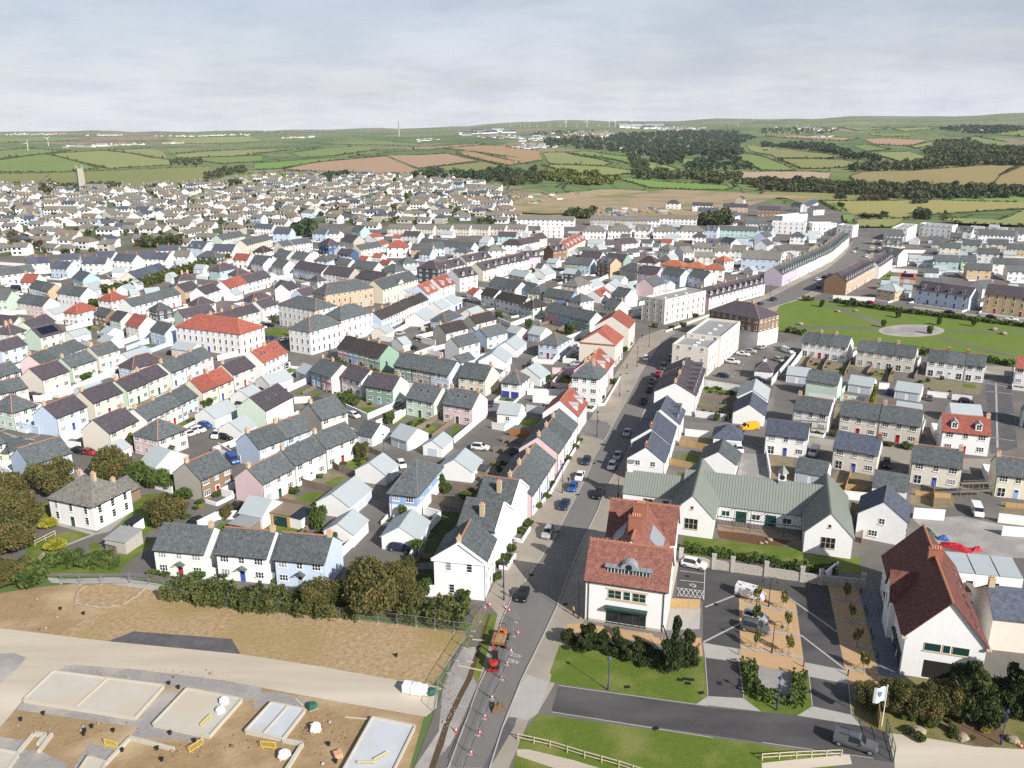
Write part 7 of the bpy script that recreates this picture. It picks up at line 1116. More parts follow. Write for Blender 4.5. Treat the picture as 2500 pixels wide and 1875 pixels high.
TARPS=[(82.75,140.67,'sheet_red',5.5,2.2,-0.7,'crumpled red sheeting over a pile in the gravel yard'),(82.02,144.08,'paint_blue',2,1.2,-0.3,'blue skip next to the red sheeting'),(86.1,139.63,'sheet_red',2,1,0,'small red pack lying in the gravel yard'),(-1.97,95.54,'earth',2.0,1.6,0.3,'heap of dark spoil on the road beside the cones'),(80.42,146.73,'green_tarp',1.4,3.5,0.2,'stack of green pipes in the gravel yard')]
PLANKS=[(-7.89,104.92,-0.329,3.87),(-6.12,111.43,-0.153,2.03),(-22.24,93.76,-0.135,3.49),(-29.7,97.5,-0.842,1.98),(-6.74,106.06,-0.385,1.14)]
FOOT=[([(-61.72,87.12),(-61.62,90.34),(-60.01,90.06),(-60.1,88.39)],0.5),([(-59.27,87.12),(-59.27,90.23)],0.5),([(-49.1,89.68),(-42.5,87.54)],0.4),([(-50.06,84.58),(-48.97,89.58)],0.4),([(-29.23,89.14),(-26.56,88.39),(-27.47,83.79)],0.5)]
EDGE=[(-72.87,127.03),(-73.23,125.5),(-72.79,123.81),(-71.7,121.8),(-69.12,120.91),(-66.15,120.38),(-63.89,121.37),(-62.79,123.81),(-62.31,126.96)]
RUB=[(-56.28,92.25,5.2,0.9),(-39.18,87.86,3.0,1.1),(-22.65,90.68,2.6,2.3),(-76.63,118.29,3.8,1.9),(-8.41,95.3,0.6,4.2),(-51.33,102.99,5.7,0.7),(-14.7,88.5,0.4,1.7),(-26.13,91.12,0.8,0.8)]
MANH=[(23.82,101.64),(24.65,101.82),(24.79,100.84),(25.45,101.64),(16.13,100.05),(26.23,98.77),(3.35,130.8),(8.8,121.44),(18.73,91.57),(19.16,181.94),(13.97,164.4),(8.83,147.25),(3.36,130.89),(36.55,256.47),(34.39,237.86),(23.01,211.55),(34.96,207.19),(29.26,100.86),(30.61,130.41),(33.54,121.31)]
CHURCH=(-516.2,1032.9)
TURB=[(-1344.6,2421.3,0.39,20,'nearer of the two on the left'),(-1598.0,3009.0,0.46,50,'farther of the two on the left'),(-1605.5,5699.9,0.32,10,'alone on the left skyline'),(324.5,5288.5,0.62,0,'on the skyline,left of the tall group'),(440.8,5165.6,0.61,15,'on the middle of the skyline'),(548.7,4964.9,0.59,40,'right of the middle skyline group'),(577.8,4925.7,0.58,25,'below the middle skyline group'),(697.5,5123.2,0.61,55,'rightmost of the middle skyline group'),(-12.0,6108.3,0.33,10,'first of the small left skyline row'),(58.5,5907.5,0.32,30,'second of the small left skyline row'),(83.6,5877.5,0.31,60,'third of the small left skyline row'),(116.3,5850.8,0.31,0,'fourth of the small left skyline row'),(165.2,5769.3,0.31,70,'fifth of the small left skyline row'),(235.7,5508.1,0.29,40,'sixth of the small left skyline row'),(292.1,5345.1,0.29,10,'seventh of the small left skyline row'),(386.4,5211.1,0.28,20,'small one before the middle group'),(502.8,5075.8,0.27,20,'small one within the middle group'),(1114.6,4329.5,0.24,20,'alone right of the wood'),(1348.9,4162.1,0.23,20,'left one of the right skyline pair'),(1401.3,4151.7,0.23,50,'right one of the right skyline pair')]
CHIM=(-561.1,4351.5)
FARB=[(-1488.1,3157.6,60,23.8,106.9,20.8,4,'WCSS'),(-1422.2,3651.6,20,17.1,52.6,18.2,4,'WCS'),(-3271.0,6013.4,70,93.4,114.8,11.700000000000001,4,'WWWC'),(-2462.0,5318.9,40,29.1,80.9,11.700000000000001,4,'WWWC'),(-1860.9,5246.6,60,148.5,41.6,11.700000000000001,4,'WWC'),(-373.5,3686.3,22,22.6,66.1,15.600000000000001,4,'WCW'),(-165.4,4411.5,24,46.9,138.9,52.0,7,'WWS'),(-1083.9,4379.4,20,50.1,44.8,15.600000000000001,4,'WC'),(-60.8,3529.1,60,35.9,112.6,13.0,4,'WSK'),(73.4,3276.0,80,36.9,109.4,15.600000000000001,4,'WWSK'),(59.8,2662.1,110,24.1,63.9,9.1,2.6,'WWW'),(314.5,2276.5,60,14.3,77.2,11.700000000000001,3,'WWW'),(477.3,2347.5,40,8.4,61.6,11.700000000000001,3,'WWW'),(458.5,2022.0,30,4.9,80.3,11.700000000000001,3,'WWW'),(718.7,4646.4,14,52.2,196.2,71.5,8,'WW'),(315.9,3509.5,70,56.9,126.6,15.600000000000001,4,'WSS'),(806.7,4374.4,40,57.1,144.3,15.600000000000001,4,'WSS'),(1315.4,3883.1,40,33.8,107.3,13.0,4,'WWS'),(1066.2,3018.9,40,16.4,22.9,11.700000000000001,3,'WW'),(1602.6,3114.0,20,8.8,44.9,11.700000000000001,4,'WW')]
SPOIL=[(51.71,899.28,1.3),(79.12,929.51,1.4),(99.92,884.87,1.3),(128.32,961.79,1.2),(99.81,996.34,1.1),(166.35,1052.96,0.8),(151.21,914.15,1.0),(188.4,929.51,1.0),(210.66,914.15,1.0),(235.95,914.15,0.8),(9.0,996.34,1.1),(-15.49,978.77,1.1),(32.14,1033.4,1.0),(77.75,1073.26,0.8),(72.48,784.01,1.0),(106.64,795.37,1.0),(138.14,819.09,1.0),(128.54,870.9,1.2),(90.49,751.73,0.8)]
HAZE=3.8e-05
# helpers
def PH(c):
 i = min(c.index(k) for k in 'lrbf' if k in c); n = int(c[:i]); rel = {'l': 'left of', 'r': 'right of', 'b': 'behind', 'f': 'in front of'}[c[i]]
 o = ['', '', 'second ', 'third ', 'fourth ', 'fifth ', 'sixth ', 'seventh ', 'eighth ', 'ninth ', 'tenth ']
 return (o[n] if n < 11 else f'{n}th ')+rel+' '+LMK[int(c[i+1:])]
class MB:
 def __init__(s): s.v = []; s.f = []; s.m = []
 def poly(s, pts, m):
  i = len(s.v); s.v += [tuple(p) for p in pts]; s.f.append(tuple(range(i, i+len(pts)))); s.m.append(m); return s
 def box(s, x0, x1, y0, y1, z0, z1, m, top=None):
  i = len(s.v); s.v += [(x, y, z) for z in (z0, z1) for x, y in ((x0, y0), (x1, y0), (x1, y1), (x0, y1))]
  for k, f in enumerate(((3, 2, 1, 0), (4, 5, 6, 7), (0, 1, 5, 4), (1, 2, 6, 5), (2, 3, 7, 6), (3, 0, 4, 7))):
   s.f.append(tuple(i+a for a in f)); s.m.append(top if top and k == 1 else m)
  return s
 def beam(s, p, q, w, m, h=None, n=4):
  p = Vector(p); q = Vector(q); d = (q-p); L = d.length or 1e-6; d /= L
  a = Vector((0, 0, 1)) if abs(d.z) < .95 else Vector((1, 0, 0)); x = d.cross(a).normalized(); y = x.cross(d)
  h = h or w; i = len(s.v)
  for c in (p, q):
   for k in range(n):
    t = 2*math.pi*(k+.5)/n; s.v.append(tuple(c+x*(w/2*math.cos(t)*(1.414 if n == 4 else 1))+y*(h/2*math.sin(t)*(1.414 if n == 4 else 1))))
  for k in range(n): s.f.append((i+k, i+(k+1) % n, i+n+(k+1) % n, i+n+k)); s.m.append(m)
  s.f.append(tuple(i+k for k in range(n))[::-1]); s.m.append(m); s.f.append(tuple(i+n+k for k in range(n))); s.m.append(m); return s
 def lathe(s, prof, m, n=10, c=(0, 0, 0)):
  i = len(s.v)
  for r, z in prof:
   for k in range(n): t = 2*math.pi*k/n; s.v.append((c[0]+r*math.cos(t), c[1]+r*math.sin(t), c[2]+z))
  for j in range(len(prof)-1):
   for k in range(n): s.f.append((i+j*n+k, i+j*n+(k+1) % n, i+(j+1)*n+(k+1) % n, i+(j+1)*n+k)); s.m.append(m)
  s.f.append(tuple(i+k for k in range(n))[::-1]); s.m.append(m); s.f.append(tuple(i+(len(prof)-1)*n+k for k in range(n))); s.m.append(m); return s
 def add(s, o, M=None):
  i = len(s.v); s.v += [tuple(M @ Vector(p)) for p in o.v] if M else list(o.v)
  s.f += [tuple(i+a for a in f) for f in o.f]; s.m += o.m; return s
 def mesh(s, name, smooth=False):
  me = bpy.data.meshes.new(name); me.from_pydata(s.v, [], s.f)
  ms = []
  for x in s.m:
   if x not in ms: ms.append(x)
  for x in ms: me.materials.append(MATS[x])
  if len(ms) > 1: me.polygons.foreach_set('material_index', [ms.index(x) for x in s.m])
  uv = me.uv_layers.new(name='UVMap'); co = np.array(s.v, dtype=np.float64)
  out = []
  for f in s.f:
   p = co[list(f)]; nrm = np.cross(p[1]-p[0], p[2]-p[0]); l = np.linalg.norm(nrm)
   if l < 1e-12: out += [0, 0]*len(f); continue
   nrm /= l
   if abs(nrm[2]) > .97: out += p[:, :2].ravel().tolist(); continue
   t = np.array((-nrm[1], nrm[0], 0)); t /= np.linalg.norm(t); b = np.cross(nrm, t)
   out += np.stack((p @ t, p @ b), 1).ravel().tolist()
  uv.data.foreach_set('uv', out)
  if smooth: me.polygons.foreach_set('use_smooth', [True]*len(s.f))
  me.update(); return me
def link(name, data, parent=None, loc=(0, 0, 0), rz=0., sc=None):
 o = bpy.data.objects.new(name, data); COL.objects.link(o); o.location = loc
 if rz: o.rotation_euler = (0, 0, rz)
 if sc: o.scale = sc
 if parent: o.parent = parent
 return o
def tag(o, label=None, cat=None, group=None, kind=None):
 for k, v in (('label', label), ('category', cat), ('group', group), ('kind', kind)):
  if v: o[k] = v
 return o
def part(name, mb, parent, smooth=False): return link(name, mb.mesh(name, smooth), parent)
def root(name, x, y, rz, label, cat, group=None, z=0.): return tag(link(name, None, None, (x, y, z), rz), label, cat, group)
def inpoly(x, y, P):
 c = False; j = len(P)-1
 for i in range(len(P)):
  if (P[i][1] > y) != (P[j][1] > y) and x < (P[j][0]-P[i][0])*(y-P[i][1])/(P[j][1]-P[i][1])+P[i][0]: c = not c
  j = i
 return c
def npmesh(name, v, f, matname):
 me = bpy.data.meshes.new(name); v = np.asarray(v, dtype=np.float32); f = np.asarray(f, dtype=np.int32); k = f.shape[1]
 me.vertices.add(len(v)); me.vertices.foreach_set('co', v.ravel()); me.loops.add(f.size); me.loops.foreach_set('vertex_index', f.ravel())
 me.polygons.add(len(f)); me.polygons.foreach_set('loop_start', np.arange(0, f.size, k, dtype=np.int32)); me.polygons.foreach_set('loop_total', np.full(len(f), k, dtype=np.int32))
 me.materials.append(MATS[matname]); me.update(calc_edges=True); me.validate(); return me
def cards(c, size, flat=0., jit=.5):
 """one small bent leaf clump (a quad) at each centre"""
 n = len(c); a = RNG.normal(size=(n, 3)); a[:, 2] *= (1-flat); a /= np.linalg.norm(a, axis=1)[:, None]
 b = RNG.normal(size=(n, 3)); b -= (b*a).sum(1)[:, None]*a; b /= np.linalg.norm(b, axis=1)[:, None]
 s = (size*(1-jit+2*jit*RNG.random(n)))[:, None]
 v = np.stack((c-a*s-b*s*.6, c+a*s-b*s*.6, c+a*s*.8+b*s*.7, c-a*s*.8+b*s*.7), 1).reshape(-1, 3)
 return v, np.arange(4*n).reshape(-1, 4)
# terrain
_SK=[(-9,319),(0,319),(620,318),(1000,314),(1240,302),(1400,295),(1470,293),(1560,296),(1880,289),(2100,286),(2300,283),(2500,279),(9999,279)]
def _sm(a,b,x):
 t=min(1,max(0,(x-a)/(b-a))); return t*t*(3-2*t)
def _hs(u):
 x=1250+2050*u*1.0
 for (x0,y0),(x1,y1) in zip(_SK,_SK[1:]):
  if x<=x1:
   t=_sm(x0,x1,x) if x1-x0<2000 else 0
   y=y0+(y1-y0)*t; break
 else: y=279
 return 75+9000*.000466*(310.8-y)
def terr(x,y):
 r=math.hypot(x,y)
 if y<1 or r<800: return 0.
 u=x/y/1.046; hs=_hs(u)
 if r<9000: z=hs*(r-1000)/8000 if r>1000 else 0.
 else: z=hs-(r-9000)*.03
 k=_sm(1000,1800,r)
 z+=k*(6*math.sin(x*.0031+1.3)*math.sin(y*.0023)+5*math.sin(x*.0011+y*.0017))
 if r>4000: z+=_sm(4000,8500,r)*(7*math.sin(u*37)+4*math.sin(u*83+2)+2*math.sin(u*171))
 right=_sm(-.05,.2,u)
 z-=right*16*math.exp(-((r-1050)/330)**2)*_sm(800,950,r)
 z+=right*10*math.exp(-((r-1700)/350)**2)
 return z

def build_ground():
 us = [math.tan(R(a)) for a in np.linspace(-62, 62, 110)]
 ys = list(np.linspace(-150, 800, 8))+list(800*1.06**np.arange(1, 50))
 v = []; 
 for y in ys:
  for u in us:
   x = u*max(y, 900) if y < 900 else u*y
   v.append((x, y, (terr(x, y) if y > 1 else 0)-.06))
 n = len(us); f = [(j*n+i, j*n+i+1, (j+1)*n+i+1, (j+1)*n+i) for j in range(len(ys)-1) for i in range(n-1)]
 me = npmesh('ground', v, f, 'far_ground'); me.polygons.foreach_set('use_smooth', [True]*len(f))
 tag(link('ground', me), kind='structure')
m = mat('far_ground', (.10, .135, .045), .95, (.15, .16, .06), .004, .5, 6, 'World')
t = m.node_tree; n = t.nodes; b = n['Principled BSDF']; base = b.inputs['Base Color'].links[0].from_socket
g = n.new('ShaderNodeNewGeometry'); mp = n.new('ShaderNodeMapping'); mp.inputs['Scale'].default_value = (.0042, .0026, 0); mp.inputs['Rotation'].default_value = (0, 0, .5); t.links.new(g.outputs['Position'], mp.inputs[0])
vo = n.new('ShaderNodeTexVoronoi'); vo.inputs['Scale'].default_value = 1; t.links.new(mp.outputs[0], vo.inputs['Vector'])
rp = n.new('ShaderNodeValToRGB'); rp.color_ramp.interpolation = 'CONSTANT'; e = rp.color_ramp.elements; e[0].color = (.12, .19, .05, 1); e[1].position = .3; e[1].color = (.165, .21, .065, 1)
for p, c in ((.5, (.20, .22, .08)), (.7, (.09, .155, .042)), (.82, (.24, .21, .115)), (.92, (.33, .235, .15))): x = e.new(p); x.color = c+(1,)
sp = n.new('ShaderNodeSeparateColor'); t.links.new(vo.outputs['Color'], sp.inputs[0]); t.links.new(sp.outputs[0], rp.inputs[0])
mx = n.new('ShaderNodeMix'); mx.data_type = 'RGBA'; mx.inputs[0].default_value = .75; t.links.new(base, mx.inputs[6]); t.links.new(rp.outputs[0], mx.inputs[7])
ve = n.new('ShaderNodeTexVoronoi'); ve.feature = 'DISTANCE_TO_EDGE'; t.links.new(mp.outputs[0], ve.inputs['Vector'])
mr = n.new('ShaderNodeMapRange'); mr.inputs[1].default_value = .012; mr.inputs[2].default_value = .03; t.links.new(ve.outputs['Distance'], mr.inputs[0])
mh = n.new('ShaderNodeMix'); mh.data_type = 'RGBA'; mh.inputs[6].default_value = (.035, .045, .02, 1); t.links.new(mr.outputs[0], mh.inputs[0]); t.links.new(mx.outputs[2], mh.inputs[7]); t.links.new(mh.outputs[2], b.inputs['Base Color'])
build_ground()
def flat_poly(name, matn, pts, z):
 vv = [Vector(p) for p in pts]; nn = len(vv)
 r = delaunay_2d_cdt(vv, [(i, (i+1) % nn) for i in range(nn)], [], 1, 1e-4)
 mb = MB()
 for f in r[2]:
  p = [r[0][i] for i in f]
  if (p[1]-p[0]).cross(p[2]-p[0]) < 0: p = p[::-1]
  mb.poly([(q.x, q.y, z) for q in p], matn)
 return tag(part(name, mb, None), kind='structure')
for nm, mn, lv, pts in GROUND: flat_poly(nm, mn, pts, .004*lv)
def draped(name, matn, pts, dz):
 xs = [p[0] for p in pts]; ys = [p[1] for p in pts]; bx = max(xs)-min(xs); by = max(ys)-min(ys); st = max(bx, by)/9
 vv = []; 
 nn = len(pts); ed = []
 for i in range(nn):
  a = Vector(pts[i]); c = Vector(pts[(i+1) % nn]); k = max(1, int((c-a).length/st))
  for j in range(k): vv.append(a.lerp(c, j/k))
 m0 = len(vv); ed = [(i, (i+1) % m0) for i in range(m0)]
 for gx in np.arange(min(xs)+st/2, max(xs), st):
  for gy in np.arange(min(ys)+st/2, max(ys), st):
   if inpoly(gx, gy, pts): vv.append(Vector((gx, gy)))
 r = delaunay_2d_cdt(vv, ed, [], 1, 1e-3); mb = MB()
 for f in r[2]:
  p = [r[0][i] for i in f]
  if (p[1]-p[0]).cross(p[2]-p[0]) < 0: p = p[::-1]
  mb.poly([(q.x, q.y, terr(q.x, q.y)+dz) for q in p], matn)
 return tag(part(name, mb, None), kind='structure')
for i, (mn, pts) in enumerate(FIELDS): draped('field', mn, pts, .6+.01*i)
# windows and doors (shared meshes)
def window_mb(w, h, lights, fr='frame_white', gl='glass', bars=1, pane=True, frame=True, sill=True):
 f = MB(); t = .07
 if frame:
  f.box(-w/2, -w/2+t, -.06, .0, 0, h, fr); f.box(w/2-t, w/2, -.06, .0, 0, h, fr); f.box(-w/2+t, w/2-t, -.06, .0, h-t, h, fr); f.box(-w/2+t, w/2-t, -.06, .0, 0, t, fr)
  for i in range(1, lights): x = -w/2+w*i/lights; f.box(x-.045, x+.045, -.055, 0, t, h-t, fr)
  for j in range(1, bars+1): z = h*j/(bars+1); f.box(-w/2+t, w/2-t, -.05, 0, z-.022, z+.022, fr)
  if sill: f.box(-w/2-.1, w/2+.1, -.14, -.001, -.09, -.002, fr)
 if pane: f.poly([(-w/2+t, -.02, t), (w/2-t, -.02, t), (w/2-t, -.02, h-t), (-w/2+t, -.02, h-t)], gl)
 return f
WSPEC = {'w3': (1.55, 1.2, 3), 'w2': (1.05, 1.2, 2), 'w1': (.6, 1.1, 1), 'sash': (.95, 1.65, 1), 'tall': (1.0, 2.3, 2), 'shop': (2.2, 2.3, 2), 'patio': (1.5, 2.05, 2)}
WIN = {}
for k, (w, h, l) in WSPEC.items():
 WIN[k] = window_mb(w, h, l, bars=2 if k == 'sash' else 1)
WMESH = {k: v.mesh('window') for k, v in WIN.items()}
WBLIND_REFLECT = {k: window_mb(*WSPEC[k], gl='glass_blind_reflect', bars=2 if k == 'sash' else 1).mesh('window') for k in WSPEC}  # panes with blinds and painted sky reflection
PBLIND_REFLECT = {k: window_mb(*WSPEC[k], gl='glass_blind_reflect', frame=False).mesh('pane') for k in WSPEC}
WFRAME = {k: window_mb(*WSPEC[k], pane=False, bars=2 if k == 'sash' else 1).mesh('window') for k in WSPEC}
WPANE = {k: window_mb(*WSPEC[k], frame=False).mesh('pane') for k in WSPEC}
def door_mb(c):
 m = MB(); m.box(-.62, .62, -.03, 0, 0, 2.25, 'frame_white'); m.box(-.46, .46, -.06, -.031, .03, 2.05, 'door_'+c); m.box(-.3, .3, -.065, -.061, 1.45, 1.9, 'glass'); return m
DMESH = {c: door_mb(c).mesh('door') for c in 'rbgnwl'}
DMB = {c: door_mb(c) for c in 'rbgnwl'}
def gdoor_mb(w, c):
 m = MB(); m.box(-w/2-.08, w/2+.08, -.03, 0, 0, 2.12, 'frame_white')
 for j in range(4): m.box(-w/2, w/2, -.055, -.031, .03+j*.5, .5+j*.5, c)
 return m
ORD = ['first', 'second', 'third', 'fourth', 'fifth', 'sixth', 'seventh', 'eighth', 'ninth', 'tenth', 'eleventh', 'twelfth', 'thirteenth', 'fourteenth']
# a gabled or hipped block in local coordinates
def wall_block(x0, x1, D, he, rise, wm, hip, glw=None, grw=None, base=None):
 m = MB(); e = .003; x0 += e; x1 -= e; r = he+rise
 m.poly([(x0, 0, -.3), (x1, 0, -.3), (x1, 0, he), (x0, 0, he)], wm)
 m.poly([(x1, D, -.3), (x0, D, -.3), (x0, D, he), (x1, D, he)], wm)
 if hip:
  m.poly([(x0, D, -.3), (x0, 0, -.3), (x0, 0, he), (x0, D, he)], glw or wm); m.poly([(x1, 0, -.3), (x1, D, -.3), (x1, D, he), (x1, 0, he)], grw or wm)
  m.poly([(x0, 0, he), (x1, 0, he), (x1, D, he), (x0, D, he)], wm)
 else:
  m.poly([(x0, D, -.3), (x0, 0, -.3), (x0, 0, he), (x0, D/2, r), (x0, D, he)], glw or wm); m.poly([(x1, 0, -.3), (x1, D, -.3), (x1, D, he), (x1, D/2, r), (x1, 0, he)], grw or wm)
 return m
def slab(m, pts, t, mt):
 """thick roof plane: pts anticlockwise seen from above"""
 P = [Vector(p) for p in pts]; nrm = (P[1]-P[0]).cross(P[2]-P[0]).normalized(); Q = [p+nrm*t for p in P]
 m.poly(Q, mt); m.poly(P[::-1], mt)
 for i in range(len(P)): j = (i+1) % len(P); m.poly([P[i], P[j], Q[j], Q[i]], mt)
def roof_block(x0, x1, D, he, rise, rm, hipL=0, hipR=0, oe=.28, ov=.1, t=.11):
 m = MB(); s = rise/(D/2); z = he-oe*s; r = he+rise
 a = x0-(oe if hipL else ov); b = x1+(oe if hipR else ov)
 ra = x0+min(D/2, (x1-x0)*.48) if hipL else a; rb = x1-min(D/2, (x1-x0)*.48) if hipR else b
 slab(m, [(a, -oe, z), (b, -oe, z), (rb, D/2, r), (ra, D/2, r)], t, rm)
 slab(m, [(b, D+oe, z), (a, D+oe, z), (ra, D/2, r), (rb, D/2, r)], t, rm)
 if hipL: slab(m, [(a, D+oe, z), (a, -oe, z), (ra, D/2, r)], t, rm)
 if hipR: slab(m, [(b, -oe, z), (b, D+oe, z), (rb, D/2, r)], t, rm)
 return m, ra, rb, r+t
def ridge_mb(ra, rb, D, r, rm, x0=None, x1=None, he=0, hipL=0, hipR=0, oe=.28, rise=3):
 m = MB(); m.beam((ra, D/2, r+.02), (rb, D/2, r+.02), .26, rm, .14); z = he-oe*rise/(D/2)+.12
 if hipL:
  for y in (-oe, D+oe): m.beam((x0-oe, y, z), (ra, D/2, r), .2, rm, .1)
 if hipR:
  for y in (-oe, D+oe): m.beam((x1+oe, y, z), (rb, D/2, r), .2, rm, .1)
 return m
def chimney_mb(x, y, z0, z1, cm='chimney_brick', w=.85, dd=.6, pots=2):
 m = MB(); m.box(x-w/2, x+w/2, y-dd/2, y+dd/2, z0, z1, cm); m.box(x-w/2-.07, x+w/2+.07, y-dd/2-.07, y+dd/2+.07, z1, z1+.14, cm)
 for i in range(pots): m.lathe([(.13, 0), (.1, .4), (.12, .42)], 'pot', 7, (x+(i-(pots-1)/2)*.36, y, z1+.14))
 return m
def dormer_mb(x, D, he, rise, rm, wm):
 m = MB(); s = rise/(D/2); y0 = .55; w = .7; zb = he+y0*s-.1; zt = zb+1.75; zr = zt+.55
 def back(z): return min(D/2, (z-he)/s)
 m.poly([(x-w, y0, zb), (x+w, y0, zb), (x+w, y0, zt), (x, y0, zr-.08), (x-w, y0, zt)], 'frame_white')
 for sx in (-w, w): m.poly([(x+sx, y0, zb), (x+sx, y0, zt), (x+sx, back(zt), zt)], wm)
 for sx in (-1, 1):
  a = x+sx*(w+.15); p = [(a, y0-.15, zt-.1), (x, y0-.15, zr), (x, back(zr), zr), (a, back(zt-.1), zt-.1)]
  slab(m, p if sx > 0 else p[::-1], .06, rm)
 m.poly([(x-.48, y0-.012, zb+.5), (x+.48, y0-.012, zb+.5), (x+.48, y0-.012, zt-.08), (x-.48, y0-.012, zt-.08)], 'glass')
 m.box(x-.03, x+.03, y0-.03, y0-.013, zb+.5, zt-.08, 'frame_white'); m.box(x-.48, x+.48, y0-.03, y0-.013, zb+.95, zb+1.0, 'frame_white')
 return m
CAT = {'house': 'house', 'garage': 'garage', 'flats': 'building', 'out': 'outbuilding'}
def rowunits():
 for ri, (x, y, ang, L, D, he, units, flags, k, phrase) in enumerate(ROWS):
  phrase = PH(phrase)
  n = len(units); w = L/n
  for i, u in enumerate(units): yield ri, i, n, w, x, y, ang, D, he, u, flags, k, phrase
def make_unit(ri, i, n, w, x, y, ang, D, he, u, flags, k, phrase, merge=None):
 rng = random.Random(ri*31+i); wc, rc = u.split(':'); wm = 'wall_'+wc; rm = 'roof_'+rc; kind = k.get('kind', 'house')
 ca, sa = math.cos(ang), math.sin(ang); ox, oy = x+ca*w*i, y+sa*w*i
 depth = oy*.956+21.9; near = depth < 260; he = he+rng.uniform(-.12, .12)*(n > 1)
 hip = 'hip' in flags; hl = hip and i == 0 or 'hipL' in flags and i == 0; hr = hip and i == n-1
 pitch = {'z': .62, 'r': .82, 'q': .6}.get(rc, .74); pitch = (.55 if rc != 'r' else .62) if D > 10 else pitch
 if kind in ('garage', 'out'): pitch = min(pitch, .66)
 rise = D/2*pitch; parts = []; wins = []
 if rc == 'f':
  wmb = MB(); wmb.box(0, w, 0, D, -.3, he-.9, wm); p = .3
  for a in ((0, w, 0, p), (0, w, D-p, D), (0, p, p, D-p), (w-p, w, p, D-p)): wmb.box(*a, he-.9, he, wm)
  parts.append(('wall', wmb)); m = MB(); m.box(p, w-p, p, D-p, he-.898, he-.8, 'roof_f')
  for q in range(3): m.box(w*(.2+.25*q), w*(.2+.25*q)+1, D*.4, D*.4+1.2, he-.8, he-.45, 'frame_white')
  parts.append(('roof', m))
  m = MB(); m.box(-.12, w+.12, -.12, -.001, he-1.3, he-1.12, 'frame_white'); m.box(w+.001, w+.12, -.0, D, he-1.3, he-1.12, 'frame_white'); parts.append(('cornice', m))
 else:
  parts.append(('wall', wall_block(0, w, D, he, rise, wm, hip and (n == 1), 'wall_'+k['gl'] if 'gl' in k and i == 0 else None, 'wall_'+k['gr'] if 'gr' in k and i == n-1 else None) if not (hip and n > 1) else wall_block(0, w, D, he, 0, wm, True)))
  rmb, ra, rb, rz = roof_block(0, w, D, he, rise, rm, hl, hr, ov=.1 if n == 1 else (.1 if i in (0, n-1) else .0))
  parts.append(('roof', rmb))
  if kind != 'garage':
   rr = 'ridge_red' if rc in 'rq' or (rc in 'sdn' and rng.random() < .55) else 'ridge_grey'
   parts.append(('roof/ridge_tiles', ridge_mb(ra, rb, D, rz, rr, 0, w, he, hl, hr, rise=rise)))
  ch = k.get('ch')
  if ch and kind != 'garage':
   cm = 'chimney_red' if rc == 'u' or y < 330 and x > 120 else 'chimney_brick'; zt = rz+.75
   xs = {'L': [.45], 'R': [w-.45], 'B': [.45, w-.45], 'M': [w*.35, w*.65] if hip else [w-.05] if i < n-1 else [], 'C': [w*.55]}[ch]
   for cx in xs: parts.append(('roof/chimney', chimney_mb(cx, D/2 if ch != 'C' else D*.22, he+rise*.3, zt if ch != 'C' else rz+.2, cm)))
  if near and kind != 'garage':
   m = MB(); s = rise/(D/2); m.beam((-.05, -.36, he-.30*s+.02), (w+.05, -.36, he-.30*s+.02), .11, 'black_iron'); m.beam((.12, -.08, 0), (.12, -.08, he-.1), .08, 'black_iron')
   if hip: m.beam((w+.36, 0, he-.3*s), (w+.36, D, he-.3*s), .11, 'black_iron')
   parts.append(('gutter', m))
  dn = k.get('dorm', 0)
  for q in range(dn): parts.append(('dormer', dormer_mb(w*(q+.5)/dn, D, he, rise, 'roof_z' if rc == 'r' else rm, 'wall_W' if rc == 'r' else rm)))
  if k.get('solar'):
   s = rise/(D/2); m = MB(); nr = 3
   for a in range(nr):
    for b_ in range(2):
     xa = w*(.15+.7*a/nr); xb = w*(.15+.7*(a+1)/nr)-.06; ya = D/2*(.15+.36*b_); yb = ya+D/2*.35; slab(m, [(xa, ya, he+ya*s+.16), (xb, ya, he+ya*s+.16), (xb, yb, he+yb*s+.16), (xa, yb, he+yb*s+.16)], .05, 'solar')
   parts.append(('solar_panel', m))
  if k.get('sky'):
   s = rise/(D/2)
   for q in (.35, .6):
    m = MB(); xa = w*q; ya = D*.22; yb = ya+.9; slab(m, [(xa, ya, he+ya*s+.13), (xa+.75, ya, he+ya*s+.13), (xa+.75, yb, he+yb*s+.13), (xa, yb, he+yb*s+.13)], .06, 'lead'); slab(m, [(xa+.08, ya+.08, he+(ya+.08)*s+.195), (xa+.67, ya+.08, he+(ya+.08)*s+.195), (xa+.67, yb-.08, he+(yb-.08)*s+.195), (xa+.08, yb-.08, he+(yb-.08)*s+.195)], .02, 'glass'); parts.append(('skylight', m))
  if k.get('cupola'):
   m = MB(); m.box(w/2-.5, w/2+.5, D/2-.5, D/2+.5, rz-.6, rz+.7, 'frame_white'); m.lathe([(.85, 0), (.05, .7)], rm, 4, (w/2, D/2, rz+.7)); parts.append(('cupola', m))
  if k.get('gablet'):
   m = MB(); m.poly([(w/2-2.2, -.1, he-.6), (w/2+2.2, -.1, he-.6), (w/2+2.2, -.1, he+.8), (w/2, -.1, he+2.2), (w/2-2.2, -.1, he+.8)], wm)
   for sx in (-1, 1): p = [(w/2+sx*2.4, -.25, he+.7), (w/2, -.25, he+2.3), (w/2, 3.2, he+2.3), (w/2+sx*2.4, 1.2, he+.7)]; slab(m, p if sx > 0 else p[::-1], .1, rm)
   m.poly([(w/2-2.2, -.1, he-.6), (w/2-2.2, -.1, he+.8), (w/2-2.2, 1.2, he+.8), (w/2-2.2, .4, he-.6)], wm); parts.append(('gablet', m))
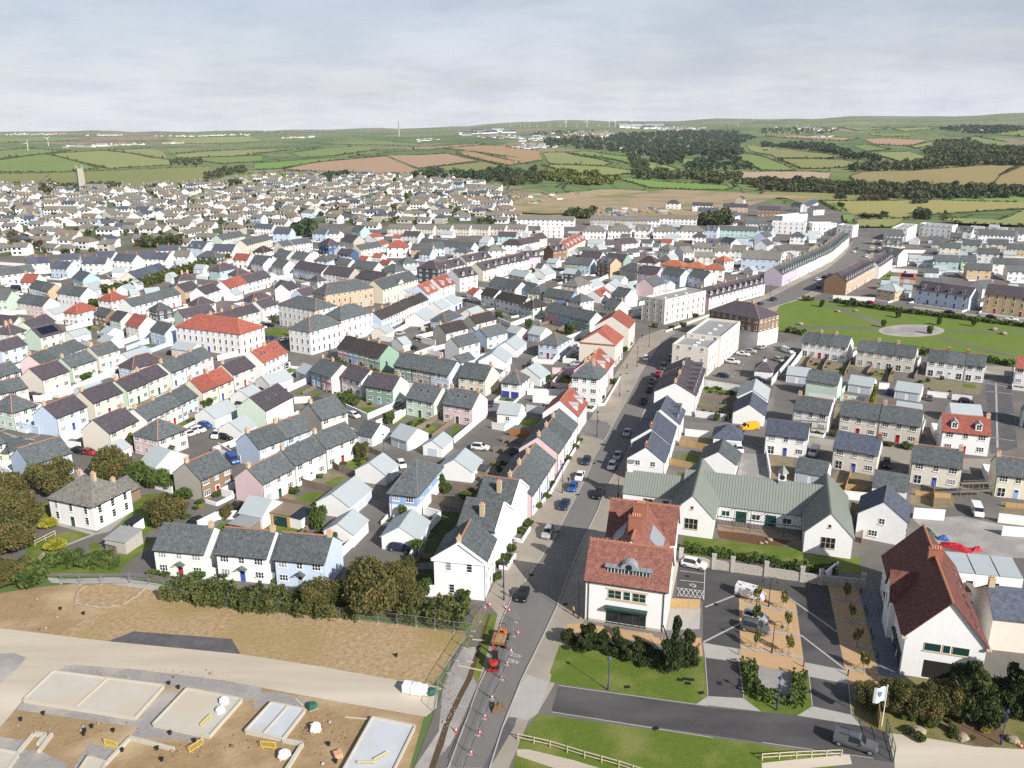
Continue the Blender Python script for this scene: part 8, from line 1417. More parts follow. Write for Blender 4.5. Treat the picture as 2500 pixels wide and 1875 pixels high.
  if 'ped' in flags or 'pedR' in flags:
   m = MB(); z = he-.28*pitch
   def cor(p, q): m.beam(p, q, .34, 'frame_white', .3)
   xx = -.12 if 'ped' in flags else w+.12
   cor((xx, -.4, z+.15), (xx, D/2, he+rise+.12)); cor((xx, D+.4, z+.15), (xx, D/2, he+rise+.12)); cor((xx, -.4, z), (xx, D+.4, z))
   parts.append(('pediment', m))
 # openings on the long side (y = 0), ends of hipped blocks too
 ns = max(1, round(he/2.75)); ns = 2 if kind == 'house' and he < 6.9 else ns
 def bays(face, length, main):
  nb = max(1, round(length/(3.7 if rc == 'f' else 2.7))); nb = min(nb, 3) if kind == 'house' else nb
  if kind == 'house' and length < 4.6: nb = min(nb, 2)
  ds = he/ns
  for st in range(ns):
   z = st*ds+.95 if ns > 1 else 1.0
   if st == ns-1 and ns > 1: z = he-1.2-.32 if not k.get('sash') else he-1.65-.35
   for q in range(nb):
    px = length*(q+.5)/nb
    ty = ('sash' if k.get('sash') or kind == 'flats' else 'w3' if nb < 3 or q != 1 else 'w2'); ty = 'w2' if ty == 'w3' and length/nb < 2.3 else ty
    if kind == 'flats' and st == ns-1: ty = 'w2'
    if st == 0 and kind in ('house', 'flats') and main:
     if kind == 'flats' and (k.get('shop') or k.get('arch')): wins.append((face, px, .15, 'tall', length)); continue
     if k.get('shop'): wins.append((face, px, .1, 'shop', length)); continue
     if k.get('back') and q == (nb-1 if i % 2 else 0): wins.append((face, px, .05, 'patio', length)); continue
     if q == (1 if nb == 3 else 0 if nb < 3 else nb//2): wins.append((face, px, 0, 'door', length)); continue
    wins.append((face, px, z, ty, length))
 if not k.get('blank') and kind in ('house', 'flats'):
  bays('F', w, True)
  if hip or rc == 'f':
   if i == n-1: bays('R', D, False)
   if i == 0: bays('L', D, False)
  elif near and i == n-1 and k.get('gw') is None and rng.random() < .3: wins.append(('R', D*.5, he-1.5, 'w1', D))
  if k.get('gw'):
   for q in range(k['gw']): wins.append(('L', D*(q+.7)/(k['gw']+.4), he-(2 if k.get('sash') else 1.4), 'sash' if k.get('sash') else 'w2', D))
   wins.append(('L', D*.35, .9, 'sash' if k.get('sash') else 'w3', D))
 gd = k.get('gd') or (rng.choice((1, 2)) if kind == 'garage' and not k.get('gdl') and w > 3.5 and rng.random() < .6 else None)
 if gd:
  gw = min(2.3, w/gd*.8)
  for q in range(gd): m = MB(); m.add(gdoor_mb(gw, 'garage_door'+('_b' if k.get('gdc') else '')), Matrix.Translation((w*(q+.5)/gd, 0, 0))); parts.append(('door', m))
  if he > 4: wins[:] = [q for q in wins if q[2] > 2]
 elif kind == 'garage' and rng.random() < .35 and near: wins.append(('F', w*.5, .9, 'w2', w))
 if k.get('gdl'): m = MB(); m.add(gdoor_mb(2.3, 'garage_door'), Matrix.Translation((0, D/2, 0)) @ Matrix.Rotation(R(-90), 4, 'Z')); parts.append(('door', m))
 if 'two' in flags or 'twoW' in flags:
  h2 = he*.52; m = MB(); m.box(-.02, w+.02, -.02, D+.02, -.3, h2, 'wall_W'); m.box(-.06, w+.06, -.06, D+.06, h2, h2+.12, 'frame_white'); parts.append(('plinth', m))
 if k.get('porch') and near:
  m = MB(); cx = w/2
  for sx in (-1, 1): p = [(cx+sx*1.0, -1.0, 2.45), (cx, -1.0, 3.1), (cx, 0, 3.1), (cx+sx*1.0, 0, 2.45)]; slab(m, p if sx > 0 else p[::-1], .07, rm); m.beam((cx+sx*.85, 0, 1.9), (cx+sx*.85, -.85, 2.45), .08, 'frame_white')
  parts.append(('porch', m))
 dc = k.get('door') or rng.choice('rbgnwll')
 FM = {'F': lambda p, L: Matrix.Translation((p, 0, 0)), 'R': lambda p, L: Matrix.Translation((w, p, 0)) @ Matrix.Rotation(R(90), 4, 'Z'), 'L': lambda p, L: Matrix.Translation((0, L-p, 0)) @ Matrix.Rotation(R(-90), 4, 'Z')}
 if merge is not None:
  M = Matrix.Translation((ox, oy, 0)) @ Matrix.Rotation(ang, 4, 'Z')
  for nm, mb in parts: merge.add(mb, M)
  for fc, p, z, ty, Ln in wins: merge.add(DMB[dc] if ty == 'door' else WIN[ty], M @ FM[fc](p, Ln) @ Matrix.Translation((0, 0, z)))
  return
 nmn = {'garage': 'garage', 'flats': 'apartment_block', 'out': 'outbuilding'}.get(kind, 'terraced_house' if n > 1 else 'house')
 noun = {'garage': 'garage', 'flats': 'block', 'out': 'outbuilding'}.get(kind, 'house')
 lab = f"{WALLN[wc]} {ROOFN[rc]}-roofed {noun}{', '+ORD[i]+' in row' if n > 1 else ''}, {phrase}"
 rt = root(nmn, ox, oy, ang, lab, CAT[kind], {'garage': 'garages in the courtyards', 'flats': 'larger blocks of the town', 'out': 'outbuildings'}.get(kind, 'houses of the town'))
 rf = None
 for nm, mb in parts:
  if nm.startswith('roof/'): part(nm[5:], mb, rf)
  else:
   o = part(nm, mb, rt)
   if nm == 'roof': rf = o
 for fc, p, z, ty, Ln in wins:
  M = FM[fc](p, Ln); r_ = {'F': 0, 'R': R(90), 'L': R(-90)}[fc]; l = M.translation; pz = (l.x, l.y, z)
  if 'two' in flags and z < he*.5 or 'twoW' in flags and z < he*.5: continue
  if ty == 'door': link('door', DMESH[dc], rt, pz, r_)
  elif near and depth < 235: q = link('window', WFRAME[ty], rt, pz, r_); link('pane', (PBLIND_REFLECT if rng.random() < .3 else WPANE)[ty], q)
  else: link('window', (WBLIND_REFLECT if rng.random() < .3 else WMESH)[ty], rt, pz, r_)
RECTS = [(x, y, math.cos(a), math.sin(a), L, D) for x, y, a, L, D, *_ in ROWS]
AVOID = [p for nm, mn, lv, p in GROUND if nm in ('main_road', 'pavement', 'park', 'side_street', 'park_road', 'street_join', 'access_lane', 'building_yard', 'lawn', 'close', 'building_plot', 'school_lawn', 'close_pavement', 'haul_road', 'garden_lawn', 'garden_bed')]
def clear(px, py, mg=.7):
 for x, y, c, s_, L, D in RECTS:
  dx, dy = px-x, py-y
  if abs(dx)+abs(dy) < 70:
   u = dx*c+dy*s_; w = dy*c-dx*s_
   if -mg < u < L+mg and -mg < w < D+mg: return False
 return not any(inpoly(px, py, p) for p in AVOID)
YARDS = []; YG = {'lawn': MB(), 'earth_dry': MB(), 'pavers': MB()}
def yards():
 rg = random.Random(21)
 for (x, y, a, L, D, he, units, flags, k, phr) in ROWS:
  if k.get('kind', 'house') != 'house' or not 150 < y < 640: continue
  c, s_ = math.cos(a), math.sin(a); P_ = lambda u, w: (x+c*u-s_*w, y+s_*u+c*w)
  for side in (1, -1):
   for e in (9, 7, 5.5, 4.2):
    w0, w1 = (D+.9, D+e) if side > 0 else (-.9, -e)
    if side < 0 and e > 6: continue
    pts = [P_(u, w) for u in np.linspace(0, L, max(3, int(L/2))) for w in ((w1,) if e < 5 else ((w0+w1)/2, w1))]
    if all(clear(*p) for p in pts):
     q = [P_(0, w0), P_(0, w1), P_(L, w1), P_(L, w0)]; h = 1.7 if side > 0 else .8
     rt = root('garden_wall', q[0][0], q[0][1], 0, f"low {WALLN[units[0][0]] if units[0][0] in 'WBGPC' else 'white'} yard wall {'behind' if side > 0 else 'before'} the {WALLN[units[0][0]]} house {PH(phr)}", 'wall', 'garden walls')
     cw = 'wall_'+(units[0][0] if units[0][0] in 'BGPC' and rg.random() < .3 else 'W'); m = MB()
     for p0, p1 in zip(q, q[1:]): m.beam((p0[0]-q[0][0], p0[1]-q[0][1], h/2-.1), (p1[0]-q[0][0], p1[1]-q[0][1], h/2-.1), .22, cw, h+.2)
     part('wall_section', m, rt); t_ = rg.random(); in_ = [P_(.3, w0), P_(L-.3, w0), P_(L-.3, w1-.3*side), P_(.3, w1-.3*side)]
     if t_ < .75: YG['lawn' if t_ < .4 else 'earth_dry' if t_ < .55 else 'pavers'].poly([(*p, .05) for p in (in_ if side > 0 else in_[::-1])], 'lawn' if t_ < .4 else 'earth_dry' if t_ < .55 else 'pavers')
     for _ in range(int(L/5)+1):
      if rg.random() < .7: u, w = rg.uniform(.8, L-.8), rg.uniform(min(w0, w1)+.4, max(w0, w1)-.4); YARDS.append((*P_(u, w), rg.uniform(.4, 1.1)))
     break
yards()
for k_, m in YG.items(): tag(part({'lawn': 'yard_lawn', 'earth_dry': 'yard_beds', 'pavers': 'yard_paving'}[k_], m, None), kind='structure')
allu = list(rowunits())
hs = sorted([a for a in allu if a[11].get('kind', 'house') == 'house'], key=lambda a: a[5]+math.sin(a[6])*a[3]*a[1])
keep = {(a[0], a[1]) for a in hs[:300]}
farmb = MB()
for a in allu:
 if a[11].get('kind', 'house') == 'house' and (a[0], a[1]) not in keep: make_unit(*a, merge=farmb)
 else: make_unit(*a)
# the old village beyond: hundreds of small houses read as one mass
def village():
 rng = random.Random(8); pts = []
 for _ in range(16000):
  x = rng.uniform(*VBOX[:2]); y = rng.uniform(*VBOX[2:])
  if not inpoly(x, y, VPOLY): continue
  if all((x-a)**2/1.3+(y-b)**2/2.2 > 13.5**2 for a, b in pts): pts.append((x, y))
  if len(pts) > 640: break
 for x, y in pts:
  ang = R(rng.choice((0, 0, 0, 90))+rng.gauss(-6, 9)+10*math.sin(x*.01)); L = rng.uniform(8, 16); D = rng.uniform(7, 8.5); he = rng.choice((2.7, 2.7, 5, 5)); rise = D/2*.62
  wm = 'wall_'+rng.choice('WWWWWWWWCSB'); rm = 'roof_'+rng.choice('tooootou'); M = Matrix.Translation((x, y, terr(x, y))) @ Matrix.Rotation(ang, 4, 'Z'); hip = rng.random() < .25
  m = wall_block(0, L, D, he, rise, wm, hip); r_, ra, rb, rz = roof_block(0, L, D, he, rise, rm, hip, hip, t=.2); m.add(r_)
  if rng.random() < .6: m.add(chimney_mb(rng.choice((.5, L-.5, L/2)), D/2, he+rise*.5, rz+1, 'chimney_brick', 1.1, .8, 0))
  for st in range(1 if he < 3 else 2):
   for q in range(int(L/3.2)):
    if rng.random() < .85: m.box(1.2+q*3.1, 2.9+q*3.1, -.05, -.01, 1+st*2.5, 2.2+st*2.5, 'glass')
  if rng.random() < .12: m.box(L*.2, L*.8, D*.12, D*.13, he+rise*.4, he+rise*.41, 'solar')
  farmb.add(m, M)
 return pts
VPTS = village()
tag(part('distant_houses', farmb, None), 'old village and farther estates of white and grey houses below the fields', 'houses', kind='stuff')
# larger buildings with shapes of their own
def rot_block(mb, out, ox, oy, flip=0):
 M = Matrix.Translation((ox, oy, 0)) @ Matrix.Rotation(R(90*flip), 4, 'Z'); out.add(mb, M); return out
def seams(x0, x1, D, he, rise, m, step=.55, side=(0, 1), ov=.28, x_in=0):
 n = int((x1-x0)/step)
 for i in range(n+1):
  x = x0+(x1-x0)*i/n
  for s in side:
   y = -ov if s == 0 else D+ov
   k = rise/(D/2); z0 = he-ov*k+.15; m.beam((x, y, z0), (x, D/2, he+rise+.16), .06, 'seam_green', .12)
def win(name, parent, x, y, z, rz, w, h, lights, bars, fr='frame_white', gl='glass', sill=True):
 o = link(name, window_mb(w, h, lights, fr, gl, bars, pane=False, sill=sill).mesh('window'), parent, (x, y, z), rz); link('pane', window_mb(w, h, lights, fr, gl, bars, frame=False).mesh('pane'), o); return o
A0 = R(-16.2)
# red tiled shop
sh = root('shop_building', 11.6, 116.9, A0, 'white shop with red clay tiled roofs and barrel dormer beside main street', 'shop')
WD, FD, he, rs = 12.6, 8.2, 7.3, 4.9
m = wall_block(0, WD, FD, he, rs, 'wall_W', False); m.add(wall_block(.6, WD-.6, 8.2, he, 4.9, 'wall_W', False), Matrix.Translation((0, 15.8, 0)))
c = wall_block(0, 15, 9.6, he, 5.4, 'wall_W', False); m.add(c, Matrix.Translation((11.1, 4.1, 0)) @ Matrix.Rotation(R(90), 4, 'Z')); part('wall', m, sh)
r_, *_ = roof_block(0, WD, FD, he, rs, 'roof_clay', ov=.3); rf = part('roof', r_, sh)
r_, *_ = roof_block(.6, WD-.6, 8.2, he, 4.9, 'roof_clay', ov=.3); m = MB().add(r_, Matrix.Translation((0, 15.8, 0))); part('rear_roof', m, sh)
r_, *_ = roof_block(.3, 15.8, 9.6, he, 5.4, 'roof_clay', ov=.0); m = MB().add(r_, Matrix.Translation((11.1, 4.1, 0)) @ Matrix.Rotation(R(90), 4, 'Z')); part('cross_roof', m, sh)
m = MB(); m.beam((-.3, FD/2, he+rs+.13), (WD+.3, FD/2, he+rs+.13), .3, 'ridge_red', .2); m.beam((.3, 15.8+4.1, he+5.05), (WD-.3, 19.9, he+5.05), .3, 'ridge_red', .2); m.beam((6.3, 4.6, he+5.55), (6.3, 19.6, he+5.55), .3, 'ridge_red', .2)
for i in range(22):
 x = -.2+i*(WD+.4)/21; m.box(x-.07, x+.07, FD/2-.05, FD/2+.05, he+rs+.2, he+rs+.42, 'ridge_red'); m.box(x*.95+.3-.07, x*.95+.37, 19.85, 19.95, he+5.1, he+5.32, 'ridge_red')
part('ridge_tiles', m, rf)
for cy in (8.6, 13.8):
 m = chimney_mb(6.3, cy, he+3.4, he+7.6, 'chimney_red', 2.3, .9, 4); part('chimney', m, rf)
for x0, x1 in ((1.6, 1.75), (10.8, 10.95)):     # lead flats
 m = MB(); s = 5.4/4.8; sx = -1 if x0 < 6 else 1
 for i in range(7):
  y = 10.2+i*.75; xa = 6.3+sx*2.1; xb = 6.3+sx*4.2
  p = [(xa, y, he+5.4-2.1*s+.2), (xb, y, he+5.4-4.2*s+.2), (xb, y+.68, he+5.4-4.2*s+.2), (xa, y+.68, he+5.4-2.1*s+.2)]; slab(m, p if sx > 0 else p[::-1], .06, 'lead')
 part('lead_roof_panel', m, sh)
m = MB(); m.box(3.1, 9.9, 1.0, 3.6, he+.55, he+2.2, 'frame_green'); m.box(2.8, 10.2, .7, 4.1, he+2.2, he+2.34, 'lead')
for x in np.linspace(2.8, 10.2, 9): m.box(x-.03, x+.03, .7, 4.1, he+2.34, he+2.4, 'lead')
m.poly([(6.5+1.3*math.cos(a), .72, he+2.25+1.05*math.sin(a)) for a in np.linspace(0, math.pi, 11)], 'lead'); m.poly([(6.5+.55*math.cos(a), .7, he+2.6+.5*math.sin(a)) for a in np.linspace(0, 6.28, 13)[:-1]], 'glass')
for i in range(8):
 a, b_ = math.pi*i/8, math.pi*(i+1)/8; m.poly([(6.5+1.35*math.cos(a), .7, he+2.25+1.1*math.sin(a)), (6.5+1.35*math.cos(a), 3.9, he+2.25+1.1*math.sin(a)), (6.5+1.35*math.cos(b_), 3.9, he+2.25+1.1*math.sin(b_)), (6.5+1.35*math.cos(b_), .7, he+2.25+1.1*math.sin(b_))], 'lead')
dm = part('dormer', m, sh)
for x, w in ((4.3, 2.2), (6.5, 1.4), (8.7, 2.2)): link('pane', window_mb(w, 1.4, 4 if w > 2 else 2, 'frame_white', 'glass_green', 0, sill=False).mesh('pane'), dm, (x, .99, he+.7))
for x, w in ((4.6, 2.1), (6.5, 1.1), (8.4, 2.1)): win('window', sh, x, 0, 4.6, 0, w, 1.5, 2 if w > 2 else 1, 1, 'frame_stone', 'glass_green')
m = MB(); m.box(3.2, 9.8, -.07, -.001, 6.12, 6.4, 'frame_stone'); m.box(3.3, 9.7, -.08, -.001, 4.25, 4.5, 'frame_stone'); part('lintel', m, sh)
m = MB(); m.box(3.2, 9.8, -.9, -.001, 3.15, 3.3, 'frame_green'); m.box(3.2, 9.8, -.9, -.82, 2.95, 3.15, 'frame_green'); part('canopy', m, sh)
for x in (4.4, 6.5, 8.6): win('shop_window', sh, x, 0, .25, 0, 2.05, 2.6, 2, 0, 'frame_green', 'glass')
m = MB(); m.box(-.04, WD+.04, -.05, 24.05, -.3, .45, 'stone_pale'); part('plinth', m, sh)
m = MB()
for x in (.5, WD-.4): m.beam((x, -.1, 0), (x, -.1, he-.2), .1, 'black_iron')
m.beam((-.3, -.38, he-.2), (WD+.3, -.38, he-.2), .12, 'black_iron'); part('gutter', m, sh)
for i in range(5): win('window', sh, WD, 1.6+i*1.5, 4.4, R(90), .9, 1.3, 1, 1)
for i in range(6): win('window', sh, 0, 7.5-i*1.3 if i < 3 else 20-(i-3)*1.5, 4.4, R(-90), .9, 1.3, 1, 1)
# school with green standing seam roofs
sc = root('school', 22.9, 159.2, R(-17.6), 'white school with sage green standing seam roofs and glazed canopy', 'school')
# local: x along the main range, y back. left range 0..12, left wing 9.6..17.2, main 12..41, right wing 36..44
walls = MB(); roofs = MB(); sm = MB()
def add_blk(x, y, L, D, he, rise, flip=0, hip=(0, 0), seam=True, side=(0, 1)):
 M = Matrix.Translation((x, y, 0)) @ Matrix.Rotation(R(90*flip), 4, 'Z')
 walls.add(wall_block(0, L, D, he, rise, 'wall_W', False), M); r_, *_ = roof_block(0, L, D, he, rise, 'seam_green', *hip); roofs.add(r_, M)
 if seam: q = MB(); seams(.1, L-.1, D, he, rise, q, side=side); sm.add(q, M)
add_blk(0, 0, 12.5, 7.2, 3.1, 3.4)
add_blk(12, -.6, 27, 9.5, 3.3, 4.6, side=(0,))
LW = 19.5
add_blk(19.0, -9.6, LW, 8.2, 4.2, 4.2, flip=1); add_blk(43.6, -9.9, LW, 8.2, 4.2, 4.2, flip=1)
part('wall', walls, sc); rf = part('roof', roofs, sc); part('roof_seam', sm, rf)
for gx in (14.9, 39.5):
 yb = -9.6 if gx < 20 else -9.9
 win('window', sc, gx, yb, 1.5, 0, 2.5, 2.2, 3, 1, 'frame_stone'); win('window', sc, gx, yb, 5.6, 0, .55, .7, 1, 0, 'frame_stone')
m = MB(); m.box(30.2, 31.6, 3.4, 4.9, 6.6, 8.2, 'lead'); m.box(30.15, 31.65, 3.35, 4.95, 8.2, 9.6, 'frame_white'); m.lathe([(1.25, 0), (.05, 1.6)], 'seam_green', 4, (30.9, 4.15, 9.6)); cu = part('clock_cupola', m, sc)
m = MB(); m.lathe([(.5, 0), (.5, .06)], 'plastic_black', 16); o = part('clock_face', m, cu); o.location = (30.9, 3.35, 8.9); o.rotation_euler = (R(90), 0, 0)
m = MB(); m.box(.2, 1.3, 3.2, 4.4, 5.5, 8.3, 'frame_white'); m.box(.0, 1.5, 3.0, 4.6, 8.3, 8.5, 'seam_green'); part('chimney', m, rf)
cp = MB()
for x in np.linspace(19.4, 35, 6): cp.beam((x, -4.6, 0), (x, -4.6, 2.5), .1, 'frame_green'); cp.beam((x, -4.6, 2.5), (x, -.4, 3.0), .1, 'frame_green')
for y, z in ((-4.6, 2.5), (-.75, 3.0)): cp.beam((19.4, y, z), (35, y, z), .12, 'frame_green')
for x in np.linspace(19.4, 35, 26): cp.beam((x, -4.6, 2.52), (x, -.5, 3.0), .04, 'frame_green')
cp.beam((19.4, -4.6, 1.0), (35, -4.6, 1.0), .07, 'frame_green'); part('canopy', cp, sc)
for i, x in enumerate((20.8, 23.8, 26.6, 29.4, 32.4)): win('window', sc, x, -.6, .2 if i % 2 else .9, 0, 2.0 if i % 2 else 1.6, 2.1 if i % 2 else 1.2, 2, 0, 'frame_white' if i % 2 == 0 else 'frame_green', 'glass_green')
for x, w in ((5.2, 1.9), (8.8, 1.2), (10.6, .9)): win('window', sc, x, 0, .9, 0, w, 1.4, 2, 0, 'frame_stone')
# red roofed hall on the right
hl = root('market_hall', 55.6, 103.0, R(-16.5), 'white gabled hall with steep dark red tiled roof beside car park', 'hall')
W3, L3, he, rs = 10.3, 24, 6.6, 6.0
M90 = Matrix.Translation((W3, 0, 0)) @ Matrix.Rotation(R(90), 4, 'Z')
part('wall', MB().add(wall_block(0, L3, W3, he, rs, 'wall_W', False), M90).add(wall_block(0, 5.4, 5.2, he, 3.6, 'wall_W', False), Matrix.Translation((-.8, 9.2, 0))), hl)
r_, *_ = roof_block(0, L3, W3, he, rs, 'roof_clay_dark', 0, 0, ov=.35, oe=.45); rf = part('roof', MB().add(r_, M90), hl)
r_, *_ = roof_block(0, 5.8, 5.2, he, 3.6, 'roof_clay_dark', ov=.3); part('dormer_roof', MB().add(r_, Matrix.Translation((-.8, 9.2, 0))), hl)
m = MB(); m.beam((W3/2, -.35, he+rs+.15), (W3/2, L3+.3, he+rs+.15), .3, 'ridge_red', .2)
for i in range(44): y = -.3+i*(L3+.5)/43; m.box(W3/2-.05, W3/2+.05, y-.07, y+.07, he+rs+.2, he+rs+.4, 'ridge_red')
part('ridge_tiles', m, rf); part('chimney', chimney_mb(W3/2, 13.6, he+3.8, he+7.2, 'chimney_red', 2.0, .8, 4), rf)
for x, w in ((3.6, 2.2), (5.4, 1.0), (7.2, 2.2)): win('window', hl, x, 0, 4.5, 0, w, 1.3, 1, 0, 'frame_stone', 'glass_green')
m = MB(); m.box(2.8, 8.4, -.02, -.001, .2, 3.0, 'plastic_black'); part('shopfront', m, hl)
m = MB(); m.box(-.55, .1, -.55, -.002, he-.5, he-.2, 'frame_stone'); m.box(W3-.1, W3+.55, -.55, -.002, he-.5, he-.2, 'frame_stone'); part('kneeler', m, hl)
for y in (2.5, 6.2, 13, 16.5): m = MB(); m.box(-.03, -.001, y-1.5, y+1.5, .1, 2.7, 'glass'); m.box(-.5, -.001, y-1.7, y+1.7, 2.75, 2.9, 'frame_green'); part('shopfront', m, hl)
for y in (10.6, 13.0): win('window', hl, -.8, y, 4.2, R(-90), .9, 1.4, 1, 1)
m = MB()
for j in range(6): s = 6/5.15; y = 1.5+j*3; slab(m, [(W3-1.2, y, he+1.2*s+.2), (W3-.8, y, he+.8*s+.2), (W3-.8, y+1.5, he+.8*s+.2), (W3-1.2, y+1.5, he+1.2*s+.2)][::1], .04, 'glass')
part('skylight', m, hl)
# low store under construction with three roof bays, beige neighbour
st = root('new_garage_block', 74.0, 125.9, R(-12), 'unfinished white garage block with three grey roof panels', 'garage')
m = MB(); m.box(0, 11, 0, 5.5, -.3, 3.4, 'wall_W'); part('wall', m, st)
for i in range(3): m = MB(); slab(m, [(i*3.68+.05, -.1, 3.5), (i*3.68+3.5, -.1, 3.5), (i*3.68+3.5, 5.6, 4.3), (i*3.68+.05, 5.6, 4.3)], .12, 'roof_z'); part('roof_panel', m, st)
for x in (3.0, 7.0): m = MB(); m.box(x-.55, x+.55, -.02, -.001, 0, 2.1, 'plastic_black'); part('door', m, st)
hb = root('house', 71.4, 109.0, R(-12), 'beige gabled house with blue slate roof at the right edge of the picture', 'house', 'houses of the town')
part('wall', wall_block(0, 9, 8.5, 5.4, 3.0, 'wall_C', False), hb)
r_, *_ = roof_block(0, 9, 8.5, 5.4, 3.0, 'roof_u'); rf = part('roof', r_, hb); part('chimney', chimney_mb(.5, 4.2, 7, 9.6), rf)
# stone wall with pillars
sw = root('stone_wall', 0, 0, 0, 'pale stone retaining wall with tall square pillars between school and car park', 'wall')
PIL = [(30.4, 135.3), (35.8, 133.1), (38.9, 132.1), (44.3, 130.4), (50.0, 128.7), (52.9, 127.8), (59.6, 126.5)]
for p in PIL: m = MB(); m.box(-.35, .35, -.35, .35, -.2, 2.7, 'stone_pale'); m.box(-.42, .42, -.42, .42, 2.7, 2.85, 'concrete'); o = part('pillar', m, sw); o.location = (p[0], p[1], 0); o.rotation_euler = (0, 0, A0)
for a, b_ in zip(PIL, PIL[1:]):
 L = math.hypot(b_[0]-a[0], b_[1]-a[1])-.72; an = math.atan2(b_[1]-a[1], b_[0]-a[0]); m = MB(); rows = 5; rg = random.Random(int(a[0]*7))
 m.box(0, L, -.14, .2, -.2, 1.55, 'stone_pale'); m.box(-.0, L, -.2, .26, 1.55, 1.68, 'concrete')
 for j in range(rows):
  x = .02
  while x < L-.1:
   w = min(rg.uniform(.35, .8), L-x); e = rg.uniform(.0, .05); m.box(x+.01, x+w-.01, -.17-e, -.141, .02+j*.3, .29+j*.3, 'stone_pale'); x += w
 o = part('wall_panel', m, sw); o.location = (a[0]+.36*math.cos(an), a[1]+.36*math.sin(an), 0); o.rotation_euler = (0, 0, an)
# garden walls
for i, (pts, h, c, ph) in enumerate(WALLS):
 ph = PH(ph)
 rt = root('garden_wall', pts[0][0], pts[0][1], 0, f"{WALLN[c]} rendered garden wall {ph}", 'wall', 'garden walls')
 for a, b_ in zip(pts, pts[1:]):
  L = math.hypot(b_[0]-a[0], b_[1]-a[1]); an = math.atan2(b_[1]-a[1], b_[0]-a[0]); m = MB(); m.box(-.1, L+.1, -.11, .11, -.2, h, 'wall_'+c); m.box(-.15, L+.15, -.17, .17, h, h+.07, 'frame_white' if c == 'W' else 'wall_'+c)
  o = part('wall_section', m, rt); o.location = (a[0]-pts[0][0], a[1]-pts[0][1], 0); o.rotation_euler = (0, 0, an)
# board fences: posts and panels
FPAN = {}
def fpanel(w, h, k):
 key = (round(w, 2), h, k)
 if key not in FPAN:
  m = MB(); mt = {'wood': 'wood_fence', 'new': 'wood_new', 'orange': 'wood_orange'}[k]; n = 7
  if k == 'wood':
   for j in range(n): z = .05+(h-.1)*j/n; m.box(.04, w-.04, -.02-.012*(j % 2), .02, z, z+(h-.1)/n-.015, mt)
  else:
   for j in range(9): x = .04+(w-.08)*j/9; m.box(x, x+(w-.08)/9-.02, -.02-.01*(j % 2), .015, .05, h, mt)
  FPAN[key] = m.mesh('panel')
 return FPAN[key]
PMESH = {}
for i, (pts, h, k, ph) in enumerate(FENCES):
 ph = PH(ph)
 rt = root('garden_fence', pts[0][0], pts[0][1], 0, f"{ {'wood': 'weathered brown', 'new': 'new yellow timber', 'orange': 'orange stained'}[k]} board fence {ph}", 'fence', 'garden fences')
 mt = {'wood': 'wood_fence', 'new': 'wood_new', 'orange': 'wood_orange'}[k]
 if (h, k) not in PMESH: q = MB(); q.box(-.055, .055, -.055, .055, -.1, h+.12, mt); PMESH[(h, k)] = q.mesh('post')
 for a, b_ in zip(pts, pts[1:]):
  L = math.hypot(b_[0]-a[0], b_[1]-a[1]); an = math.atan2(b_[1]-a[1], b_[0]-a[0]); n = max(1, round(L/1.83)); w = L/n
  for j in range(n):
   lx, ly = a[0]-pts[0][0]+math.cos(an)*w*j, a[1]-pts[0][1]+math.sin(an)*w*j
   link('panel', fpanel(w, h, k), rt, (lx, ly, 0), an); link('post', PMESH[(h, k)], rt, (lx, ly, 0), an)
# cars
def loft(stn, wfun, glass_only=False):
 """stations: (x, half width, bottom, belt, roof, roof half width, cabin?)"""
 body = MB(); gl = MB(); P = []
 for x, w, zb, zm, zr, wr, c in stn: P.append([(x, -w*.93, zb), (x, -w, (zb+zm)/2), (x, -w*.97, zm), (x, -wr, zr), (x, wr, zr), (x, w*.97, zm), (x, w, (zb+zm)/2), (x, w*.93, zb)])
 for a in range(len(P)-1):
  ca, cb = stn[a][6], stn[a+1][6]
  for k in range(7):
   q = [P[a][k], P[a+1][k], P[a+1][k+1], P[a][k+1]]
   isg = (k in (2, 4) and ca == 2 and cb == 2) or (k == 3 and (ca, cb) in ((0, 2), (2, 0)))
   (gl if isg else body).poly(q[::-1], 'glass' if isg else 'paint')
  body.poly([P[a][7], P[a+1][7], P[a+1][0], P[a][0]][::-1], 'paint')
 body.poly(P[0][::1], 'paint'); body.poly(P[-1][::-1], 'paint'); return body, gl
CT = {}
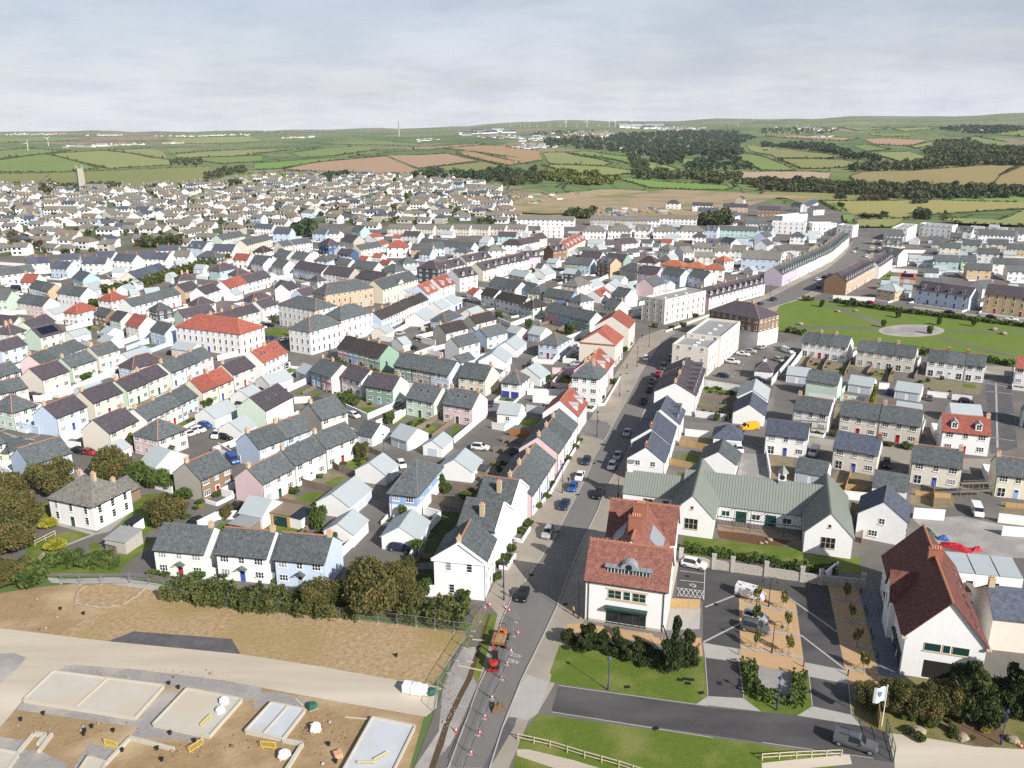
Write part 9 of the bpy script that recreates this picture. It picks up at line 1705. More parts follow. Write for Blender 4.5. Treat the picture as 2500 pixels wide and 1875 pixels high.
def car_type(t):
 L, W, Hh = {'hatch': (4.1, .89, 1.48), 'saloon': (4.6, .9, 1.44), 'suv': (4.5, .93, 1.68), 'van': (4.9, .96, 1.95), 'pickup': (5.3, .93, 1.8)}[t]
 h = L/2; be = {'hatch': .92, 'saloon': .9, 'suv': 1.05, 'van': 1.1, 'pickup': 1.1}[t]; b = .24 if t != 'suv' and t != 'pickup' else .3
 rw = .66
 if t in ('hatch', 'suv'): S = [(-h, .72*W, .42, .7, .75, .55, 0), (-h+.12, .93*W, b, be, be+.06, .68, 0), (-h+.42, W, b, be+.02, Hh-.12, rw-.06, 2), (-h+.9, W, b, be, Hh, rw, 2), (.0, W, b, be, Hh, rw, 2), (.45, W, b, be-.01, Hh-.1, rw-.02, 2), (1.15, W, b, be-.03, be+.06, .72, 0), (h-.3, .96*W, b, be-.14, be-.08, .66, 0), (h-.06, .86*W, b+.04, be-.28, be-.22, .6, 0), (h, .74*W, .4, .58, .62, .5, 0)]
 elif t == 'saloon': S = [(-h, .76*W, .4, .72, .78, .58, 0), (-h+.1, .93*W, b, be, be+.05, .66, 0), (-h+.75, W, b, be+.02, be+.08, .7, 0), (-h+1.25, W, b, be, Hh-.06, rw-.04, 2), (-.35, W, b, be, Hh, rw, 2), (.35, W, b, be, Hh-.08, rw-.02, 2), (1.15, W, b, be-.02, be+.05, .72, 0), (h-.3, .96*W, b, be-.14, be-.08, .66, 0), (h-.06, .84*W, b+.04, be-.28, be-.22, .6, 0), (h, .74*W, .4, .58, .62, .5, 0)]
 elif t == 'van': S = [(-h, .94*W, b, be, Hh-.08, .8, 1), (-h+.08, W, b, be, Hh, .86, 1), (-.2, W, b, be, Hh, .86, 1), (.7, W, b, be, Hh-.02, .84, 2), (1.15, W, b, be, Hh-.12, .8, 2), (1.75, W, b, be, be+.1, .8, 0), (h-.15, .95*W, b, be-.18, be-.1, .72, 0), (h, .82*W, .4, .62, .68, .6, 0)]
 else: S = [(-h, .9*W, .45, be, be+.02, .8, 1), (-h+.06, W, .4, be, Hh-.1, .74, 1), (-h+1.7, W, b, be, Hh-.04, .76, 1), (-.85, W, b, be, Hh, .72, 2), (.35, W, b, be, Hh-.03, .7, 2), (.62, W, b, be-.01, Hh-.12, .68, 2), (1.2, W, b, be-.02, be+.06, .74, 0), (h-.3, .97*W, b, be-.1, be-.04, .68, 0), (h-.05, .9*W, b+.05, be-.28, be-.2, .62, 0), (h, .8*W, .42, .62, .66, .55, 0)]
 body, gl = loft(S, None)
 if t in ('suv', 'pickup'):
  for y in (-.62, .62): body.beam((-h+.7, y, Hh+.04), (.2, y, Hh+.04), .05, 'black_iron')
 wr_ = .32 if t not in ('suv', 'pickup') else .37; wh = MB(); wh.lathe([(wr_, -.1), (wr_, .1)], 'tyre', 14); rim = MB(); rim.lathe([(wr_*.66, -.105), (wr_*.66, .105)], 'rim', 10)
 lt = MB(); lt.box(-.05, .06, -.2, .2, -.06, .06, 'lamp_glass'); tl = MB(); tl.box(-.05, .05, -.12, .12, -.1, .1, 'lamp_red'); mi = MB(); mi.box(-.06, .06, -.09, .09, -.06, .06, 'plastic_black')
 return dict(S=S, body=body, gl=gl.mesh('windows'), wh=wh.mesh('wheel'), rim=rim.mesh('rim'), lt=lt.mesh('headlight'), tl=tl.mesh('tail_light'), mi=mi.mesh('mirror'), L=L, W=W, wr=wr_, be=be, cols={})
CTN = {'hatch': 'hatchback', 'saloon': 'saloon car', 'suv': 'tall estate car', 'van': 'van', 'pickup': 'pickup truck'}
for (x, y, an, t, c, ph) in CARS:
 ph = PH(ph)
 if t not in CT: CT[t] = car_type(t)
 T = CT[t]
 if c not in T['cols']:
  q = MB(); q.v = T['body'].v; q.f = T['body'].f; q.m = ['paint_'+c if z == 'paint' else z for z in T['body'].m]; me = q.mesh('body', True); T['cols'][c] = me
 rt = root('parked_van' if t == 'van' else 'pickup_truck' if t == 'pickup' else 'parked_car', x, y, an, f"{c} {CTN[t]} {ph}", 'van' if t == 'van' else 'truck' if t == 'pickup' else 'car', 'cars about the streets', .045)
 link('body', T['cols'][c], rt); link('windows', T['gl'], rt)
 h = T['L']/2
 for wx in (-h+.78, h-.85):
  for s in (-1, 1): o = link('wheel', T['wh'], rt, (wx, s*(T['W']-.09), T['wr'])); o.rotation_euler = (R(90), 0, 0); link('rim', T['rim'], o)
 if y < 300:
  for s in (-1, 1):
   link('headlight', T['lt'], rt, (h-.09, s*.56, T['be']-.3)); link('tail_light', T['tl'], rt, (-h+.07, s*.66, T['be']-.18)); link('mirror', T['mi'], rt, (.72, s*(T['W']+.08), T['be']+.05))
# lamps
def lampmesh(t):
 c = 'lamp_blue' if t == 'blue' else 'black_iron'; p = MB(); h = MB(); H_ = 5.0 if t != 'street' else 6.5
 p.lathe([(.13, 0), (.12, .9), (.065, 1.0), (.05, H_)], c, 8)
 if t == 'double':
  for s in (-1, 1):
   pts = [(s*(.55-.55*math.cos(a)), 0, H_+.5*math.sin(a)) for a in np.linspace(0, math.pi, 9)]
   for a, b_ in zip(pts, pts[1:]): p.beam(a, b_, .05, c)
   h.lathe([(.26, -.36), (.2, -.2), (.06, 0)], c, 8, (s*1.1, 0, H_))
 else: h.lathe([(.09, 0), (.3, .02), (.26, .14), (.08, .36), (.02, .45)], c, 8, (0, 0, H_))
 return p.mesh('pole'), h.mesh('lamp_head')
LM = {t: lampmesh(t) for t in ('blue', 'double', 'street')}
for (x, y, t, ph) in LAMPS:
 ph = PH(ph)
 rt = root('street_lamp', x, y, A0 if t == 'double' else 0, f"{ {'blue': 'blue', 'double': 'black twin-armed', 'street': 'black'}[t]} lamp post {ph}", 'lamp', 'street lamps')
 link('pole', LM[t][0], rt); link('lamp_head', LM[t][1], rt)
# trees, shrubs, hedges
def crown(n, lobes, leaf, matn, seed, shell=.55):
 global RNG
 RNG = np.random.default_rng(seed); cs = []
 for (cx, cy, cz, rx, rz, wgt) in lobes:
  k = int(n*wgt); p = RNG.normal(size=(k, 3)); p /= np.linalg.norm(p, axis=1)[:, None]; rr = (shell+(1-shell)*RNG.random(k)**.6)*(1+.14*np.sin(p[:, 0]*5+p[:, 2]*4+seed)*np.cos(p[:, 1]*6)); cs.append(p*rr[:, None]*np.array((rx, rx, rz))+np.array((cx, cy, cz)))
 v, f = cards(np.concatenate(cs), leaf); return npmesh('crown', v, f, matn)
def lobes_round(seed, n=11):
 r = random.Random(seed); L = [(0, 0, .55, .62, .42, .25)]
 for i in range(n): a = r.uniform(0, 6.28); d_ = r.uniform(.35, .72); z = r.uniform(.3, .82); s = r.uniform(.24, .4); L.append((d_*math.cos(a), d_*math.sin(a), z, s, s*.75, .75/n))
 return L
def lobes_tall(seed):
 r = random.Random(seed); L = []
 for i in range(22): z = r.uniform(.08, .93); w = .8*(1-z)**.5+.15; L.append((r.uniform(-.6, .6)*w, r.uniform(-.6, .6)*w, z, r.uniform(.25, .5)*w, r.uniform(.07, .15), .046))
 return L
CR = {'oak': [crown(14000, lobes_round(s, 16), .027, 'leaf_oak', s) for s in (1, 2, 3)], 'green': [crown(2600, lobes_round(s, 8), .07, 'leaf_green', s) for s in (4, 5)], 'dark': [crown(8500, lobes_tall(s), .036, 'leaf_dark', s, .3) for s in (6, 7, 13)], 'yellow': [crown(2600, lobes_round(8, 8), .06, 'leaf_yellow', 8)],
 'sapling': [crown(230, lobes_round(9, 6), .1, 'leaf_sapling', 9, .2)], 'birch': [crown(900, lobes_tall(10), .08, 'leaf_green', 10, .2)], 'cyp': [crown(1500, [(0, 0, .1+.09*i, .9-.07*i, .1, .1) for i in range(10)], .1, 'leaf_yellow', 11)], 'palm': [crown(500, [(0, 0, .8, 1, .25, 1)], .16, 'leaf_green', 12, .2)]}
def trunk_mb(h, r):
 m = MB(); m.lathe([(r*1.3, -.1), (r, h*.15), (r*.8, h*.5), (r*.4, h*.75)], 'bark_wood', 7)
 for a in range(4): t_ = a*1.57+.4; m.beam((0, 0, h*.35), (math.cos(t_)*h*.28, math.sin(t_)*h*.28, h*.7), r*.8, 'bark_wood', n=5)
 return m
TN = {'oak': 'broadleaf_tree', 'green': 'garden_shrub', 'dark': 'evergreen_tree', 'yellow': 'yellow_shrub', 'sapling': 'young_tree', 'birch': 'young_tree', 'cyp': 'conifer', 'palm': 'palm_tree'}
TL = {'oak': 'brown-green wind-clipped', 'green': 'green leafy', 'dark': 'dark evergreen', 'yellow': 'bright yellow', 'sapling': 'slender staked young', 'birch': 'slender pale', 'cyp': 'narrow yellow-green', 'palm': 'spiky-leaved'}
for i, (x, y, h, r, k, ph) in enumerate(TREES):
 ph = PH(ph)
 big = h > 2.4 or k in ('sapling', 'birch'); nm = TN[k] if not (k == 'green' and big) else 'garden_tree'
 rt = root(nm, x, y, (i*2.39) % 6.28, f"{TL[k]} {'tree' if big else 'shrub'} {ph}", 'tree' if big else 'shrub', 'trees and shrubs')
 z0 = h*.3 if k in ('sapling', 'birch', 'palm') else 0
 link('crown', CR[k][i % len(CR[k])], rt, (0, 0, z0), 0, (r, r*(.9+.2*((i*.37) % 1)), (h-z0)*1.02))
 if big: part('trunk', trunk_mb(h, .05+h*.022 if k != 'sapling' else .04), rt)
 if k == 'sapling':
  m = MB()
  for a, b_ in ((-.5, -.5), (.5, -.5), (.5, .5), (-.5, .5)): m.beam((a, b_, 0), (a, b_, 1.1), .06, 'wood_pale')
  for a, b_ in (((-.5, -.5), (.5, -.5)), ((.5, -.5), (.5, .5)), ((.5, .5), (-.5, .5)), ((-.5, .5), (-.5, -.5))): m.beam((*a, 1.05), (*b_, 1.05), .05, 'wood_pale')
  part('tree_guard', m, rt)
for i, (x, y, r, ph) in enumerate([(*p, PH(ph)) for ph, L in SCAT for p in L]):
 rt = tag(link('garden_shrub', CR['green' if i % 5 else 'yellow' if i % 3 == 0 else 'oak'][0], None, (x, y, -.1), i*1.7, (r, r, r*1.3)), f"low leafy shrub {ph}", 'shrub', 'small shrubs '+ph)
def hedge(pts, h, w, ph):
 c = []
 for a, b_ in zip(pts, pts[1:]):
  L = math.hypot(b_[0]-a[0], b_[1]-a[1]); n = int(L*max(h*w*24, 90) if a[1] < 250 else L*h*w*7); t_ = RNG.random(n); s = RNG.uniform(-1, 1, n); z = RNG.random(n)**.6
  edge = RNG.random(n) < .6; s = np.where(edge, np.sign(s)*(.8+.25*RNG.random(n)), s); bump_ = 1+.22*np.sin(t_*L*1.1)+.12*np.sin(t_*L*2.7+1)
  nx, ny = -(b_[1]-a[1])/L, (b_[0]-a[0])/L
  c.append(np.stack((a[0]+(b_[0]-a[0])*t_+nx*s*w/2*bump_, a[1]+(b_[1]-a[1])*t_+ny*s*w/2*bump_, z*h*bump_), 1))
 c = np.concatenate(c); v, f = cards(c, .19 if pts[0][1] < 250 else .45); tag(link('hedge', npmesh('hedge', v, f, 'leaf_hedge' if h > 2 else 'leaf_green')), f"dense dark green hedge {ph}", 'hedge', 'hedges')
cs = []; ss = []
for x, y, r in YARDS: p = RNG.normal(size=(150, 3)); p /= np.linalg.norm(p, axis=1)[:, None]; p *= (.6+.4*RNG.random(150))[:, None]; p[:, 2] = abs(p[:, 2]); cs.append(p*r+np.array((x, y, .05))); ss.append(np.full(150, r*.16))
v, f = cards(np.concatenate(cs), np.concatenate(ss)); tag(link('yard_planting', npmesh('yard_planting', v, f, 'leaf_green')), 'green shrubs in the small walled yards between the houses', 'shrubs', kind='stuff')
for a in HEDGES: hedge(*a[:3], PH(a[3]))
def rock(seed, r):
 g_ = random.Random(seed); bmv = []; m = MB(); n = 8
 prof = [(.55, 0), (.95, .25), (1, .5), (.75, .8), (.3, .95)]; i = 0
 for rr, z in prof:
  for k in range(n): t_ = 6.2832*k/n; q = rr*r*g_.uniform(.8, 1.15); m.v.append((q*math.cos(t_)*1.2, q*math.sin(t_), z*r*1.1))
 for j in range(4):
  for k in range(n): m.f.append((j*n+k, j*n+(k+1) % n, (j+1)*n+(k+1) % n, (j+1)*n+k)); m.m.append('boulder')
 m.f.append(tuple(4*n+k for k in range(n))); m.m.append('boulder'); return m
# building site
def slab_thing(pts, h, mt, label, rim=True, div=()):
 cx, cy = pts[0]; rt = root('foundation_slab', cx, cy, 0, label, 'foundation', 'house foundations'); P = [(p[0]-cx, p[1]-cy) for p in pts]; m = MB(); n = len(P)
 m.poly([(x, y, h) for x, y in P], mt)
 for i in range(n): a, b_ = P[i], P[(i+1) % n]; m.poly([(*a, -.1), (*b_, -.1), (*b_, h), (*a, h)], 'slab')
 part('slab', m, rt)
 if rim:
  for i in range(n): a, b_ = P[i], P[(i+1) % n]; m = MB(); m.beam((*a, h+.1), (*b_, h+.1), .22, 'slab', .2); part('block_course', m, rt)
 for t0, t1 in div: a = Vector(P[0]).lerp(Vector(P[1]), t0); b_ = Vector(P[3]).lerp(Vector(P[2]), t1); m = MB(); m.beam((a.x, a.y, h+.1), (b_.x, b_.y, h+.1), .22, 'slab', .18); part('block_course', m, rt)
 return rt
for i, (pts, mt) in enumerate(SLABS): slab_thing(pts, .45 if i < 2 else .5, mt, ['large cream concrete house base with dividing block course', 'square cream concrete house base with yellow barrier on it', 'white insulated twin floor base beside the haul road', 'grey floor base with stacked steel mesh by the trench', 'small cream base corner at the bottom edge', 'low cream footing at the bottom left corner'][i], True, [(.47, .5)] if i in (0, 2) else ())
def post_rail(name, pts, label, cat, rails=(.45, .95), h=1.1, step=2.2, mt='wood_pale', w=.1):
 rt = root(name, pts[0][0], pts[0][1], 0, label, cat); pm = MB(); pm.box(-w/2, w/2, -w/2, w/2, 0, h, mt); pm = pm.mesh('post'); RM = {}
 for a, b_ in zip(pts, pts[1:]):
  L = math.hypot(b_[0]-a[0], b_[1]-a[1]); an = math.atan2(b_[1]-a[1], b_[0]-a[0]); n = max(1, round(L/step)); ww = L/n
  rm_ = MB(); rm_.box(0, ww, -.035, .035, -.06, .06, mt); rm_ = rm_.mesh('rail')
  for j in range(n+1):
   lx, ly = a[0]-pts[0][0]+math.cos(an)*ww*j, a[1]-pts[0][1]+math.sin(an)*ww*j; link('post', pm, rt, (lx, ly, 0), an)
   if j < n:
    for z in rails: link('rail', rm_, rt, (lx-.07*math.sin(an), ly+.07*math.cos(an), z), an)
for i, (pts, lb) in enumerate(RAILS): post_rail('rail_fence', pts, lb, 'fence')
# wire mesh site fencing, one panel at a time
fm = MB()
for z in (.15, 1.0, 1.95): fm.beam((0, 0, z), (3.4, 0, z), .045 if z != 1 else .02, 'steel')
for x in (0, 3.4): fm.beam((x, 0, .05), (x, 0, 2.0), .045, 'steel')
FF = fm.mesh('frame'); fm = MB()
for j in range(1, 24): fm.beam((j*3.4/24, 0, .15), (j*3.4/24, 0, 1.95), .008, 'steel', n=3)
for j in range(1, 8): fm.beam((0, .01, .15+j*.22), (3.4, .01, .15+j*.22), .008, 'steel', n=3)
FW = fm.mesh('wire_mesh'); fm = MB(); fm.box(-.12, .12, -.35, .35, 0, .12, 'concrete'); FB = fm.mesh('foot_block'); fm = MB(); fm.beam((0, 0, 1.4), (0, 1.1, .05), .04, 'steel'); FS = fm.mesh('brace')
for pts, ph in SITEF:
 cnt = 0
 for a, b_ in zip(pts, pts[1:]):
  L = math.hypot(b_[0]-a[0], b_[1]-a[1]); an = math.atan2(b_[1]-a[1], b_[0]-a[0]); n = max(1, round(L/3.5)); w = L/n
  for j in range(n):
   rt = root('site_fence_panel', a[0]+math.cos(an)*w*j, a[1]+math.sin(an)*w*j, an, f"steel mesh site fence panel {ph}", 'fence', 'site fence panels '+ph)
   rt.scale = (w/3.45, 1, 1); link('frame', FF, rt); link('wire_mesh', FW, rt); link('foot_block', FB, rt); link('brace', FS, rt)
# cones
cm_ = MB(); cm_.box(-.2, .2, -.2, .2, 0, .05, 'plastic_red'); cm_.lathe([(.15, .05), (.12, .25)], 'plastic_red', 8); CB = cm_.mesh('cone_base'); cm_ = MB(); cm_.lathe([(.122, .25), (.085, .5)], 'wrap_white', 8); CS = cm_.mesh('white_band'); cm_ = MB(); cm_.lathe([(.085, .5), (.04, .75)], 'plastic_red', 8); CTp = cm_.mesh('cone_tip')
for i, (x, y) in enumerate(CONES):
 rt = root('traffic_cone', x, y, .3*i, 'red and white traffic cone along the road works', 'cone', 'traffic cones'); link('cone_base', CB, rt); link('white_band', CS, rt); link('cone_tip', CTp, rt)
# yellow barriers
bm = MB(); 
for z in (.15, .95): bm.beam((0, 0, z), (2, 0, z), .06, 'plastic_yellow')
for x in np.linspace(0, 2, 11): bm.beam((x, 0, .15), (x, 0, .95), .03 if 0 < x < 2 else .06, 'plastic_yellow')
for x in (.3, 1.7): bm.beam((x, -.3, .05), (x, .3, .05), .06, 'plastic_yellow'); bm.beam((x, 0, .05), (x, 0, .2), .06, 'plastic_yellow')
BMm = bm.mesh('barrier')
for i, (x, y, an) in enumerate(BARR): tag(link('pedestrian_barrier', BMm, None, (x, y, .02), an), 'yellow plastic pedestrian barrier standing on the building plot', 'barrier', 'yellow barriers')
# pallets and packs
for i, (x, y, mt, w, h) in enumerate(PACKS):
 rt = root('block_pack', x, y, R(-14+i*7), ['white wrapped pack of blocks, leftmost by the haul road', 'white wrapped pack of blocks, middle one by the haul road', 'white wrapped pack of blocks, rightmost by the haul road', 'green tarpaulin bundle next to the white packs', 'torn white bag of sand on brown soil', 'grey wrapped bag on brown soil near the bottom', 'small wooden pallet of bricks on soil', 'green tarpaulin heap behind the white twin base', 'white pack of blocks on the square base', 'black and white pack on the square base'][i], 'materials', 'packs of building materials')
 p = MB()
 for k in range(5): p.box(-w/2, w/2, -w/2+k*w/4.6, -w/2+k*w/4.6+.12, .1, .14, 'wood_pale')
 for k in (-1, 0, 1): p.box(k*w*.42-.05, k*w*.42+.05, -w/2, w/2, 0, .1, 'wood_pale')
 part('pallet', p, rt); q = MB()
 if mt in ('green_tarp', 'wrap_white') and i > 2: 
  g_ = random.Random(i); nn = 10; pr = [(.5, .14), (.58, h*.3), (.6, h*.55), (.5, h*.8), (.3, h*.92), (.05, h*.9)]
  for rr, z in pr:
   for k in range(nn): t_ = 6.2832*k/nn; e_ = rr*w*g_.uniform(.85, 1.15)/max(abs(math.cos(t_)), abs(math.sin(t_)))**.6; q.v.append((e_*math.cos(t_), e_*math.sin(t_), z+g_.uniform(-.05, .05)))
  for j in range(5):
   for k in range(nn): q.f.append((j*nn+k, j*nn+(k+1) % nn, (j+1)*nn+(k+1) % nn, (j+1)*nn+k)); q.m.append(mt)
 else:
  for a in range(2):
   for b_ in range(2):
    for c_ in range(3): q.box(-w/2+a*w/2+.01, -w/2+(a+1)*w/2-.01, -w/2+b_*w/2+.01, -w/2+(b_+1)*w/2-.01, .14+c_*h/3, .14+(c_+1)*h/3-.015, mt)
 part('wrapped_blocks', q, rt)
# buckets of black drain covers
for i, (x, y) in enumerate(DRAINS):
 rt = root('drain_chamber', x, y, i*.7, 'small black plastic drain chamber sitting in the building plot', 'drain', 'black drain chambers'); m = MB(); m.lathe([(.2, 0), (.2, .3), (.25, .31), (.25, .38)], 'plastic_black', 10); part('riser', m, rt); m = MB(); m.box(-.22, .22, -.22, .22, .38, .43, 'plastic_black'); part('cover', m, rt)
# dumper
x, y, an = DUMPER; dp = root('site_dumper', x, y, an, 'orange site dumper with a skip of soil beside the trench', 'dumper')
m = MB(); m.box(-1.7, .4, -.7, .7, .55, 1.0, 'plastic_orange'); m.box(-1.7, -.7, -.6, .6, 1.0, 1.6, 'plastic_orange'); part('chassis', m, dp)
m = MB(); sk = [(.1, -.85, .95), (1.9, -.95, 1.0), (1.9, .95, 1.0), (.1, .85, .95)]; tp = [(-.2, -1.05, 1.75), (2.1, -1.1, 1.55), (2.1, 1.1, 1.55), (-.2, 1.05, 1.75)]
m.poly(sk[::-1], 'plastic_orange')
for i in range(4): j = (i+1) % 4; m.poly([sk[i], sk[j], tp[j], tp[i]], 'plastic_orange'); m.poly([sk[i], tp[i], tp[j], sk[j]], 'plastic_orange')
part('skip', m, dp); m = MB()
for i in range(5):
 for j in range(5): h_ = 1.55+.25*(1-abs(i-2)/2.5)*(1-abs(j-2)/2.5); x0 = .0+i*.4; y0 = -.95+j*.38; m.box(x0, x0+.42, y0, y0+.4, 1.2, h_+.05*((i*3+j*5) % 3), 'soil')
part('soil_load', m, dp)
m = MB(); m.box(-.65, -.25, -.3, .3, 1.0, 1.25, 'plastic_black'); m.box(-.75, -.65, -.3, .3, 1.0, 1.75, 'plastic_black'); part('seat', m, dp)
m = MB(); m.beam((-1.2, -.5, 1.5), (-1.2, -.5, 2.7), .06, 'black_iron'); m.beam((-1.2, .5, 1.5), (-1.2, .5, 2.7), .06, 'black_iron'); m.beam((-1.2, -.5, 2.7), (-1.2, .5, 2.7), .06, 'black_iron'); part('roll_bar', m, dp)
wm_ = MB(); wm_.lathe([(.42, -.16), (.5, -.08), (.5, .08), (.42, .16)], 'tyre', 12); wm_.lathe([(.22, -.165), (.22, .165)], 'plastic_orange', 8); wm_ = wm_.mesh('wheel')
for wx in (-1.2, 1.0):
 for s in (-.85, .85): o = link('wheel', wm_, dp, (wx, s, .5)); o.rotation_euler = (R(90), 0, 0)
# mini excavator
x, y, an = DIGGER; dg = root('mini_excavator', x, y, an, 'red and black mini excavator digging beside the trench', 'excavator')
m = MB()
for s in (-.65, .65):
 m.box(-.85, .85, s-.17, s+.17, .12, .55, 'rubber')
 for q in (-.85, .85): m.lathe([(.22, -.0)], 'rubber', 8) if 0 else m.box(q-.12, q+.12, s-.17, s+.17, .2, .48, 'rubber')
part('track', m, dg); m = MB(); m.box(-.95, .55, -.72, .72, .62, .95, 'plastic_black'); m.lathe([(.74, .95), (.78, 1.2), (.7, 1.5), (.45, 1.55)], 'machine_red', 14, (-.55, 0, 0)); part('body', m, dg)
m = MB()
for a in ((-.35, -.55), (.5, -.55), (.5, .25), (-.35, .25)): m.beam((*a, .95), (*a, 2.35), .07, 'plastic_black')
m.box(-.42, .58, -.62, .32, 2.35, 2.43, 'plastic_black'); cb = part('cab', m, dg); m = MB(); m.box(-.33, .48, -.53, .23, 1.3, 2.33, 'glass'); part('cab_glass', m, cb)
m = MB(); m.beam((.5, .3, 1.0), (1.5, .3, 2.5), .22, 'machine_red'); m.beam((1.5, .3, 2.5), (2.7, .3, 2.1), .18, 'machine_red'); part('boom', m, dg); m = MB(); m.beam((2.7, .3, 2.2), (2.9, .3, .7), .16, 'machine_red'); part('arm', m, dg)
m = MB(); m.poly([(2.7, 0, .75), (3.15, 0, .6), (3.1, 0, .1), (2.75, 0, .15)], 'plastic_black'); m.poly([(2.7, .6, .75), (2.75, .6, .15), (3.1, .6, .1), (3.15, .6, .6)], 'plastic_black'); m.poly([(3.15, 0, .6), (3.15, .6, .6), (3.1, .6, .1), (3.1, 0, .1)], 'plastic_black'); m.poly([(2.75, 0, .15), (3.1, 0, .1), (3.1, .6, .1), (2.75, .6, .15)], 'plastic_black'); part('bucket', m, dg)
m = MB(); m.box(-1.35, -1.25, -.8, .8, .12, .5, 'machine_red'); m.beam((-1.3, -.3, .35), (-.7, -.3, .45), .1, 'machine_red'); m.beam((-1.3, .3, .35), (-.7, .3, .45), .1, 'machine_red'); part('dozer_blade', m, dg)
for (x, y, an, L, h, lb) in SCAF:
 rt = root('scaffold', x, y, an, lb, 'scaffold'); pm = MB(); pm.beam((0, 0, 0), (0, 0, h), .06, 'steel'); pm = pm.mesh('pole'); n = max(2, round(L/2.2)); bd = MB(); bd.box(0, L/n-.03, 0, 1.0, 0, .06, 'wood_fence'); bd = bd.mesh('board'); rl = MB(); rl.beam((0, 0, 0), (L/n, 0, 0), .05, 'steel'); rl = rl.mesh('rail')
 for j in range(n+1):
  for yy in (-.1, 1.1): link('pole', pm, rt, (j*L/n, yy, 0))
  if j < n:
   for z in np.arange(1.7, h, 1.8): link('board', bd, rt, (j*L/n, 0, z)); link('rail', rl, rt, (j*L/n, -.1, z+.9))
for (x, y, mt, a, b_, an, lb) in TARPS:
 g_ = random.Random(int(a*10)); m = MB(); nx, ny = 9, 6
 for j in range(ny+1):
  for i in range(nx+1): e_ = min(1, 3*min(i/nx, 1-i/nx, j/ny, 1-j/ny)+.0); m.v.append((a*(i/nx-.5), b_*(j/ny-.5), .05+e_*(.8+g_.uniform(-.2, .25))))
 for j in range(ny):
  for i in range(nx): m.f.append((j*(nx+1)+i, j*(nx+1)+i+1, (j+1)*(nx+1)+i+1, (j+1)*(nx+1)+i)); m.m.append(mt)
 tag(link('covered_pile', m.mesh('covered_pile'), None, (x, y, 0), an), lb, 'materials')
for i, (x, y, an, L) in enumerate(PLANKS): tag(link('plank', MB().box(0, L, -.12, .12, .05, .12, 'wood_pale').mesh('plank'), None, (x, y, 0), an), 'pale timber plank lying on the building plot', 'plank', 'loose planks')
for i, (pts, h) in enumerate(FOOT):
 rt = root('block_footing', pts[0][0], pts[0][1], 0, ['hooked white block footing on brown soil at the left', 'short straight white block footing at the left', 'long white block footing below the square base', 'white block footing running to the bottom edge', 'dark-edged block footing beside the white twin base'][i], 'footing', 'block footings')
 for a, b_ in zip(pts, pts[1:]):
  L = math.hypot(b_[0]-a[0], b_[1]-a[1]); an = math.atan2(b_[1]-a[1], b_[0]-a[0]); n = max(2, round(L/.9)); bk = MB(); bk.box(0, L/n-.02, -.2, .2, 0, h, 'slab'); bk = bk.mesh('block')
  for j in range(n): link('block', bk, rt, (a[0]-pts[0][0]+math.cos(an)*L*j/n, a[1]-pts[0][1]+math.sin(an)*L*j/n, 0), an+(.02 if j % 2 else -.015))
se = root('stone_edging', EDGE[0][0], EDGE[0][1], 0, 'curved low dry stone edging round a bare soil mound', 'edging'); rks = [rock(60+i, .36).mesh('stone') for i in range(5)]; sk_i = 0
for a, b_ in zip(EDGE, EDGE[1:]):
 L = math.hypot(b_[0]-a[0], b_[1]-a[1])
 for j in range(max(1, int(L/.5))): t_ = j*.5/L; o = link('stone', rks[sk_i % 5], se, (a[0]+(b_[0]-a[0])*t_-EDGE[0][0], a[1]+(b_[1]-a[1])*t_-EDGE[0][1], -.05), sk_i*1.1); o.scale = (1, .9, .75+.3*(sk_i % 3)/2); sk_i += 1
m = MB(); rg = random.Random(17)
for i in range(700):
 bx0 = RUB[i % len(RUB)]; x = bx0[0]+rg.gauss(0, 1)*bx0[2]; y = bx0[1]+rg.gauss(0, 1)*bx0[3]; r_ = rg.uniform(.03, .12)*(2.5 if rg.random() < .06 else 1); m.add(MB().lathe([(r_*.7, 0), (r_, r_*.5), (r_*.4, r_*1.1)], rg.choice(('boulder', 'soil', 'earth', 'gravel')), 5), Matrix.Translation((x, y, .03)) @ Matrix.Rotation(rg.uniform(0, 6), 4, 'Z'))
tag(part('site_rubble', m, None), 'loose stones and clods strewn over the building plot', 'rubble', kind='stuff')
mc = MB().box(-.4, .4, -.3, .3, 0, .02, 'black_iron').mesh('manhole_cover')
for i, (x, y) in enumerate(MANH): tag(link('manhole_cover', mc, None, (x, y, .06), A0+.1*i), 'black iron cover set flush in the ground', 'manhole cover', 'manhole covers')
# boulders
for i, (x, y, r, ph) in enumerate(ROCKS): tag(link('boulder', rock(i, r).mesh('boulder'), None, (x, y, -.08), i), f"pale rounded boulder {ph}", 'boulder', 'boulders')
# wooden dividers, bollards, flag
for i, (x, y) in enumerate(BOLL): m = MB(); m.lathe([(.09, 0), (.08, 1.0), (.05, 1.08)], 'black_iron' if i > 1 else 'wood_fence', 8); rt = root('bollard', x, y, 0, 'slim dark bollard along the paved path by the hall' if i > 1 else 'short timber bollard at the car park entrance', 'bollard', 'bollards'); part('post', m, rt)
x, y = FLAG; fl = root('flagpole', x, y, 0, 'white flagpole with drooping white flag above timber hoarding', 'flagpole'); m = MB(); m.lathe([(.06, 0), (.05, 6.2), (.08, 6.22), (.08, 6.35)], 'frame_white', 8); part('pole', m, fl)
m = MB()
for i in range(6): a0, a1 = i/6, (i+1)/6; w_ = lambda q: .16*math.sin(q*7); m.poly([(-.1-1.5*a0, w_(a0), 3.9-.35*a0), (-.1-1.5*a1, w_(a1), 3.9-.35*a1), (-.1-1.5*a1, w_(a1), 6.1-.25*a1), (-.1-1.5*a0, w_(a0), 6.1-.1*a0)], 'flag_white')
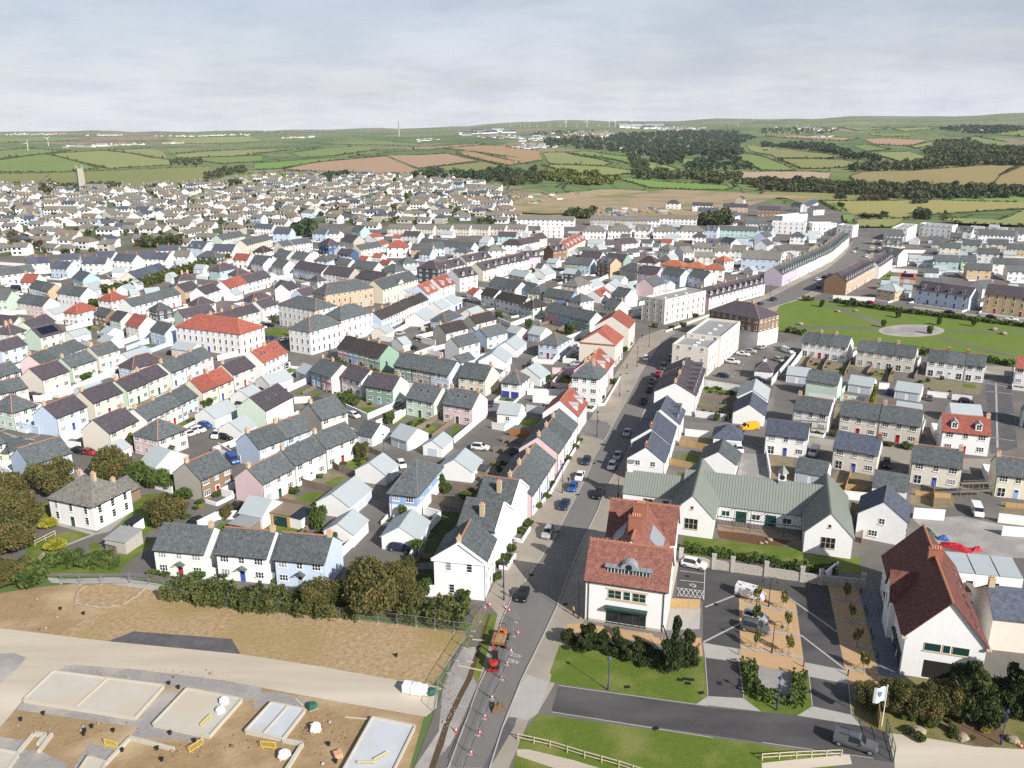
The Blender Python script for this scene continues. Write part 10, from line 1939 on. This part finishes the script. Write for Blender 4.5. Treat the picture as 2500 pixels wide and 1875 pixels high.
fg = part('flag', m, fl); m = MB(); m.poly([(-.62, -.15, 5.0), (-.9, -.2, 4.55), (-1.15, -.2, 5.0), (-1.15, -.2, 5.5), (-.62, -.15, 5.5)], 'emblem'); m.poly([(-.62, .25, 5.0), (-.62, .25, 5.5), (-1.15, .2, 5.5), (-1.15, .2, 5.0), (-.9, .2, 4.55)], 'emblem'); part('emblem', m, fg)
hoard = root('timber_hoarding', HOARD[0][0], HOARD[0][1], 0, 'yellow timber hoarding beside the flagpole', 'hoarding')
(ax, ay), (bx, by) = HOARD; L = math.hypot(bx-ax, by-ay); an = math.atan2(by-ay, bx-ax); q = MB(); q.box(0, .2, -.03, .03, 0, 2.1, 'wood_new'); q = q.mesh('board')
for j in range(int(L/.21)): link('board', q, hoard, (math.cos(an)*.21*j, math.sin(an)*.21*j, 0), an)
(ax, ay), (bx, by) = GATE; L = math.hypot(bx-ax, by-ay); an = math.atan2(by-ay, bx-ax); gt = root('site_gate', ax, ay, an, 'tall dark steel mesh gate across the access lane', 'gate'); m = MB()
for x_ in np.linspace(0, L, 4): m.beam((x_, 0, 0), (x_, 0, 2.3), .09, 'frame_green')
for z in (.2, 1.2, 2.25): m.beam((0, 0, z), (L, 0, z), .06, 'frame_green')
part('gate_frame', m, gt); m = MB()
for j in range(int(L/.16)): m.beam((j*.16, 0, .2), (j*.16, 0, 2.25), .012, 'frame_green', n=3)
part('wire_mesh', m, gt)
# road markings
for i, (nm, qs) in enumerate(MARKS):
 m = MB()
 for q in qs: m.poly([(*p, .056+.001*(i % 4)) for p in q], 'marking' if i < 3 or nm == 'parking_marks' else 'concrete')
 tag(part(nm, m, None), kind='structure')
# kerbs of the main street
for nm, pts in KERBS:
 m = MB()
 for a, b_ in zip(pts, pts[1:]): m.beam((*a, .09), (*b_, .09), .16, 'concrete', .13)
 tag(part(nm, m, None), kind='structure')
# lettering on the road
for txt, x, y, an, s in TEXTS:
 cu_ = bpy.data.curves.new('road_lettering', 'FONT'); cu_.body = txt; cu_.size = s; cu_.align_x = 'CENTER'; cu_.extrude = 0
 o = bpy.data.objects.new('road_lettering', cu_); COL.objects.link(o); o.location = (x, y, .062); o.rotation_euler = (0, 0, an); o.scale = (1, 1.7, 1); cu_.materials.append(MATS['marking']); o['kind'] = 'structure'
# people
def person(x, y, an, top, label):
 v = [(0, 0, .92), (0, .1, .9), (0, .12, .5), (.06, .13, .08), (0, -.1, .9), (.05, -.12, .5), (-.06, -.13, .08), (0, 0, 1.2), (0, 0, 1.42), (0, 0, 1.54), (0, 0, 1.66), (0, .2, 1.4), (.03, .25, 1.12), (.14, .24, .9), (0, -.2, 1.4), (.0, -.25, 1.12), (.1, -.24, .88), (.16, .14, .05), (.04, -.14, .05)]
 e = [(0, 1), (1, 2), (2, 3), (0, 4), (4, 5), (5, 6), (0, 7), (7, 8), (8, 9), (9, 10), (8, 11), (11, 12), (12, 13), (8, 14), (14, 15), (15, 16), (3, 17), (6, 18)]
 r_ = [.15, .1, .075, .055, .1, .075, .055, .15, .14, .06, .105, .07, .05, .04, .07, .05, .04, .05, .05]
 me = bpy.data.meshes.new('person'); me.from_pydata(v, e, []); o = link('person', me, None, (x, y, .06), an); sk_ = o.modifiers.new('skin', 'SKIN'); o.modifiers.new('sub', 'SUBSURF').render_levels = 1
 for i, q in enumerate(me.skin_vertices[0].data): q.radius = (r_[i], r_[i]); q.use_root = i == 0
 mm = bpy.data.materials.new('clothing_'+top); mm.use_nodes = True; t_ = mm.node_tree; n_ = t_.nodes; b_ = n_['Principled BSDF']; b_.inputs['Roughness'].default_value = .9
 tc_ = n_.new('ShaderNodeTexCoord'); sp_ = n_.new('ShaderNodeSeparateXYZ'); t_.links.new(tc_.outputs['Object'], sp_.inputs[0]); cr = n_.new('ShaderNodeValToRGB'); cr.color_ramp.interpolation = 'CONSTANT'
 dv = n_.new('ShaderNodeMath'); dv.operation = 'DIVIDE'; dv.inputs[1].default_value = 1.8; t_.links.new(sp_.outputs[2], dv.inputs[0]); t_.links.new(dv.outputs[0], cr.inputs[0]); el = cr.color_ramp.elements; c1 = MATS[top].node_tree.nodes['Principled BSDF'].inputs['Base Color'].default_value
 el[0].color = (.03, .035, .06, 1); el[1].position = .53; el[1].color = c1; q = el.new(.84); q.color = (.50, .33, .25, 1); q = el.new(.945); q.color = (.04, .025, .02, 1); t_.links.new(cr.outputs[0], b_.inputs['Base Color']); me.materials.append(mm)
 tag(o, label, 'person', 'people in the street')
for a in PEOPLE: person(*a)
# farmhouse garden sheds, picnic benches, garden room
def simple_shed(name, x, y, an, L, D, h0, h1, wm, rm, label, flat=True, doors=0, cat='shed'):
 rt = root(name, x, y, an, label, cat); m = MB(); m.poly([(0, 0, -.1), (L, 0, -.1), (L, 0, h0), (0, 0, h0)], wm); m.poly([(L, D, -.1), (0, D, -.1), (0, D, h1), (L, D, h1)], wm); m.poly([(0, D, -.1), (0, 0, -.1), (0, 0, h0), (0, D, h1)], wm); m.poly([(L, 0, -.1), (L, D, -.1), (L, D, h1), (L, 0, h0)], wm); part('wall', m, rt)
 m = MB(); slab(m, [(-.2, -.25, h0), (L+.2, -.25, h0), (L+.2, D+.2, h1), (-.2, D+.2, h1)], .12, rm); part('roof', m, rt)
 for i in range(doors): win('window', rt, L*(i+.5)/doors, 0, .1, 0, L/doors*.7, min(2, h0-.3), 2, 0, 'frame_green' if wm != 'wall_W' else 'frame_white', 'glass_green')
 return rt
for a in SHEDS: simple_shed(*a)
# beyond the town: church, turbines, woods, hedgerows
x, y = CHURCH; ch = root('church', x, y, R(-6), 'tall grey stone church tower rising above the old village', 'church', z=terr(x, y))
m = MB(); z0 = 0; m.lathe([(5.4, 0), (5.0, 14), (4.7, 27)], 'church', 4); part('tower', m, ch)
for a in range(4): q = MB(); t_ = R(90*a); q.lathe([(.55, 0), (.45, 2.4), (.02, 4.2)], 'church', 4, (4.3*math.cos(t_), 4.3*math.sin(t_), 27)); part('pinnacle', q, ch)
M_ = Matrix.Translation((4, -4, 0)); part('nave', MB().add(wall_block(0, 26, 8, 5, 4, 'church', False), M_), ch); r_, *_ = roof_block(0, 26, 8, 5, 4, 'roof_o'); part('nave_roof', MB().add(r_, M_), ch)
m = MB(); m.box(-1.2, 1.2, -3.75, -3.6, 17, 21, 'plastic_black'); part('belfry_opening', m, ch)
tm = MB(); tm.lathe([(1.9, 0), (1.1, 60)], 'frame_white', 8); tm.box(-1.2, 1.2, -3, 2.5, 59, 61.5, 'frame_white'); TT = tm.mesh('tower')
bm_ = MB(); bm_.poly([(-.9, 0, 0), (.9, 0, 0), (1.3, .2, 6), (.2, .1, 28), (-.2, 0, 28), (-1.1, -.2, 6)], 'frame_white'); bm_.poly([(-1.1, .5, 6), (-.2, .4, 28), (.2, .5, 28), (1.3, .7, 6), (.9, .6, 0), (-.9, .6, 0)], 'frame_white'); TB = bm_.mesh('blade')
for i, (x, y, s, a0, ph) in enumerate(TURB):
 rt = root('wind_turbine', x, y, 0, f"white three-bladed wind turbine {ph}", 'wind turbine', 'wind turbines', terr(x, y)-3); rt.scale = (s, s, s); link('tower', TT, rt)
 for b_ in range(3): o = link('blade', TB, rt, (0, -3.6, 60.2)); o.rotation_euler = (0, R(a0+120*b_), 0)
tx, ty = CHIM; cm2 = root('factory_chimney', tx, ty, 0, 'lone pale stack standing among far fields', 'chimney', z=terr(tx, ty)); m = MB(); m.lathe([(4, 0), (3, 75)], 'church', 8); part('stack', m, cm2)
def woods():
 groups = {}
 for (n, h, kind, pts) in WOODS:
  xs = [p[0] for p in pts]; ys = [p[1] for p in pts]; rg = random.Random(n+int(xs[0])); k = 0; c = groups.setdefault(kind, []); tries = 0
  while k < n*2.4 and tries < n*60:
   tries += 1; x = rg.uniform(min(xs), max(xs)); y = rg.uniform(min(ys), max(ys))
   if inpoly(x, y, pts): c.append((x, y, h*rg.uniform(.6, 1.15))); k += 1
 for (x, y) in VPTS:      # garden trees of the village
  rg = random.Random(int(x*3+y))
  for _ in range(rg.choice((0, 1, 1, 2, 3))): groups['m' if rg.random() < .75 else 'b'].append((x+rg.uniform(-13, 13), y+rg.uniform(-9, 16), rg.uniform(2, 5)))
 for kind, c in groups.items():
  c = np.array(c); base = np.array([terr(x, y) for x, y, h in c]); V = []; F = []; sz = []
  for (x, y, h), z in zip(c, base):
   n = 60 if y < 2500 else 34; p = RNG.normal(size=(n, 3)); p /= np.linalg.norm(p, axis=1)[:, None]; p *= (.55+.45*RNG.random(n))[:, None]
   V.append(p*np.array((h*.55, h*.55, h*.46))+np.array((x, y, z+h*.5))); sz.append(np.full(n, h*.17))
  C_ = np.concatenate(V); S_ = np.concatenate(sz); v, f = cards(C_, S_)
  tag(link({'d': 'evergreen_wood', 'm': 'mixed_wood', 'y': 'yellow_wood', 'b': 'brown_scrub'}[kind], npmesh('wood', v, f, {'d': 'leaf_fardark', 'm': 'leaf_far', 'y': 'leaf_gorse', 'b': 'leaf_farbrown'}[kind])), {'d': 'dark evergreen woods and shelter belts between the far fields', 'm': 'mixed green trees along the valley and village gardens', 'y': 'yellow-green tree belt behind the spoil heaps', 'b': 'russet brown bushes scattered about the village'}[kind], 'woodland', kind='stuff')
woods()
def hedgerows():
 c = []; s = []
 for mn, pts in FIELDS:
  if mn == 'site_earth': continue
  for a, b_ in zip(pts, pts[1:]+pts[:1]):
   L = math.hypot(b_[0]-a[0], b_[1]-a[1]); sp = 1.6 if min(a[1], b_[1]) < 2000 else 4.5; n = int(L/sp); hh = 1.2 if min(a[1], b_[1]) < 2000 else 1.9
   ml = math.hypot(a[0]+b_[0], a[1]+b_[1]) or 1
   if n < 1 or L > 60 and abs(((b_[0]-a[0])*(a[0]+b_[0])+(b_[1]-a[1])*(a[1]+b_[1]))/L/ml) > .993: continue
   t_ = RNG.random(n); jx = RNG.normal(0, .8, n); x = a[0]+(b_[0]-a[0])*t_+jx; y = a[1]+(b_[1]-a[1])*t_+RNG.normal(0, .8, n)
   tall = (RNG.random(n) < .03)*RNG.uniform(0, 3.5, n)
   for i in range(n): c.append((x[i], y[i], terr(x[i], y[i])+hh*.8+tall[i]*.8+RNG.random()*hh*.5)); s.append(hh+tall[i]*.6)
 v, f = cards(np.array(c), np.array(s)); tag(link('hedgerows', npmesh('hedgerows', v, f, 'leaf_far')), 'dark hedgerows dividing the far fields', 'hedgerow', kind='stuff')
hedgerows()
def far_buildings():
 m = MB(); rg = random.Random(3)
 for (x, y, n, sx, sy, w, h, cols) in FARB:
  for i in range(n):
   a, b_ = x+rg.gauss(0, sx), y+rg.gauss(0, sy); L = w*rg.uniform(.6, 1.5); D = L*rg.uniform(.4, .8); hh = h*rg.uniform(.7, 1.3); M = Matrix.Translation((a, b_, terr(a, b_))) @ Matrix.Rotation(rg.uniform(-.4, .4), 4, 'Z'); cc = rg.choice(cols)
   m.add(wall_block(0, L, D, hh, D*.22, 'wall_'+cc, False), M); r_, *_ = roof_block(0, L, D, hh, D*.22, 'roof_'+rg.choice('ozuf' if cc == 'W' else 'oot'), t=.4); m.add(r_, M)
 tag(part('far_buildings', m, None), 'tiny white sheds, caravans and houses scattered over the far countryside', 'buildings', kind='stuff')
far_buildings()
def spoil():
 m = MB(); rg = random.Random(5)
 for x, y, s in SPOIL:
  for i in range(int(26*s)):
   a, b_ = x+rg.gauss(0, 22*s), y+rg.gauss(0, 14*s); q = rock(rg.randint(0, 99), rg.uniform(.6, 2.2)); m.add(q, Matrix.Translation((a, b_, terr(a, b_)-.2)))
   if i % 4 == 0: m.add(MB().box(0, rg.uniform(2, 7), 0, 2.5, 0, rg.uniform(1, 2.6), rg.choice(('roof_z', 'frame_white', 'green_tarp', 'wood_fence', 'paint_blue', 'plastic_orange'))), Matrix.Translation((a+3, b_+2, terr(a, b_))))
 tag(part('builders_rubble', m, None), 'heaps of rubble, pallets and materials on the bare orange earth', 'rubble', kind='stuff')
spoil()
# haze
if HAZE:
 hz = MB(); hz.box(-16000, 16000, -400, 15800, -260, 300, 'frame_white'); o = part('haze', hz, None); o['kind'] = 'stuff'; o['label'] = 'thin pale blue air over the far country'; o['category'] = 'haze'
 hm = bpy.data.materials.new('haze_air'); hm.use_nodes = True; t_ = hm.node_tree; t_.nodes.remove(t_.nodes['Principled BSDF']); pv = t_.nodes.new('ShaderNodeVolumePrincipled'); pv.inputs['Color'].default_value = (.80, .89, 1, 1); pv.inputs['Absorption Color'].default_value = (1, 1, 1, 1); pv.inputs['Density'].default_value = HAZE; pv.inputs['Anisotropy'].default_value = 0
 t_.links.new(pv.outputs[0], t_.nodes['Material Output'].inputs['Volume']); o.data.materials.clear(); o.data.materials.append(hm); o.display_type = 'WIRE'
